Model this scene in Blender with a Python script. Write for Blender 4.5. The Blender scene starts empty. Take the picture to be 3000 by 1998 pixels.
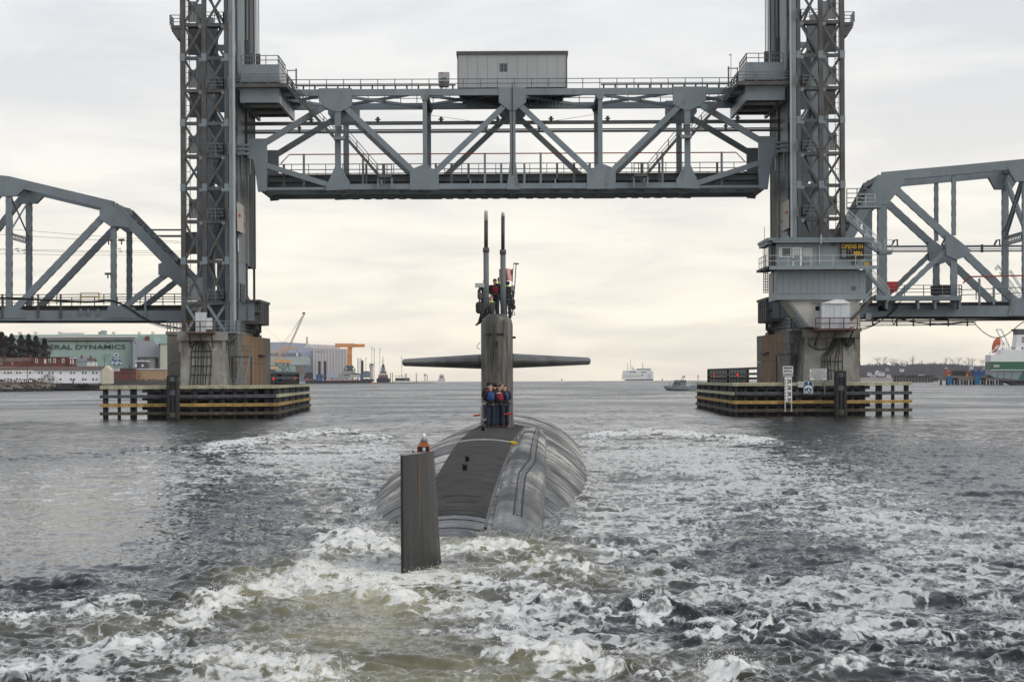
import bpy, math, random
import numpy as np
from mathutils import Vector, Matrix, Euler

R = math.radians
rnd = random.Random(7)
SC = bpy.context.scene
COL = SC.collection

# ------------------------------------------------------------------ camera, sky, sun, exposure
F = 7500.0            # focal length in photo pixels (photo is 3000 wide)
H = 3.8               # eye height above the river, metres
ROLL = 0.0048
cam_d = bpy.data.cameras.new('camera')
cam = bpy.data.objects.new('camera', cam_d)
COL.objects.link(cam)
cam_d.sensor_width = 36.0
cam_d.lens = F / 3000.0 * 36.0
cam_d.shift_y = 116.0 / 3000.0
cam_d.clip_start = 0.5
cam_d.clip_end = 60000
cam.location = (0, 0, H)
cam.rotation_mode = 'QUATERNION'
cam.rotation_quaternion = (Euler((R(90), 0, 0)).to_quaternion() @ Euler((0, 0, -ROLL)).to_quaternion())
SC.camera = cam

world = bpy.data.worlds.new('World')
SC.world = world
world.use_nodes = True
SUN_EL, SUN_AZ = R(36), R(128)      # azimuth measured from +Y towards +X


def world_nodes():
 nt = world.node_tree
 nt.nodes.clear()
 n = nt.nodes.new
 L = nt.links.new
 out = n('ShaderNodeOutputWorld')
 bg_sky = n('ShaderNodeBackground')
 bg_cl = n('ShaderNodeBackground')
 mix = n('ShaderNodeMixShader')
 sky = n('ShaderNodeTexSky')
 sky.sky_type = 'NISHITA'
 sky.sun_disc = False
 sky.sun_elevation = SUN_EL
 sky.sun_rotation = SUN_AZ
 bg_sky.inputs[1].default_value = 0.10
 L(sky.outputs[0], bg_sky.inputs[0])
 tc = n('ShaderNodeTexCoord')
 sep = n('ShaderNodeSeparateXYZ')
 L(tc.outputs['Generated'], sep.inputs[0])

 def m(op, a, b=None, c=None):
  k = n('ShaderNodeMath')
  k.operation = op
  for i, v in enumerate((a, b, c)):
   if v is None:
    continue
   if isinstance(v, (int, float)):
    k.inputs[i].default_value = v
   else:
    L(v, k.inputs[i])
  return k.outputs[0]
 z = m('MAXIMUM', sep.outputs[2], 0.0)
 # cloud layer: project the direction on a sheet overhead
 d = m('ADD', z, 0.12)
 cx = m('DIVIDE', sep.outputs[0], d)
 cy = m('DIVIDE', sep.outputs[1], d)
 comb = n('ShaderNodeCombineXYZ')
 L(cx, comb.inputs[0])
 L(m('MULTIPLY', cy, 0.85), comb.inputs[1])
 n1 = n('ShaderNodeTexNoise')
 n1.inputs['Scale'].default_value = 2.0
 n1.inputs['Detail'].default_value = 7
 n1.inputs['Roughness'].default_value = 0.56
 n1.inputs['Distortion'].default_value = 0.45
 L(comb.outputs[0], n1.inputs['Vector'])
 r1 = n('ShaderNodeValToRGB')
 r1.color_ramp.elements[0].position = 0.38
 r1.color_ramp.elements[0].color = (0, 0, 0, 1)
 r1.color_ramp.elements[1].position = 0.62
 r1.color_ramp.elements[1].color = (1, 1, 1, 1)
 L(n1.outputs['Fac'], r1.inputs[0])
 # colour of the cloud deck with elevation
 grad = n('ShaderNodeValToRGB')
 e = grad.color_ramp.elements
 e[0].position = 0.0
 e[0].color = (1.24, 1.12, 0.91, 1)
 e[1].position = 1.0
 e[1].color = (0.66, 0.69, 0.74, 1)
 for p, c in ((0.022, (1.22, 1.13, 0.95, 1)), (0.06, (1.10, 1.05, 0.94, 1)), (0.10, (1.0, 0.98, 0.935, 1)),
     (0.15, (0.92, 0.925, 0.935, 1)), (0.4, (0.53, 0.56, 0.61, 1))):
  k = e.new(p)
  k.color = c
 L(z, grad.inputs[0])
 dark = n('ShaderNodeMixRGB')
 dark.blend_type = 'MULTIPLY'
 dark.inputs[2].default_value = (0.83, 0.845, 0.885, 1)
 L(m('SUBTRACT', 1.0, r1.outputs[0]), dark.inputs[0])
 L(grad.outputs[0], dark.inputs[1])
 # sky made brighter behind the camera to lift faces turned towards it
 az = m('MULTIPLY_ADD', m('MAXIMUM', m('MULTIPLY', sep.outputs[1], -1.0), 0.0), 0.18, 1.0)
 br = n('ShaderNodeMixRGB')
 br.blend_type = 'MULTIPLY'
 br.inputs[0].default_value = 1
 L(dark.outputs[0], br.inputs[1])
 cmb = n('ShaderNodeCombineXYZ')
 for i in range(3):
  L(az, cmb.inputs[i])
 L(cmb.outputs[0], br.inputs[2])
 L(br.outputs[0], bg_cl.inputs[0])
 bg_cl.inputs[1].default_value = 1.0
 mix.inputs[0].default_value = 0.95
 L(bg_sky.outputs[0], mix.inputs[1])
 L(bg_cl.outputs[0], mix.inputs[2])
 L(mix.outputs[0], out.inputs[0])


world_nodes()
sun_d = bpy.data.lights.new('sun', 'SUN')
sun_d.energy = 1.4
sun_d.angle = R(50)
sun_d.color = (1.0, 0.94, 0.84)
sun = bpy.data.objects.new('sun', sun_d)
COL.objects.link(sun)
_sd = Vector((math.sin(SUN_AZ) * math.cos(SUN_EL), math.cos(SUN_AZ) * math.cos(SUN_EL), math.sin(SUN_EL)))
sun.rotation_mode = 'QUATERNION'
sun.rotation_quaternion = _sd.to_track_quat('Z', 'Y')
sun.location = (0, 0, 500)

SC.view_settings.view_transform = 'Standard'
SC.view_settings.look = 'None'
SC.view_settings.exposure = 0.0
SC.view_settings.gamma = 1.0
SC.view_settings.use_curve_mapping = False
SC.render.engine = 'CYCLES'
SC.cycles.max_bounces = 6
SC.cycles.diffuse_bounces = 3
SC.cycles.glossy_bounces = 3


# ------------------------------------------------------------------ pixel helpers
def UV(px, py):
 dx = px - 1500.0
 dy = py - 999.0 - 116.0
 return dx - ROLL * dy, -(dy + ROLL * dx)


def W(px, py, Y):
 u, h = UV(px, py)
 return Vector((u * Y / F, Y, H + h * Y / F))


# ------------------------------------------------------------------ materials
MATS = {}


def mat(name, color, rough=0.6, var=0.12, scale=1.0, metal=0.0, bump=0.0, stretch=(1, 1, 1), col2=None, c2lo=0.5, c2hi=0.7,
  s2=0.6, spec=0.4, bscale=None, stretch2=None, detail=6):
 nm = bpy.data.materials.new(name)
 nm.use_nodes = True
 nt = nm.node_tree
 b = nt.nodes['Principled BSDF']
 b.inputs['Roughness'].default_value = rough
 b.inputs['Metallic'].default_value = metal
 b.inputs['Specular IOR Level'].default_value = spec
 n = nt.nodes.new
 L = nt.links.new
 geo = n('ShaderNodeNewGeometry')
 mp = n('ShaderNodeMapping')
 mp.inputs['Scale'].default_value = stretch
 L(geo.outputs['Position'], mp.inputs[0])
 nz = n('ShaderNodeTexNoise')
 nz.inputs['Scale'].default_value = scale
 nz.inputs['Detail'].default_value = detail
 nz.inputs['Roughness'].default_value = 0.6
 L(mp.outputs[0], nz.inputs['Vector'])
 ramp = n('ShaderNodeValToRGB')
 ramp.color_ramp.elements[0].position = 0.28
 ramp.color_ramp.elements[1].position = 0.72
 lo = [max(0, c * (1 - var * 1.6)) for c in color]
 hi = [min(1, c * (1 + var * 1.3)) for c in color]
 ramp.color_ramp.elements[0].color = (*lo, 1)
 ramp.color_ramp.elements[1].color = (*hi, 1)
 L(nz.outputs['Fac'], ramp.inputs[0])
 col = ramp.outputs[0]
 if col2 is not None:
  mp2 = n('ShaderNodeMapping')
  mp2.inputs['Scale'].default_value = stretch2 or stretch
  mp2.inputs['Location'].default_value = (13.1, 4.7, 9.3)
  L(geo.outputs['Position'], mp2.inputs[0])
  nz2 = n('ShaderNodeTexNoise')
  nz2.inputs['Scale'].default_value = s2
  nz2.inputs['Detail'].default_value = 5
  nz2.inputs['Roughness'].default_value = 0.65
  L(mp2.outputs[0], nz2.inputs['Vector'])
  r2 = n('ShaderNodeValToRGB')
  r2.color_ramp.elements[0].position = c2lo
  r2.color_ramp.elements[1].position = c2hi
  L(nz2.outputs['Fac'], r2.inputs[0])
  mx = n('ShaderNodeMixRGB')
  mx.inputs[2].default_value = (*col2, 1)
  L(r2.outputs[0], mx.inputs[0])
  L(col, mx.inputs[1])
  col = mx.outputs[0]
 L(col, b.inputs['Base Color'])
 if bump > 0:
  bp = n('ShaderNodeBump')
  bp.inputs['Strength'].default_value = min(1.0, bump)
  bp.inputs['Distance'].default_value = 0.05
  nb = n('ShaderNodeTexNoise')
  nb.inputs['Scale'].default_value = bscale or scale * 4
  nb.inputs['Detail'].default_value = 5
  L(mp.outputs[0], nb.inputs['Vector'])
  L(nb.outputs['Fac'], bp.inputs['Height'])
  L(bp.outputs[0], b.inputs['Normal'])
 MATS[name] = nm
 return nm


STEEL = mat('grey_steel_paint', (0.182, 0.222, 0.252), 0.5, 0.10, 0.35, bump=0.15, bscale=6, col2=(0.13, 0.115, 0.10), c2lo=0.57, c2hi=0.80, s2=0.9, stretch2=(1, 1, .45))
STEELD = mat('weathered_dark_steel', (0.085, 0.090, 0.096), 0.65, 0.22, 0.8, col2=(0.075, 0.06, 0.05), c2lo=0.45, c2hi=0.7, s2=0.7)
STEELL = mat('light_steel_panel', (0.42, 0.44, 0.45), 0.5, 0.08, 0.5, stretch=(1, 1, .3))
TIESM = mat('dark_track_timber', (0.035, 0.034, 0.034), 0.8, 0.2, 1.5)
RAILM = mat('railing_grey_steel', (0.125, 0.14, 0.15), 0.55, 0.1, 1.0)
RUSTRAIL = mat('rusty_railing_steel', (0.12, 0.055, 0.04), 0.75, 0.3, 2.0)
REDPIPE = mat('red_painted_pipe', (0.28, 0.035, 0.03), 0.5, 0.15, 1.0)
HOUSEW = mat('pale_grey_metal_siding', (0.33, 0.35, 0.365), 0.45, 0.05, 0.4, stretch=(1, 1, .4))
HOUSED = mat('dark_roof_trim', (0.07, 0.075, 0.08), 0.6, 0.1, 1.0)
CREAM = mat('cream_weathered_panel', (0.55, 0.53, 0.49), 0.6, 0.10, 0.6, stretch=(1, 1, .4))
CONC = mat('weathered_concrete', (0.20, 0.188, 0.165), 0.9, 0.22, 0.5, bump=0.35, bscale=4, col2=(0.17, 0.15, 0.12), c2lo=0.48, c2hi=0.72, s2=0.35, stretch2=(1, 1, .35))
CONCL = mat('pale_concrete', (0.29, 0.287, 0.262), 0.9, 0.16, 0.7, bump=0.35, bscale=4, col2=(0.13, 0.12, 0.10), c2lo=0.47, c2hi=0.70, s2=0.9, stretch2=(1, 1, .4))
CONCR = mat('rust_streaked_concrete', (0.25, 0.20, 0.14), 0.9, 0.2, 0.5, bump=0.3, bscale=4, col2=(0.26, 0.13, 0.055), c2lo=0.42, c2hi=0.66, s2=0.9, stretch2=(1.4, 1.4, .05))
TIMB = mat('dark_creosoted_timber', (0.032, 0.032, 0.034), 0.85, 0.3, 2.0, bump=0.3, col2=(0.07, 0.06, 0.045), c2lo=0.55, c2hi=0.8, s2=1.2)
TIMBG = mat('grey_plastic_timber', (0.10, 0.11, 0.125), 0.7, 0.25, 1.5, col2=(0.05, 0.05, 0.05), c2lo=0.5, c2hi=0.8, s2=1.0)
TIMBC = mat('cream_painted_timber', (0.52, 0.50, 0.34), 0.75, 0.12, 1.2, col2=(0.22, 0.20, 0.13), c2lo=0.6, c2hi=0.85, s2=1.0)
TIMBY = mat('yellow_orange_timber', (0.48, 0.31, 0.10), 0.75, 0.2, 1.0, col2=(0.20, 0.15, 0.06), c2lo=0.5, c2hi=0.75, s2=0.7)
TIMBO = mat('weedy_brown_timber', (0.10, 0.085, 0.06), 0.85, 0.3, 1.2)
BLACK = mat('black_rubber', (0.015, 0.015, 0.016), 0.6, 0.2, 2)
CABLE = mat('black_cable_sheath', (0.022, 0.022, 0.024), 0.6, 0.2, 2)
WHITE = mat('white_paint', (0.78, 0.79, 0.80), 0.5, 0.05, 0.8)
WHITESHED = mat('white_shed_panel', (0.58, 0.62, 0.66), 0.5, 0.06, 0.5)
CYANGREY = mat('blue_grey_siding', (0.235, 0.275, 0.30), 0.5, 0.05, 0.5, stretch=(3, 1, .3))
GLASS = mat('dark_window_glass', (0.03, 0.04, 0.045), 0.08, 0.1, 1, spec=0.6)
BLIND = mat('window_blind', (0.5, 0.54, 0.53), 0.5, 0.1, 3, stretch=(6, 1, .1))
SIGNBLK = mat('sign_board_black', (0.012, 0.012, 0.012), 0.5, 0.1, 1)
SIGNYEL = mat('sign_letter_yellow', (0.80, 0.50, 0.04), 0.5, 0.03, 1)
SIGNWHITE = mat('sign_white', (0.76, 0.77, 0.76), 0.5, 0.04, 3)
SIGNBLUE = mat('sign_blue', (0.012, 0.07, 0.20), 0.45, 0.08, 2)
SIGNTXT = mat('sign_black_lettering', (0.01, 0.01, 0.01), 0.6, 0.0, 1)
REDP = mat('red_painted_steel', (0.45, 0.03, 0.025), 0.5, 0.15, 1)
YELLOWROPE = mat('yellow_rope', (0.55, 0.42, 0.03), 0.8, 0.3, 20)
HULLM = None


def emit(name, color, s):
 nm = bpy.data.materials.new(name)
 nm.use_nodes = True
 nt = nm.node_tree
 b = nt.nodes['Principled BSDF']
 b.inputs['Base Color'].default_value = (*color, 1)
 b.inputs['Emission Color'].default_value = (*color, 1)
 b.inputs['Emission Strength'].default_value = s
 return nm


REDLAMP = emit('red_lamp_glow', (0.9, 0.02, 0.02), 0.35)
GREENGLASS = mat('green_lamp_glass', (0.01, 0.16, 0.12), 0.15, 0.05, 1)


# ------------------------------------------------------------------ object helpers
def worldloc(o):
 v = Vector((0, 0, 0))
 while o is not None:
  v = v + o.location
  o = o.parent
 return v


def tag(o, label=None, cat=None, group=None, kind=None):
 if label:
  o['label'] = label
 if cat:
  o['category'] = cat
 if group:
  o['group'] = group
 if kind:
  o['kind'] = kind
 return o


def thing(name, loc, label, cat, group=None):
 o = bpy.data.objects.new(name, None)
 o.empty_display_size = 0.3
 COL.objects.link(o)
 o.location = loc
 return tag(o, label, cat, group)


class MB:
 def __init__(self):
  self.v = []
  self.f = []

 def quadbox(self, c):
  b = len(self.v)
  self.v += [tuple(p) for p in c]
  self.f += [(b, b + 3, b + 2, b + 1), (b + 4, b + 5, b + 6, b + 7), (b, b + 1, b + 5, b + 4),
       (b + 1, b + 2, b + 6, b + 5), (b + 2, b + 3, b + 7, b + 6), (b + 3, b, b + 4, b + 7)]
  return self

 def box(self, x0, x1, y0, y1, z0, z1):
  x0, x1 = min(x0, x1), max(x0, x1)
  y0, y1 = min(y0, y1), max(y0, y1)
  z0, z1 = min(z0, z1), max(z0, z1)
  return self.quadbox([(x0, y0, z0), (x1, y0, z0), (x1, y1, z0), (x0, y1, z0),
        (x0, y0, z1), (x1, y0, z1), (x1, y1, z1), (x0, y1, z1)])

 def bar(self, p, q, w, d, ref=(0, 1, 0)):
  p = Vector(p)
  q = Vector(q)
  t = (q - p).normalized()
  r = Vector(ref)
  if abs(t.dot(r)) > 0.98:
   r = Vector((1, 0, 0))
  s = t.cross(r).normalized()
  r = s.cross(t).normalized()
  a, b = s * (w / 2), r * (d / 2)
  return self.quadbox([p - a - b, p + a - b, p + a + b, p - a + b, q - a - b, q + a - b, q + a + b, q - a + b])

 def ibar(self, p, q, w, d, ref=(0, 1, 0), t=0.18):
  # an open section: two flanges and a web, seen from the side as a member with depth
  p = Vector(p)
  q = Vector(q)
  tt = (q - p).normalized()
  r = Vector(ref)
  if abs(tt.dot(r)) > 0.98:
   r = Vector((1, 0, 0))
  s = tt.cross(r).normalized()
  for k in (-1, 1):
   o = s * (k * w * (0.5 - t / 2))
   self.bar(p + o, q + o, w * t, d, ref)
  self.bar(p, q, w * (1 - 2 * t), d * 0.25, ref)
  return self

 def poly(self, pts, y0, y1):
  n = len(pts)
  b = len(self.v)
  for y in (y0, y1):
   self.v += [(x, y, z) for x, z in pts]
  self.f.append(tuple(range(b, b + n)))
  self.f.append(tuple(range(b + 2 * n - 1, b + n - 1, -1)))
  for i in range(n):
   j = (i + 1) % n
   self.f.append((b + i, b + n + i, b + n + j, b + j))
  return self

 def tube(self, pts, r, n=6, r2=None, cap=True):
  pts = [Vector(p) for p in pts]
  b = len(self.v)
  m = len(pts)
  for i, p in enumerate(pts):
   t = (pts[min(i + 1, m - 1)] - pts[max(i - 1, 0)]).normalized()
   ref = Vector((0, 0, 1)) if abs(t.z) < 0.9 else Vector((0, 1, 0))
   s = t.cross(ref).normalized()
   u = s.cross(t)
   rr = r if r2 is None else r + (r2 - r) * i / max(1, m - 1)
   for k in range(n):
    a = 2 * math.pi * k / n
    self.v.append(tuple(p + s * (math.cos(a) * rr) + u * (math.sin(a) * rr)))
  for i in range(m - 1):
   for k in range(n):
    k2 = (k + 1) % n
    self.f.append((b + i * n + k, b + i * n + k2, b + (i + 1) * n + k2, b + (i + 1) * n + k))
  if cap:
   self.f.append(tuple(b + k for k in range(n - 1, -1, -1)))
   self.f.append(tuple(b + (m - 1) * n + k for k in range(n)))
  return self

 def lathe(self, prof, c, n=16):
  b = len(self.v)
  for r, z in prof:
   for k in range(n):
    a = 2 * math.pi * k / n
    self.v.append((c[0] + r * math.cos(a), c[1] + r * math.sin(a), c[2] + z))
  for i in range(len(prof) - 1):
   for k in range(n):
    k2 = (k + 1) % n
    self.f.append((b + i * n + k, b + i * n + k2, b + (i + 1) * n + k2, b + (i + 1) * n + k))
  self.f.append(tuple(b + k for k in range(n - 1, -1, -1)))
  self.f.append(tuple(b + (len(prof) - 1) * n + k for k in range(n)))
  return self

 def ball(self, c, r, n=8, sz=1.0, sx=1.0, sy=1.0):
  m = n // 2 + 1
  b = len(self.v)
  for i in range(m + 1):
   th = math.pi * i / m
   for k in range(n):
    a = 2 * math.pi * k / n
    self.v.append((c[0] + sx * r * math.sin(th) * math.cos(a), c[1] + sy * r * math.sin(th) * math.sin(a), c[2] - sz * r * math.cos(th)))
  for i in range(m):
   for k in range(n):
    k2 = (k + 1) % n
    self.f.append((b + i * n + k, b + i * n + k2, b + (i + 1) * n + k2, b + (i + 1) * n + k))
  return self

 def build(self, name, material, parent=None, smooth=False, label=None, kind=None):
  off = worldloc(parent) if parent else Vector((0, 0, 0))
  me = bpy.data.meshes.new(name)
  me.from_pydata([(x - off.x, y - off.y, z - off.z) for x, y, z in self.v], [], self.f)
  me.materials.append(material)
  if smooth:
   me.polygons.foreach_set('use_smooth', [True] * len(me.polygons))
  me.update()
  o = bpy.data.objects.new(name, me)
  COL.objects.link(o)
  if parent:
   o.parent = parent
  if label:
   o['label'] = label
  if kind:
   o['kind'] = kind
  return o


def children(o, kids):
 return kids.get(o.name, [])


def copy_tree(o, dloc=Vector((0, 0, 0))):
 kids = {}
 for c in COL.objects:
  if c.parent:
   kids.setdefault(c.parent.name, []).append(c)

 def rec(s, parent):
  n = s.copy()
  COL.objects.link(n)
  n.parent = parent
  for c in kids.get(s.name, []):
   rec(c, n)
  return n
 n = rec(o, None)
 n.location = n.location + Vector(dloc)
 return n


def text(body, material, parent, name, p0, p1, depth=0.01, facing='front', bold=0.0, dy=0.0, label=None):
 """flat lettering filling the box between corner p0 (bottom-left) and p1 (top-right) in the XZ plane."""
 cu = bpy.data.curves.new(name, 'FONT')
 cu.body = body
 cu.align_x = 'LEFT'
 cu.extrude = 0.001
 cu.offset = bold
 cu.resolution_u = 3
 cu.space_line = 1.0
 o = bpy.data.objects.new(name + '_curve', cu)
 COL.objects.link(o)
 dg = bpy.context.evaluated_depsgraph_get()
 me = bpy.data.meshes.new_from_object(o.evaluated_get(dg))
 bpy.data.objects.remove(o)
 n = len(me.vertices)
 co = np.empty(n * 3)
 me.vertices.foreach_get('co', co)
 co = co.reshape(-1, 3)
 mn, mx = co.min(0), co.max(0)
 sx = (p1[0] - p0[0]) / (mx[0] - mn[0])
 sz = (p1[2] - p0[2]) / (mx[1] - mn[1])
 off = worldloc(parent) if parent else Vector((0, 0, 0))
 out = np.empty_like(co)
 out[:, 0] = p0[0] + (co[:, 0] - mn[0]) * sx - off.x
 fr = (co[:, 0] - mn[0]) / (mx[0] - mn[0])
 out[:, 1] = p0[1] + (p1[1] - p0[1]) * fr + dy - np.where(co[:, 2] > 0, depth, 0) - off.y
 out[:, 2] = p0[2] + (co[:, 1] - mn[1]) * sz - off.z
 me.vertices.foreach_set('co', out.ravel())
 me.materials.clear()
 me.materials.append(material)
 me.update()
 me.name = name
 o = bpy.data.objects.new(name, me)
 COL.objects.link(o)
 if parent:
  o.parent = parent
 if label:
  o['label'] = label
 return o


def railing(parent, pts, h, mt, name='railing', n_rails=3, spacing=1.4, r=0.035, low=0.0, label=None):
 mb = MB()
 pts = [Vector(p) for p in pts]
 for a, b in zip(pts[:-1], pts[1:]):
  ln = (b - a).length
  k = max(1, round(ln / spacing))
  for i in range(k + 1):
   p = a + (b - a) * (i / k)
   mb.bar(p - Vector((0, 0, low)), p + Vector((0, 0, h)), r * 2, r * 2)
  for j in range(n_rails):
   z = h * (1 - j / n_rails)
   mb.bar(a + Vector((0, 0, z)), b + Vector((0, 0, z)), r * 1.8, r * 1.8, ref=(0, 0, 1))
 return mb.build(name, mt, parent, label=label)


# ------------------------------------------------------------------ numpy noise fields for the river
RS = np.random.RandomState(11)


def spectral(n, lo, hi, p, seed, aniso=1.0):
 """tileable random field, std 1, wavelengths between n/hi and n/lo samples"""
 rs = np.random.RandomState(seed)
 k = np.fft.fftfreq(n, 1.0 / n)
 kx, ky = np.meshgrid(k, k)
 kk = np.sqrt((kx * aniso) ** 2 + ky ** 2)
 amp = np.where((kk >= lo) & (kk <= hi), np.maximum(kk, 1) ** (-p), 0)
 ph = rs.randn(n, n) + 1j * rs.randn(n, n)
 g = np.fft.ifft2(amp * ph).real
 return (g / g.std()).astype(np.float32)


def samp(g, L, X, Y):
 n = g.shape[0]
 fx = (X / L * n)
 fy = (Y / L * n)
 ix = np.floor(fx).astype(np.int64)
 iy = np.floor(fy).astype(np.int64)
 tx = (fx - ix).astype(np.float32)
 ty = (fy - iy).astype(np.float32)
 x0 = ix % n
 x1 = (ix + 1) % n
 y0 = iy % n
 y1 = (iy + 1) % n
 return (g[y0, x0] * (1 - tx) + g[y0, x1] * tx) * (1 - ty) + (g[y1, x0] * (1 - tx) + g[y1, x1] * tx) * ty

# ------------------------------------------------------------------ river
def GA(x, y, cx, cy, sx, sy, a=0.0):
 c, s = math.cos(R(a)), math.sin(R(a))
 dx, dy = x - cx, y - cy
 p = (dx * c + dy * s) / sx
 q = (-dx * s + dy * c) / sy
 return np.exp(-(p * p + q * q))


def LN(x, y, pts, s, s2=None, fade=70):
 xs = [p[0] for p in pts]
 ys = [p[1] for p in pts]
 yl = np.interp(x, xs, ys)
 d = y - yl
 w = np.clip((x - xs[0]) / fade, 0, 1) * np.clip((xs[-1] - x) / fade, 0, 1)
 w = w * w * (3 - 2 * w)
 ss = np.where(d > 0, s2 or s, s)
 return np.exp(-(d / ss) ** 2) * w


def sst(e0, e1, x):
 t = np.clip((x - e0) / (e1 - e0), 0, 1)
 return t * t * (3 - 2 * t)


G_SW = spectral(512, 9, 60, 1.6, 1, 1.7)      # tile 60 m: wavelengths 1.5 - 10 m
G_CH = spectral(512, 6, 90, 1.5, 2, 0.8)     # tile 18 m: 0.2 - 2.2 m
G_FI = spectral(512, 8, 200, 1.5, 3, 0.9)         # tile 7 m
G_WA = spectral(256, 2, 30, 1.2, 4)           # broad patches


def water_masks(X, Y):
 u = F * X / Y
 h = -F * H / Y
 dy_ = -h - ROLL * u
 px = 1500 + u + ROLL * dy_
 py = 1115 + dy_
 # ragged edges
 wx = samp(G_WA, 16.0, X, Y)
 wy = samp(G_WA, 16.0, X + 50, Y + 21)
 sc = (py - 1115)
 x = px + wx * sc * 0.055
 y = py + wy * sc * 0.014
 wb = samp(G_WA, 34.0, X + 9, Y * 0.8 + 5)
 wf = samp(G_CH, 18.0, X, Y)
 thick = np.zeros_like(X)

 def T(a, v):
  np.maximum(thick, a * v, out=thick)
 # bow wave crests either side of the boat
 T(1.0, LN(x, y, [(560, 1312), (700, 1302), (900, 1272), (1000, 1268), (1110, 1284), (1180, 1290)], 9, 16))
 T(.75, LN(x, y, [(540, 1325), (850, 1318), (1150, 1300)], 14, 20))
 T(1.0, LN(x, y, [(1680, 1282), (1850, 1268), (1950, 1270), (2100, 1282), (2300, 1300)], 9, 15))
 # churn by the rudder
 T(1.0, LN(x, y, [(880, 1655), (960, 1608), (1040, 1580), (1120, 1592), (1190, 1608)], 16, 42))
 T(.95, LN(x, y, [(820, 1720), (960, 1680), (1080, 1660), (1200, 1690)], 30, 40))
 T(1.0, LN(x, y, [(420, 1850), (600, 1800), (780, 1740), (900, 1715), (1060, 1735), (1150, 1760), (1270, 1790)], 22, 34))
 T(.9, LN(x, y, [(-200, 1820), (60, 1815), (300, 1800), (520, 1795), (760, 1750)], 18, 42))
 T(1.0, LN(x, y, [(1290, 1622), (1400, 1612), (1500, 1620), (1600, 1645), (1720, 1705)], 18, 38))
 T(.9, LN(x, y, [(1440, 1660), (1560, 1670), (1680, 1690), (1760, 1700)], 28, 30))
 T(.95, LN(x, y, [(1150, 1690), (1300, 1690), (1450, 1712), (1560, 1740), (1700, 1780), (1760, 1790)], 16, 24))
 T(.8, LN(x, y, [(1560, 1740), (1640, 1775), (1760, 1790)], 45, 20))
 T(.7, LN(x, y, [(1660, 1600), (1760, 1600), (1850, 1630), (1920, 1660)], 14, 16))
 T(.95, LN(x, y, [(1760, 1800), (1880, 1800), (1980, 1815), (2080, 1830), (2200, 1860), (2340, 1905)], 10, 26))
 T(.8, LN(x, y, [(1180, 1740), (1330, 1790), (1480, 1800), (1640, 1795)], 10, 16))
 T(.8, LN(x, y, [(1300, 1840), (1500, 1870), (1680, 1895)], 9, 14))
 T(.9, LN(x, y, [(1380, 1915), (1450, 1925), (1640, 1945), (1800, 1965), (2100, 1975), (2300, 1985)], 12, 30))
 T(.8, LN(x, y, [(-100, 1990), (200, 1930), (420, 1890), (640, 1880)], 14, 24))
 T(.8, LN(x, y, [(500, 1960), (700, 1930), (900, 1955), (1100, 1975)], 10, 20))
 T(.65, LN(x, y, [(2300, 1960), (2600, 1940), (2850, 1970), (3100, 1990)], 12, 20))
 T(.5, LN(x, y, [(2250, 1830), (2500, 1850), (2800, 1880), (3100, 1900)], 8, 12))
 thick *= np.clip(0.86 + 0.26 * wb + 0.12 * wf, 0, 1.15)
 dens = np.zeros_like(X)
 dens += 0.62 * GA(x, y, 2150, 1400, 430, 90, 12)
 dens += 0.55 * GA(x, y, 2700, 1600, 500, 160, 12)
 dens += 0.55 * GA(x, y, 1950, 1540, 260, 120, 10)
 dens += 0.5 * GA(x, y, 2350, 1760, 650, 110, 8)
 dens += 0.45 * GA(x, y, 2700, 1930, 700, 90, 5)
 dens += 0.55 * GA(x, y, 780, 1365, 300, 45, -6)
 dens += 0.28 * GA(x, y, 330, 1440, 380, 90, -6)
 dens += 0.45 * GA(x, y, 1000, 1420, 160, 90, -10)
 dens += 0.30 * GA(x, y, 900, 1560, 260, 50, -8)
 dens += 0.62 * GA(x, y, 250, 1920, 520, 90, -6)
 dens += 0.5 * GA(x, y, 850, 1960, 420, 60, 0)
 dens += 0.58 * GA(x, y, 1450, 1790, 420, 100, 4)
 dens += 0.5 * GA(x, y, 1650, 1920, 420, 90, 4)
 dens += 0.45 * GA(x, y, 1050, 1700, 380, 90, -10)
 # streaks hugging the hull
 dens += 0.35 * GA(x, y, 1740, 1440, 60, 160, 0)
 dens += .5 * GA(x, y, 1950, 1335, 300, 42, 2) + .3 * GA(x, y, 900, 1330, 300, 40, 0) + .25 * GA(x, y, 1150, 1330, 100, 50)
 dens -= 0.45 * GA(x, y, 640, 1530, 200, 75, -14)
 dens -= 0.35 * GA(x, y, 2130, 1850, 260, 28, 6)
 dens -= 0.55 * GA(x, y, 1050, 1800, 240, 55, 0)
 dens -= 0.35 * GA(x, y, 1060, 1880, 300, 60, 8)
 dens -= 0.3 * GA(x, y, 1800, 1740, 120, 30, 8)
 dens -= 0.35 * GA(x, y, 2850, 1400, 250, 60, 8)
 dens -= 0.3 * GA(x, y, 2250, 1620, 170, 70, 8)
 dens = dens + 0.13 * wb * (dens > 0.02)
 foam = np.clip(np.maximum(dens * .98, thick * 1.05), 0, 1.2)
 turb = np.zeros_like(X)
 for g in ((1040, 1800, 340, 110, -8, 1.0), (1500, 1640, 330, 75, 8, .85), (900, 1700, 420, 80, -16, .7),
     (1200, 1960, 560, 90, 3, .7), (350, 1840, 420, 50, -6, .4), (1200, 1690, 280, 60, 0, .8),
     (1850, 1960, 420, 60, 0, .35), (900, 1290, 200, 25, 0, .4), (1950, 1280, 250, 22, 0, .4), (1740, 1460, 90, 170, 0, .3), (950, 1460, 110, 110, 0, .25)):
  turb = np.maximum(turb, g[5] * GA(x, y, *g[:5]))
 turb = np.clip(turb * (0.9 + 0.25 * wb), 0, 1)
 # ridges of the wake: (polyline, height m, front sigma px, back sigma px)
 z = np.zeros_like(X)
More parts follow.
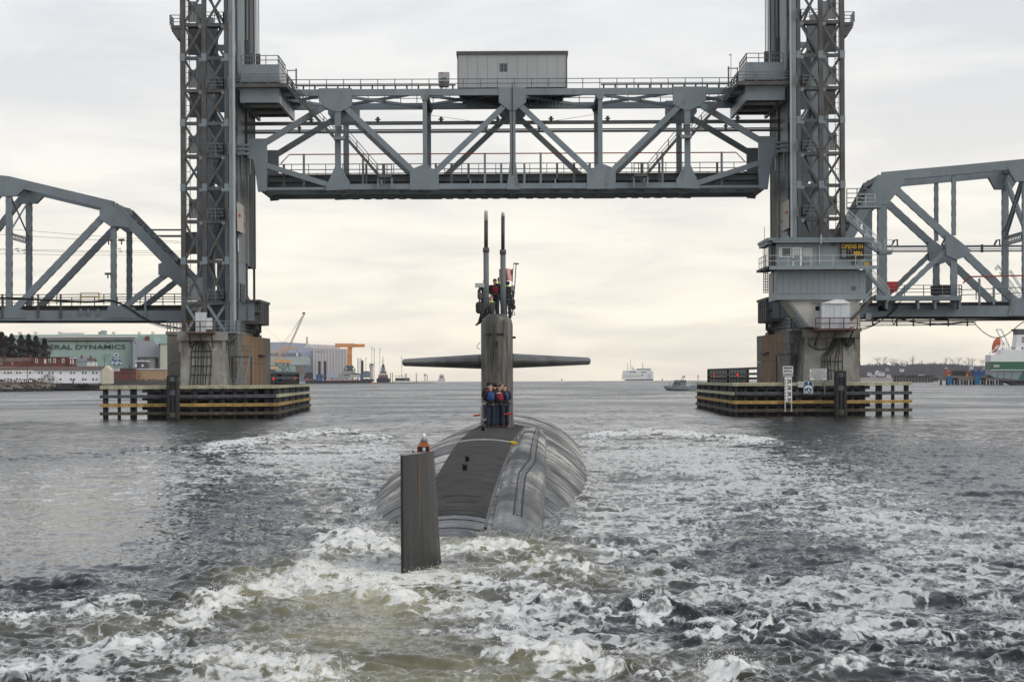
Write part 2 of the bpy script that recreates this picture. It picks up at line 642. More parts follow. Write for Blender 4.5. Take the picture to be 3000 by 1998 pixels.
 for pts, a, s1, s2 in (
   ([(560, 1312), (700, 1302), (900, 1272), (1000, 1268), (1110, 1284), (1200, 1290)], .42, 14, 10),
   ([(1660, 1284), (1850, 1268), (1950, 1270), (2100, 1282), (2350, 1306)], .38, 14, 10),
   ([(-100, 1350), (150, 1345), (300, 1332), (420, 1322), (520, 1325), (640, 1345)], .30, 12, 9),
   ([(-200, 1730), (80, 1728), (180, 1722), (330, 1748)], .34, 26, 22),
   ([(480, 1700), (620, 1690), (760, 1672), (900, 1640)], .30, 24, 20),
   ([(880, 1660), (960, 1610), (1040, 1582), (1120, 1592), (1190, 1612)], .26, 34, 20),
   ([(420, 1850), (600, 1795), (780, 1735), (900, 1712), (1060, 1735), (1270, 1790)], .30, 34, 30),
   ([(-200, 1815), (60, 1810), (300, 1795), (520, 1790), (700, 1760)], .24, 30, 24),
   ([(1300, 1625), (1400, 1615), (1500, 1622), (1620, 1650), (1720, 1700)], .26, 34, 20),
   ([(1430, 1655), (1560, 1660), (1680, 1680), (1770, 1700)], .26, 24, 16),
   ([(1540, 1735), (1640, 1760), (1700, 1775), (1780, 1795)], .30, 28, 16),
   ([(1780, 1640), (1900, 1618), (1960, 1618), (2060, 1650)], .25, 18, 12),
   ([(1760, 1795), (1880, 1790), (1980, 1805), (2080, 1822), (2200, 1852), (2360, 1900)], .32, 26, 16),
   ([(2100, 1880), (2400, 1915), (2700, 1900), (3100, 1940)], .2, 26, 18),
   ([(1800, 1760), (2100, 1745), (2400, 1790)], .2, 22, 14),
   ([(2500, 1320), (2700, 1322), (2900, 1335), (3100, 1345)], .16, 10, 8),
   ([(1380, 1912), (1640, 1935), (2000, 1960), (2300, 1980)], .2, 24, 18),
 ):
  z += a * LN(px + wx * sc * .03, py + wy * sc * .010, pts, s2, s1, 90)
 return foam, thick, turb, z, px, py


def build_river():
 t = np.concatenate([-np.geomspace(1.0, 0.27, 20)[:-1], np.linspace(-0.265, 0.265, 900), np.geomspace(0.27, 1.0, 20)[1:]])
 # rows: near rows follow the depression angle, far rows grow geometrically
 rows = [-400.0, -100.0, -20.0, 0.0, 10.0, 18.0, 24.0]
 y = 28.0
 while y < 420:
  rows.append(y)
  dpx = y * y / (2560 * H)          # metres per rendered pixel
  step = min(dpx * 0.5, 0.10 + 0.0016 * y)
  y += max(0.028, step)
 while y < 12000:
  rows.append(y)
  y *= 1.06
 rows.append(12400.0)
 rows = np.array(rows)
 nx, ny = len(t), len(rows)
 YY = np.repeat(rows[:, None], nx, 1)
 XX = t[None, :] * np.maximum(rows, 24.0)[:, None]
 Yc = np.maximum(YY, 24.0)
 foam, thick, turb, zr, px, py = water_masks(XX, Yc)
 fade = (1.0 / (1.0 + (Yc / 260.0) ** 3)) * (1 - sst(280, 410, Yc))
 near = np.clip((Yc - 24) / 3, 0, 1)
 chop = 0.5 + 0.5 * np.clip(foam + turb, 0, 1)
 sw = samp(G_SW, 60.0, XX, YY)
 ch = samp(G_CH, 18.0, XX + 0.4 * sw, YY)
 fi = samp(G_FI, 7.0, XX, YY) / (1 + (Yc / 70.0) ** 3)
 ch = ch / (1 + (Yc / 150.0) ** 3)
 sw2 = np.tanh(sw / 1.35) * 1.35
 ch = np.clip(ch, -2.2, 2.2)
 calm = 1 - 0.68 * GA(px, py, 200, 1540, 430, 170, -5) - 0.55 * GA(px, py, 1080, 1830, 260, 90)
 rgh = calm.copy()
 for g in ((640, 1530, 230, 90, -10, .7), (720, 1262, 330, 26, 0, .6), (2330, 1300, 330, 40, 3, .7), (2750, 1350, 350, 60, 5, .6), (1680, 1480, 90, 170, 0, .5), (980, 1480, 110, 130, 0, .4),
     (2250, 1860, 600, 80, 4, .7), (650, 1680, 260, 26, -6, .8), (120, 1740, 260, 26, 0, .8), (2050, 1720, 400, 70, 6, .4), (2900, 1900, 300, 60, 0, .5), (1650, 1740, 120, 30, 0, .5),
     (100, 1212, 420, 22, 0, -.62), (2950, 1208, 420, 26, 0, -.55), (1500, 1185, 700, 18, 0, -.4), (500, 1150, 900, 14, 0, .2), (200, 1400, 300, 40, -4, -.25), (2300, 1450, 300, 50, 0, -.15)):
  rgh += g[5] * GA(px + 0 * px, py, *g[:5])
 rgh = np.clip(rgh, .15, 2.2)
 amp_s = 0.055 * (0.8 + 0.3 * turb + 0.4 * GA(px, py, 2500, 1750, 800, 300) + 0.3 * GA(px, py, 650, 1540, 260, 120)) * calm
 Z = sw2 * amp_s + ch * rgh ** .6 * (0.033 + 0.008 * np.clip(thick + .5 * turb, 0, 1)) * calm + fi * (0.013 + 0.006 * np.clip(thick, 0, 1)) * (0.5 + .5 * chop)
 Z += np.clip(thick, 0, 1) * (0.012 + 0.03 * np.abs(ch) + 0.014 * np.abs(fi))
 Z = Z * fade + 0.42 * zr * (0.85 + 0.3 * samp(G_WA, 9.0, XX, YY))
 Z *= 1 - .8 * GA(px, py, 1240, 1680, 150, 50)
 sx = np.abs(XX - (-.69 + (YY - 112) * .0177))
 Z -= .03 * np.exp(-((sx - 3.6) / 1.6) ** 2) * sst(62, 70, YY) * (1 - sst(112, 150, YY))
 Z *= near
 V = np.empty((ny, nx, 3), np.float32)
 V[..., 0] = XX
 V[..., 1] = YY
 V[..., 2] = Z
 idx = np.arange(nx * ny, dtype=np.int32).reshape(ny, nx)
 q = np.stack([idx[:-1, :-1], idx[:-1, 1:], idx[1:, 1:], idx[1:, :-1]], -1).reshape(-1, 4)
 me = bpy.data.meshes.new('river_water')
 me.vertices.add(nx * ny)
 me.vertices.foreach_set('co', V.ravel())
 me.loops.add(q.size)
 me.loops.foreach_set('vertex_index', q.ravel())
 me.polygons.add(len(q))
 me.polygons.foreach_set('loop_start', np.arange(0, q.size, 4, dtype=np.int32))
 me.polygons.foreach_set('loop_total', np.full(len(q), 4, np.int32))
 me.polygons.foreach_set('use_smooth', np.ones(len(q), bool))
 me.update(calc_edges=True)
 att = me.color_attributes.new('water_mask', 'FLOAT_COLOR', 'POINT')
 c = np.ones((nx * ny, 4), np.float32)
 c[:, 0] = np.clip(foam, 0, 1.2).ravel()
 c[:, 1] = np.clip(turb, 0, 1).ravel()
 c[:, 2] = np.clip(thick, 0, 1.2).ravel()
 c[:, 3] = rgh.ravel()
 att.data.foreach_set('color', c.ravel())
 me.materials.append(water_material())
 o = bpy.data.objects.new('river_water', me)
 COL.objects.link(o)
 o['kind'] = 'structure'
 print('river', nx, ny, nx * ny)
 return V, thick, px, py


def water_material():
 nm = bpy.data.materials.new('river_water')
 nm.use_nodes = True
 nt = nm.node_tree
 nt.nodes.clear()
 n = nt.nodes.new
 L = nt.links.new

 def m(op, a, b=None, c=None, clamp=False):
  k = n('ShaderNodeMath')
  k.operation = op
  k.use_clamp = clamp
  for i, v in enumerate((a, b, c)):
   if v is None:
    continue
   if isinstance(v, (int, float)):
    k.inputs[i].default_value = v
   else:
    L(v, k.inputs[i])
  return k.outputs[0]

 def noise(vec, scale, det, rough=.6, dist=0.0):
  k = n('ShaderNodeTexNoise')
  k.inputs['Scale'].default_value = scale
  k.inputs['Detail'].default_value = det
  k.inputs['Roughness'].default_value = rough
  k.inputs['Distortion'].default_value = dist
  L(vec, k.inputs['Vector'])
  return k

 def mapping(vec, s, loc=(0, 0, 0), rz=0.0):
  k = n('ShaderNodeMapping')
  k.inputs['Scale'].default_value = s
  k.inputs['Location'].default_value = loc
  k.inputs['Rotation'].default_value = (0, 0, rz)
  L(vec, k.inputs[0])
  return k.outputs[0]

 def mixc(f, a, b):
  k = n('ShaderNodeMixRGB')
  for i, v in enumerate((f, a, b)):
   if isinstance(v, (int, float)):
    k.inputs[i].default_value = v
   elif isinstance(v, tuple):
    k.inputs[i].default_value = (*v, 1)
   else:
    L(v, k.inputs[i])
  return k.outputs[0]

 def srange(x, a, b):
  k = n('ShaderNodeMapRange')
  k.interpolation_type = 'SMOOTHSTEP'
  L(x, k.inputs[0])
  for i, v in ((1, a), (2, b)):
   if isinstance(v, (int, float)):
    k.inputs[i].default_value = v
   else:
    L(v, k.inputs[i])
  return k.outputs[0]
 geo = n('ShaderNodeNewGeometry')
 pos = geo.outputs['Position']
 att = n('ShaderNodeAttribute')
 att.attribute_name = 'water_mask'
 sep = n('ShaderNodeSeparateColor')
 L(att.outputs['Color'], sep.inputs[0])
 foam, turb, thick = sep.outputs[0], sep.outputs[1], sep.outputs[2]
 sp = n('ShaderNodeSeparateXYZ')
 L(pos, sp.inputs[0])
 dist = sp.outputs[1]
 flat = mapping(pos, (1, 1, 0))
 # foam lace
 na = noise(mapping(pos, (1.0, 0.42, 1.0)), 1.15, 5, .6, .45)
 nb = noise(mapping(pos, (1.0, 0.45, 1.0), (7, 3, 0)), 2.2, 4, .55, .6)
 rid = m('SUBTRACT', 1.0, m('MULTIPLY', m('ABSOLUTE', m('SUBTRACT', nb.outputs['Fac'], 0.5)), 7.0), clamp=True)
 f0 = m('ADD', m('MULTIPLY', na.outputs['Fac'], 0.72), m('MULTIPLY', rid, 0.26))
 thr = m('SUBTRACT', 0.665, m('MULTIPLY', foam, 0.37))
 lace = srange(f0, thr, m('ADD', thr, 0.13))
 lace = m('MULTIPLY', lace, srange(foam, 0.04, 0.2))
 lace = m('MULTIPLY', lace, m('MULTIPLY_ADD', thick, 0.35, 0.72), clamp=True)
 holes = noise(mapping(pos, (1.0, 0.5, 1.0), (5, 9, 0)), 4.0, 4, .6, .4)
 lace = m('MULTIPLY', lace, m('MULTIPLY_ADD', srange(holes.outputs['Fac'], 0.36, 0.5), 0.72, 0.28))
 # thin milky film between the lace
 film = m('MULTIPLY', srange(na.outputs['Fac'], 0.42, 0.7), m('MULTIPLY', foam, 0.26))
 fmask = m('MAXIMUM', lace, film, clamp=True)
 # small capillary relief: slopes taken straight from noise, so that they hold at any distance
 s1 = noise(mapping(pos, (1.0, 1.25, 0)), 2.6, 4, .6, .4)
 s2 = noise(mapping(pos, (1.0, 1.4, 0), (3, 8, 0)), 11.0, 3, .6, .3)
 s3 = noise(mapping(pos, (1.0, 0.10, 0), (1, 8, 0)), 0.9, 3, .6, .5)
 patch = noise(mapping(pos, (1.0, 0.6, 0), (31, 8, 0)), 0.035, 4, .6, .6)
 patch2 = noise(mapping(pos, (1.0, 0.5, 0), (3, 77, 0)), 0.011, 3, .6, .6)

 def vm(op, a, b):
  k = n('ShaderNodeVectorMath')
  k.operation = op
  for i, v in enumerate((a, b)):
   if isinstance(v, tuple):
    k.inputs[i].default_value = v
   else:
    L(v, k.inputs[i])
  return k.outputs[0]

 def scalev(a, f):
  k = n('ShaderNodeVectorMath')
  k.operation = 'SCALE'
  L(a, k.inputs[0])
  if isinstance(f, (int, float)):
   k.inputs['Scale'].default_value = f
  else:
   L(f, k.inputs['Scale'])
  return k.outputs[0]
 far = srange(dist, 70.0, 330.0)
 pmod = m('ADD', srange(patch.outputs['Fac'], 0.36, 0.66), m('MULTIPLY', srange(patch2.outputs['Fac'], 0.4, 0.62), 0.8))
 c1 = scalev(vm('SUBTRACT', s1.outputs['Color'], (.5, .5, .5)), m('MULTIPLY', m('MULTIPLY_ADD', far, 0.22, 0.42), m('MULTIPLY_ADD', pmod, 0.45, 0.55)))
 c2 = scalev(vm('SUBTRACT', s2.outputs['Color'], (.5, .5, .5)), m('MULTIPLY_ADD', far, 0.3, 0.35))
 c3 = scalev(vm('SUBTRACT', s3.outputs['Color'], (.5, .5, .5)), m('MULTIPLY', far, 0.75))
 calm = m('MULTIPLY', att.outputs['Alpha'], 1.0)
 tot = vm('MULTIPLY', vm('ADD', vm('ADD', c1, c2), c3), (1, 1, 0))
 tot = scalev(tot, calm)
 nrm = vm('ADD', geo.outputs['Normal'], tot)
 k = n('ShaderNodeVectorMath')
 k.operation = 'NORMALIZE'
 L(nrm, k.inputs[0])
 nrm = k.outputs[0]
 wat = n('ShaderNodeBsdfPrincipled')
 wat.inputs['IOR'].default_value = 1.333
 wat.inputs['Roughness'].default_value = 0.10
 L(m('MULTIPLY', m('MULTIPLY_ADD', far, 0.17, 0.11), m('MULTIPLY_ADD', pmod, 0.35, 0.65)), wat.inputs['Roughness'])
 body = mixc(turb, (0.006, 0.009, 0.011), (0.30, 0.28, 0.16))
 L(body, wat.inputs['Base Color'])
 L(nrm, wat.inputs['Normal'])
 L(m('SUBTRACT', 0.5, m('MULTIPLY', turb, 0.28)), wat.inputs['Specular IOR Level'])
 fo = n('ShaderNodeBsdfPrincipled')
 fo.inputs['Roughness'].default_value = 0.9
 fo.inputs['Specular IOR Level'].default_value = 0.2
 ftone = noise(flat, 5.0, 6, .65, .5)
 fc = mixc(m('MULTIPLY', turb, .7), (0.84, 0.85, 0.85), (0.86, 0.84, 0.74))
 fc2 = mixc(srange(ftone.outputs['Fac'], .35, .65), (0.70, 0.71, 0.69), fc)
 L(fc2, fo.inputs['Base Color'])
 bp = n('ShaderNodeBump')
 bp.inputs['Strength'].default_value = 0.3
 bp.inputs['Distance'].default_value = 0.05
 hb = noise(flat, 6.0, 8, .7, .8)
 L(hb.outputs['Fac'], bp.inputs['Height'])
 L(bp.outputs[0], fo.inputs['Normal'])
 mix = n('ShaderNodeMixShader')
 L(fmask, mix.inputs[0])
 L(wat.outputs[0], mix.inputs[1])
 L(fo.outputs[0], mix.inputs[2])
 out = n('ShaderNodeOutputMaterial')
 L(mix.outputs[0], out.inputs[0])
 return nm


RIVER = build_river()


def build_spray():
 V, thick, px, py = RIVER
 rs = np.random.RandomState(5)
 P = V.reshape(-1, 3)
 th = thick.ravel()
 Y = P[:, 1]
 ok = np.where((th > 0.62) & (Y > 29) & (Y < 210))[0]
 w = (th[ok] - 0.6)
 w = w / w.sum()
 pick = rs.choice(ok, 14000, p=w)
 base = P[pick]
 r = 0.004 + 0.008 * rs.rand(len(pick)) ** 3
 dz = np.abs(rs.randn(len(pick))) * 0.085
 c = base + np.stack([rs.randn(len(pick)) * .1, rs.randn(len(pick)) * .15, dz], 1)
 tet = np.array([(1, 0, -.5), (-.5, .87, -.5), (-.5, -.87, -.5), (0, 0, 1), (0, 0, -1.1)])
 fc = np.array([(0, 1, 3), (1, 2, 3), (2, 0, 3), (1, 0, 4), (2, 1, 4), (0, 2, 4)])
 r = r * np.clip(base[:, 1] / 60, 1, 1.6)
 v = (c[:, None, :] + tet[None] * r[:, None, None]).reshape(-1, 3)
 f = (fc[None] + (np.arange(len(pick)) * 5)[:, None, None]).reshape(-1, 3)
 me = bpy.data.meshes.new('spray')
 me.from_pydata(v.tolist(), [], f.tolist())
 me.materials.append(mat('spray_droplets', (0.8, 0.81, 0.8), 0.4, 0.02, 1))
 o = bpy.data.objects.new('spray', me)
 COL.objects.link(o)
 o['kind'] = 'stuff'


build_spray()

# ------------------------------------------------------------------ lift bridge
YN, YF = 284.0, 298.3         # near and far truss planes
S = F / YN
X0 = 0.20                     # centre line of the bridge


def A(px):
 return px / S


def Z(h):
 return H + h / S


def LA(px, py, Y):
 """distance outwards from the centre line and height, read on the left half of the photograph"""
 w = W(px, py, Y)
 return X0 - w.x, w.z


def xs(s, a):
 return X0 + s * a


def build_span():
 root = thing('lift_span', (X0, YN, Z(560)), 'long grey steel truss lift span raised high between the two towers', 'bridge span')
 nodes_b = [0, 257, 512]
 for ti, Y in enumerate((YN, YF)):
  yb = (Y - 0.34, Y + 0.34)
  yg = (Y - 0.42, Y + 0.42)

  def bar(name, s, a1, h1, a2, h2, w, d=0.6, m=STEEL):
   MB().bar((xs(s, A(a1)), Y, Z(h1)), (xs(s, A(a2)), Y, Z(h2)), A(w), d).build(name, m, root)

  def plate(name, s, pts):
   MB().poly([(xs(s, A(a)), Z(h)) for a, h in (pts if s < 0 else pts[::-1])], *yg).build(name, STEEL, root)
  for s in (-1, 1):
   bar('top_chord', s, 0, 844.5, 806, 844.5, 19, 0.7)
   bar('bottom_chord', s, 0, 569, 545, 569, 16, 0.66)
   bar('bottom_chord', s, 545, 564.5, 735, 564.5, 7, 0.5)
   bar('diagonal', s, 737, 692, 525, 820, 17)
   bar('diagonal', s, 737, 638, 517, 568, 15)
   bar('diagonal', s, 500, 812, 262, 585, 16)
   bar('diagonal', s, 250, 590, 12, 815, 16)
   bar('vertical_post', s, 512, 790, 512, 628, 17, 0.6)
   bar('vertical_post', s, 257, 838, 257, 628, 12.5, 0.5)
   plate('end_gusset_plate', s, [(776, 711), (720, 711), (720, 558), (746, 556), (754, 619), (759, 649), (776, 655)])
   plate('gusset_plate', s, [(567, 857), (470, 857), (470, 806), (503, 789), (521, 789), (553, 803), (567, 822)])
   plate('gusset_plate', s, [(520, 629), (504, 629), (478, 584), (478, 561), (547, 558), (547, 575), (538, 588)])
   plate('gusset_plate', s, [(301, 615), (292, 621), (265, 632), (249, 632), (226, 612), (217, 603), (217, 559), (301, 559)])
   plate('gusset_plate', s, [(271, 837), (243, 837), (250, 822), (264, 822)])
  MB().bar((X0, Y, Z(800)), (X0, Y, Z(630)), A(17), 0.6).build('vertical_post', STEEL, root)
  MB().poly([(X0 + A(a), Z(h)) for a, h in [(-40, 857), (-40, 814), (-9, 790), (9, 790), (40, 814), (40, 857)]], *yg).build('gusset_plate', STEEL, root)
  MB().poly([(X0 + A(a), Z(h)) for a, h in [(-9, 640), (-13, 600), (-18, 559), (18, 559), (13, 600), (9, 640)]], *yg).build('gusset_plate', STEEL, root)
  # lacing plates under the chords show as a broken dark line
  for s in (-1, 1):
   for k in range(14):
    a = 40 + k * 36
    MB().box(xs(s, A(a)), xs(s, A(a + 22)), Y - .28, Y + .28, Z(559), Z(561) - .01).build('batten_plate', STEELD, root)
 # floor system between the trusses
 for k, a in enumerate([-735, -512, -384, -257, -128, 0, 128, 257, 384, 512, 735]):
  big = a in (-735, -512, -257, 0, 257, 512, 735)
  MB().box(X0 + A(a) - .2, X0 + A(a) + .2, YN + .45, YF - .45, Z(562), Z(562) + (1.5 if big else 1.1)).build('floor_beam', STEEL, root)
  if big:
   MB().box(X0 + A(a) - .3, X0 + A(a) + .3, YN + .45, YF - .45, Z(560), Z(562) - .01).build('floor_beam_flange', STEELL, root)
 ns = [-735, -512, -257, 0, 257, 512, 735]
 for a, b in zip(ns[:-1], ns[1:]):
  for y0, y1, dz in ((YN + .5, YF - .5, 0), (YF - .5, YN + .5, .12)):
   MB().bar((X0 + A(a), y0, Z(560) + dz), (X0 + A(b), y1, Z(560) + dz), .28, .1, ref=(0, 0, 1)).build('lateral_brace', STEEL, root)
  for y0, y1, dz in ((YN + .5, YF - .5, 0), (YF - .5, YN + .5, .35)):
   MB().bar((X0 + A(a), y0, Z(838) + dz), (X0 + A(b), y1, Z(838) + dz), .35, .3, ref=(0, 0, 1)).build('lateral_brace', STEEL, root)
 for a in [-512, -257, 0, 257, 512]:
  MB().box(X0 + A(a) - .35, X0 + A(a) + .35, YN + .45, YF - .45, Z(826), Z(846)).build('top_cross_beam', STEELD, root)
 for y, z1, d in ((286.6, 603, .5), (288.6, 590, 1.3), (290.4, 590, 1.0), (292.4, 590, 1.0), (294.2, 590, 1.3), (296.2, 603, .5)):
  MB().box(X0 - A(738), X0 + A(738), y - .16, y + .16, Z(z1) - d, Z(z1)).build('stringer', STEEL, root)
 tie = None
 for k in range(92):
  x = X0 - A(735) + k * (2 * A(735) / 91)
  if tie is None:
   tie = MB().box(-.14, .14, 287.2, 295.6, Z(592), Z(603)).build('track_tie', TIESM, None)
   tie.data.transform(Matrix.Translation(-root.location))
   o = tie
  else:
   o = tie.copy()
   COL.objects.link(o)
  o.parent = root
  o.location = (x, 0, 0)
 for y in (288.2, 289.7, 293.0, 294.5):
  MB().box(X0 - A(738), X0 + A(738), y - .05, y + .05, Z(603), Z(607.5)).build('rail', TIESM, root)
 MB().box(X0 - A(720), X0 + A(720), 285.0, 286.7, Z(604.5), Z(606.5)).build('walkway_deck', STEELD, root)
 MB().box(X0 - A(720), X0 + A(720), 296.1, 297.6, Z(604.5), Z(606.5)).build('walkway_deck', STEELD, root)
 # walkway posts and rails
 for y in (284.95, 297.7):
  mb = MB()
  for h in (638, 622, 607):
   mb.box(X0 - A(716), X0 + A(716), y - .045, y + .045, Z(h) - .045, Z(h) + .045)
  for a in range(-700, 701, 50):
   mb.box(X0 + A(a) - .04, X0 + A(a) + .04, y - .04, y + .04, Z(604), Z(638))
  mb.build('walkway_railing', RAILM, root)
 for a in [-672, -430, -378, -226, -180, -130, -34, 34, 130, 180, 226, 378, 430, 600]:
  MB().box(X0 + A(a) - .12, X0 + A(a) + .12, 284.45, 284.75, Z(566), Z(637)).build('walkway_post', STEELD if abs(a) > 100 else STEEL, root)
 for a in [-614, -440, -82, 82, 440, 614]:
  MB().box(X0 + A(a) - .12, X0 + A(a) + .12, 284.8, 285.05, Z(560), Z(669)).build('pipe_support_post', STEEL, root)
 MB().tube([(X0 - A(682), 285, Z(640)), (X0 - A(657), 285, Z(667)), (X0 + A(657), 285, Z(667)), (X0 + A(682), 285, Z(640))], .07, 6).build('red_air_pipe', REDPIPE, root)
 # overhead conductor rails
 k = 291 / 284
 for h, r, m in ((755, .20, RAILM), (735.5, .075, STEEL), (729, .13, RAILM)):
  MB().box(X0 - 30.2, X0 + 30.2, 291 - r, 291 + r, H + h * 291 / F - r, H + h * 291 / F + r).build('conductor_rail', m, root)
 for a in [-640, -440, -250, -80, 80, 250, 440, 640]:
  mb = MB()
  x = X0 + A(a)
  mb.box(x - .10, x + .10, 290.8, 291.2, H + 728 * 291 / F, H + 752 * 291 / F)
  mb.box(x - .22, x + .22, 290.7, 291.3, H + 740 * 291 / F, H + 744 * 291 / F)
  mb.build('insulator', STEELD, root)
  mb = MB().box(x + 1.2, x + 1.5, 290.8, 291.2, H + 758 * 291 / F, H + 773 * 291 / F)
  mb.box(x + 1.05, x + 1.65, 290.75, 291.25, H + 764 * 291 / F, H + 767 * 291 / F)
  mb.build('insulator', STEELD, root)
 for a, zo in ((-250, 0), (250, 0)):
  mb = MB()
  for q in (-1, 1):
   mb.tube([(X0 + A(a), 290, Z(795)), (X0 + A(a) - q * A(0) + (A(120) if a < 0 else -A(120)), 290.5, Z(778)), (X0, 291, Z(772))], .02, 4)
  mb.build('catenary_wire', CABLE, root)
 # top walkway railing and duct
 for y in (YN - .25, YF + .2):
  mb = MB()
  for h in (882.5, 869.5):
   mb.box(X0 - A(650), X0 + A(650), y - .04, y + .04, Z(h) - .04, Z(h) + .04)
  for a in range(-644, 645, 50):
   mb.box(X0 + A(a) - .045, X0 + A(a) + .045, y - .04, y + .04, Z(845), Z(882.5))
  mb.build('top_railing', RAILM, root)
 for s in (-1, 1):
  a0, a1 = (168, 640) if s < 0 else (262, 640)
  MB().box(xs(s, A(a0)), xs(s, A(a1)), 286.4, 286.8, Z(872), Z(875.5)).build('cable_duct', STEELD, root)
  mb = MB()
  for a in range(a0 + 8, a1, 34):
   mb.box(xs(s, A(a)) - .09, xs(s, A(a)) + .09, 286.5, 286.7, Z(856), Z(872))
  mb.build('duct_support', STEELD, root)
 # machinery floor
 MB().box(X0 - A(152), X0 + A(152), 286.3, 296.5, Z(848), Z(858)).build('machinery_floor', STEELD, root)
 mb = MB()
 for i in range(28):
  x = X0 - A(148) + i * A(11)
  mb.box(x - .05, x + .05, 286.5, 296.3, Z(840), Z(848) - .01)
 mb.build('floor_grating', TIESM, root)
 # navigation lamps under the centre
 for x, zz in ((1489, 0), (1510 + 16, 0)):
  p = W(x, 575, 292)
  mb = MB().tube([(p.x, 292, Z(560)), (p.x, 292, p.z + .35)], .03, 5)
  mb.build('lamp_stem', STEELD, root)
  MB().lathe([(.05, .35), (.13, .32), (.14, .1), (.09, -.12), (.02, -.15)], (p.x, 292, p.z), 8).build('lamp_glass', GREENGLASS, root)
 MB().tube([(X0 - .02, YN - .5, Z(870)), (X0 - .02, YN - .5, Z(600))], .045, 5).build('cable_conduit', CABLE, root)
 return root


SPAN = build_span()


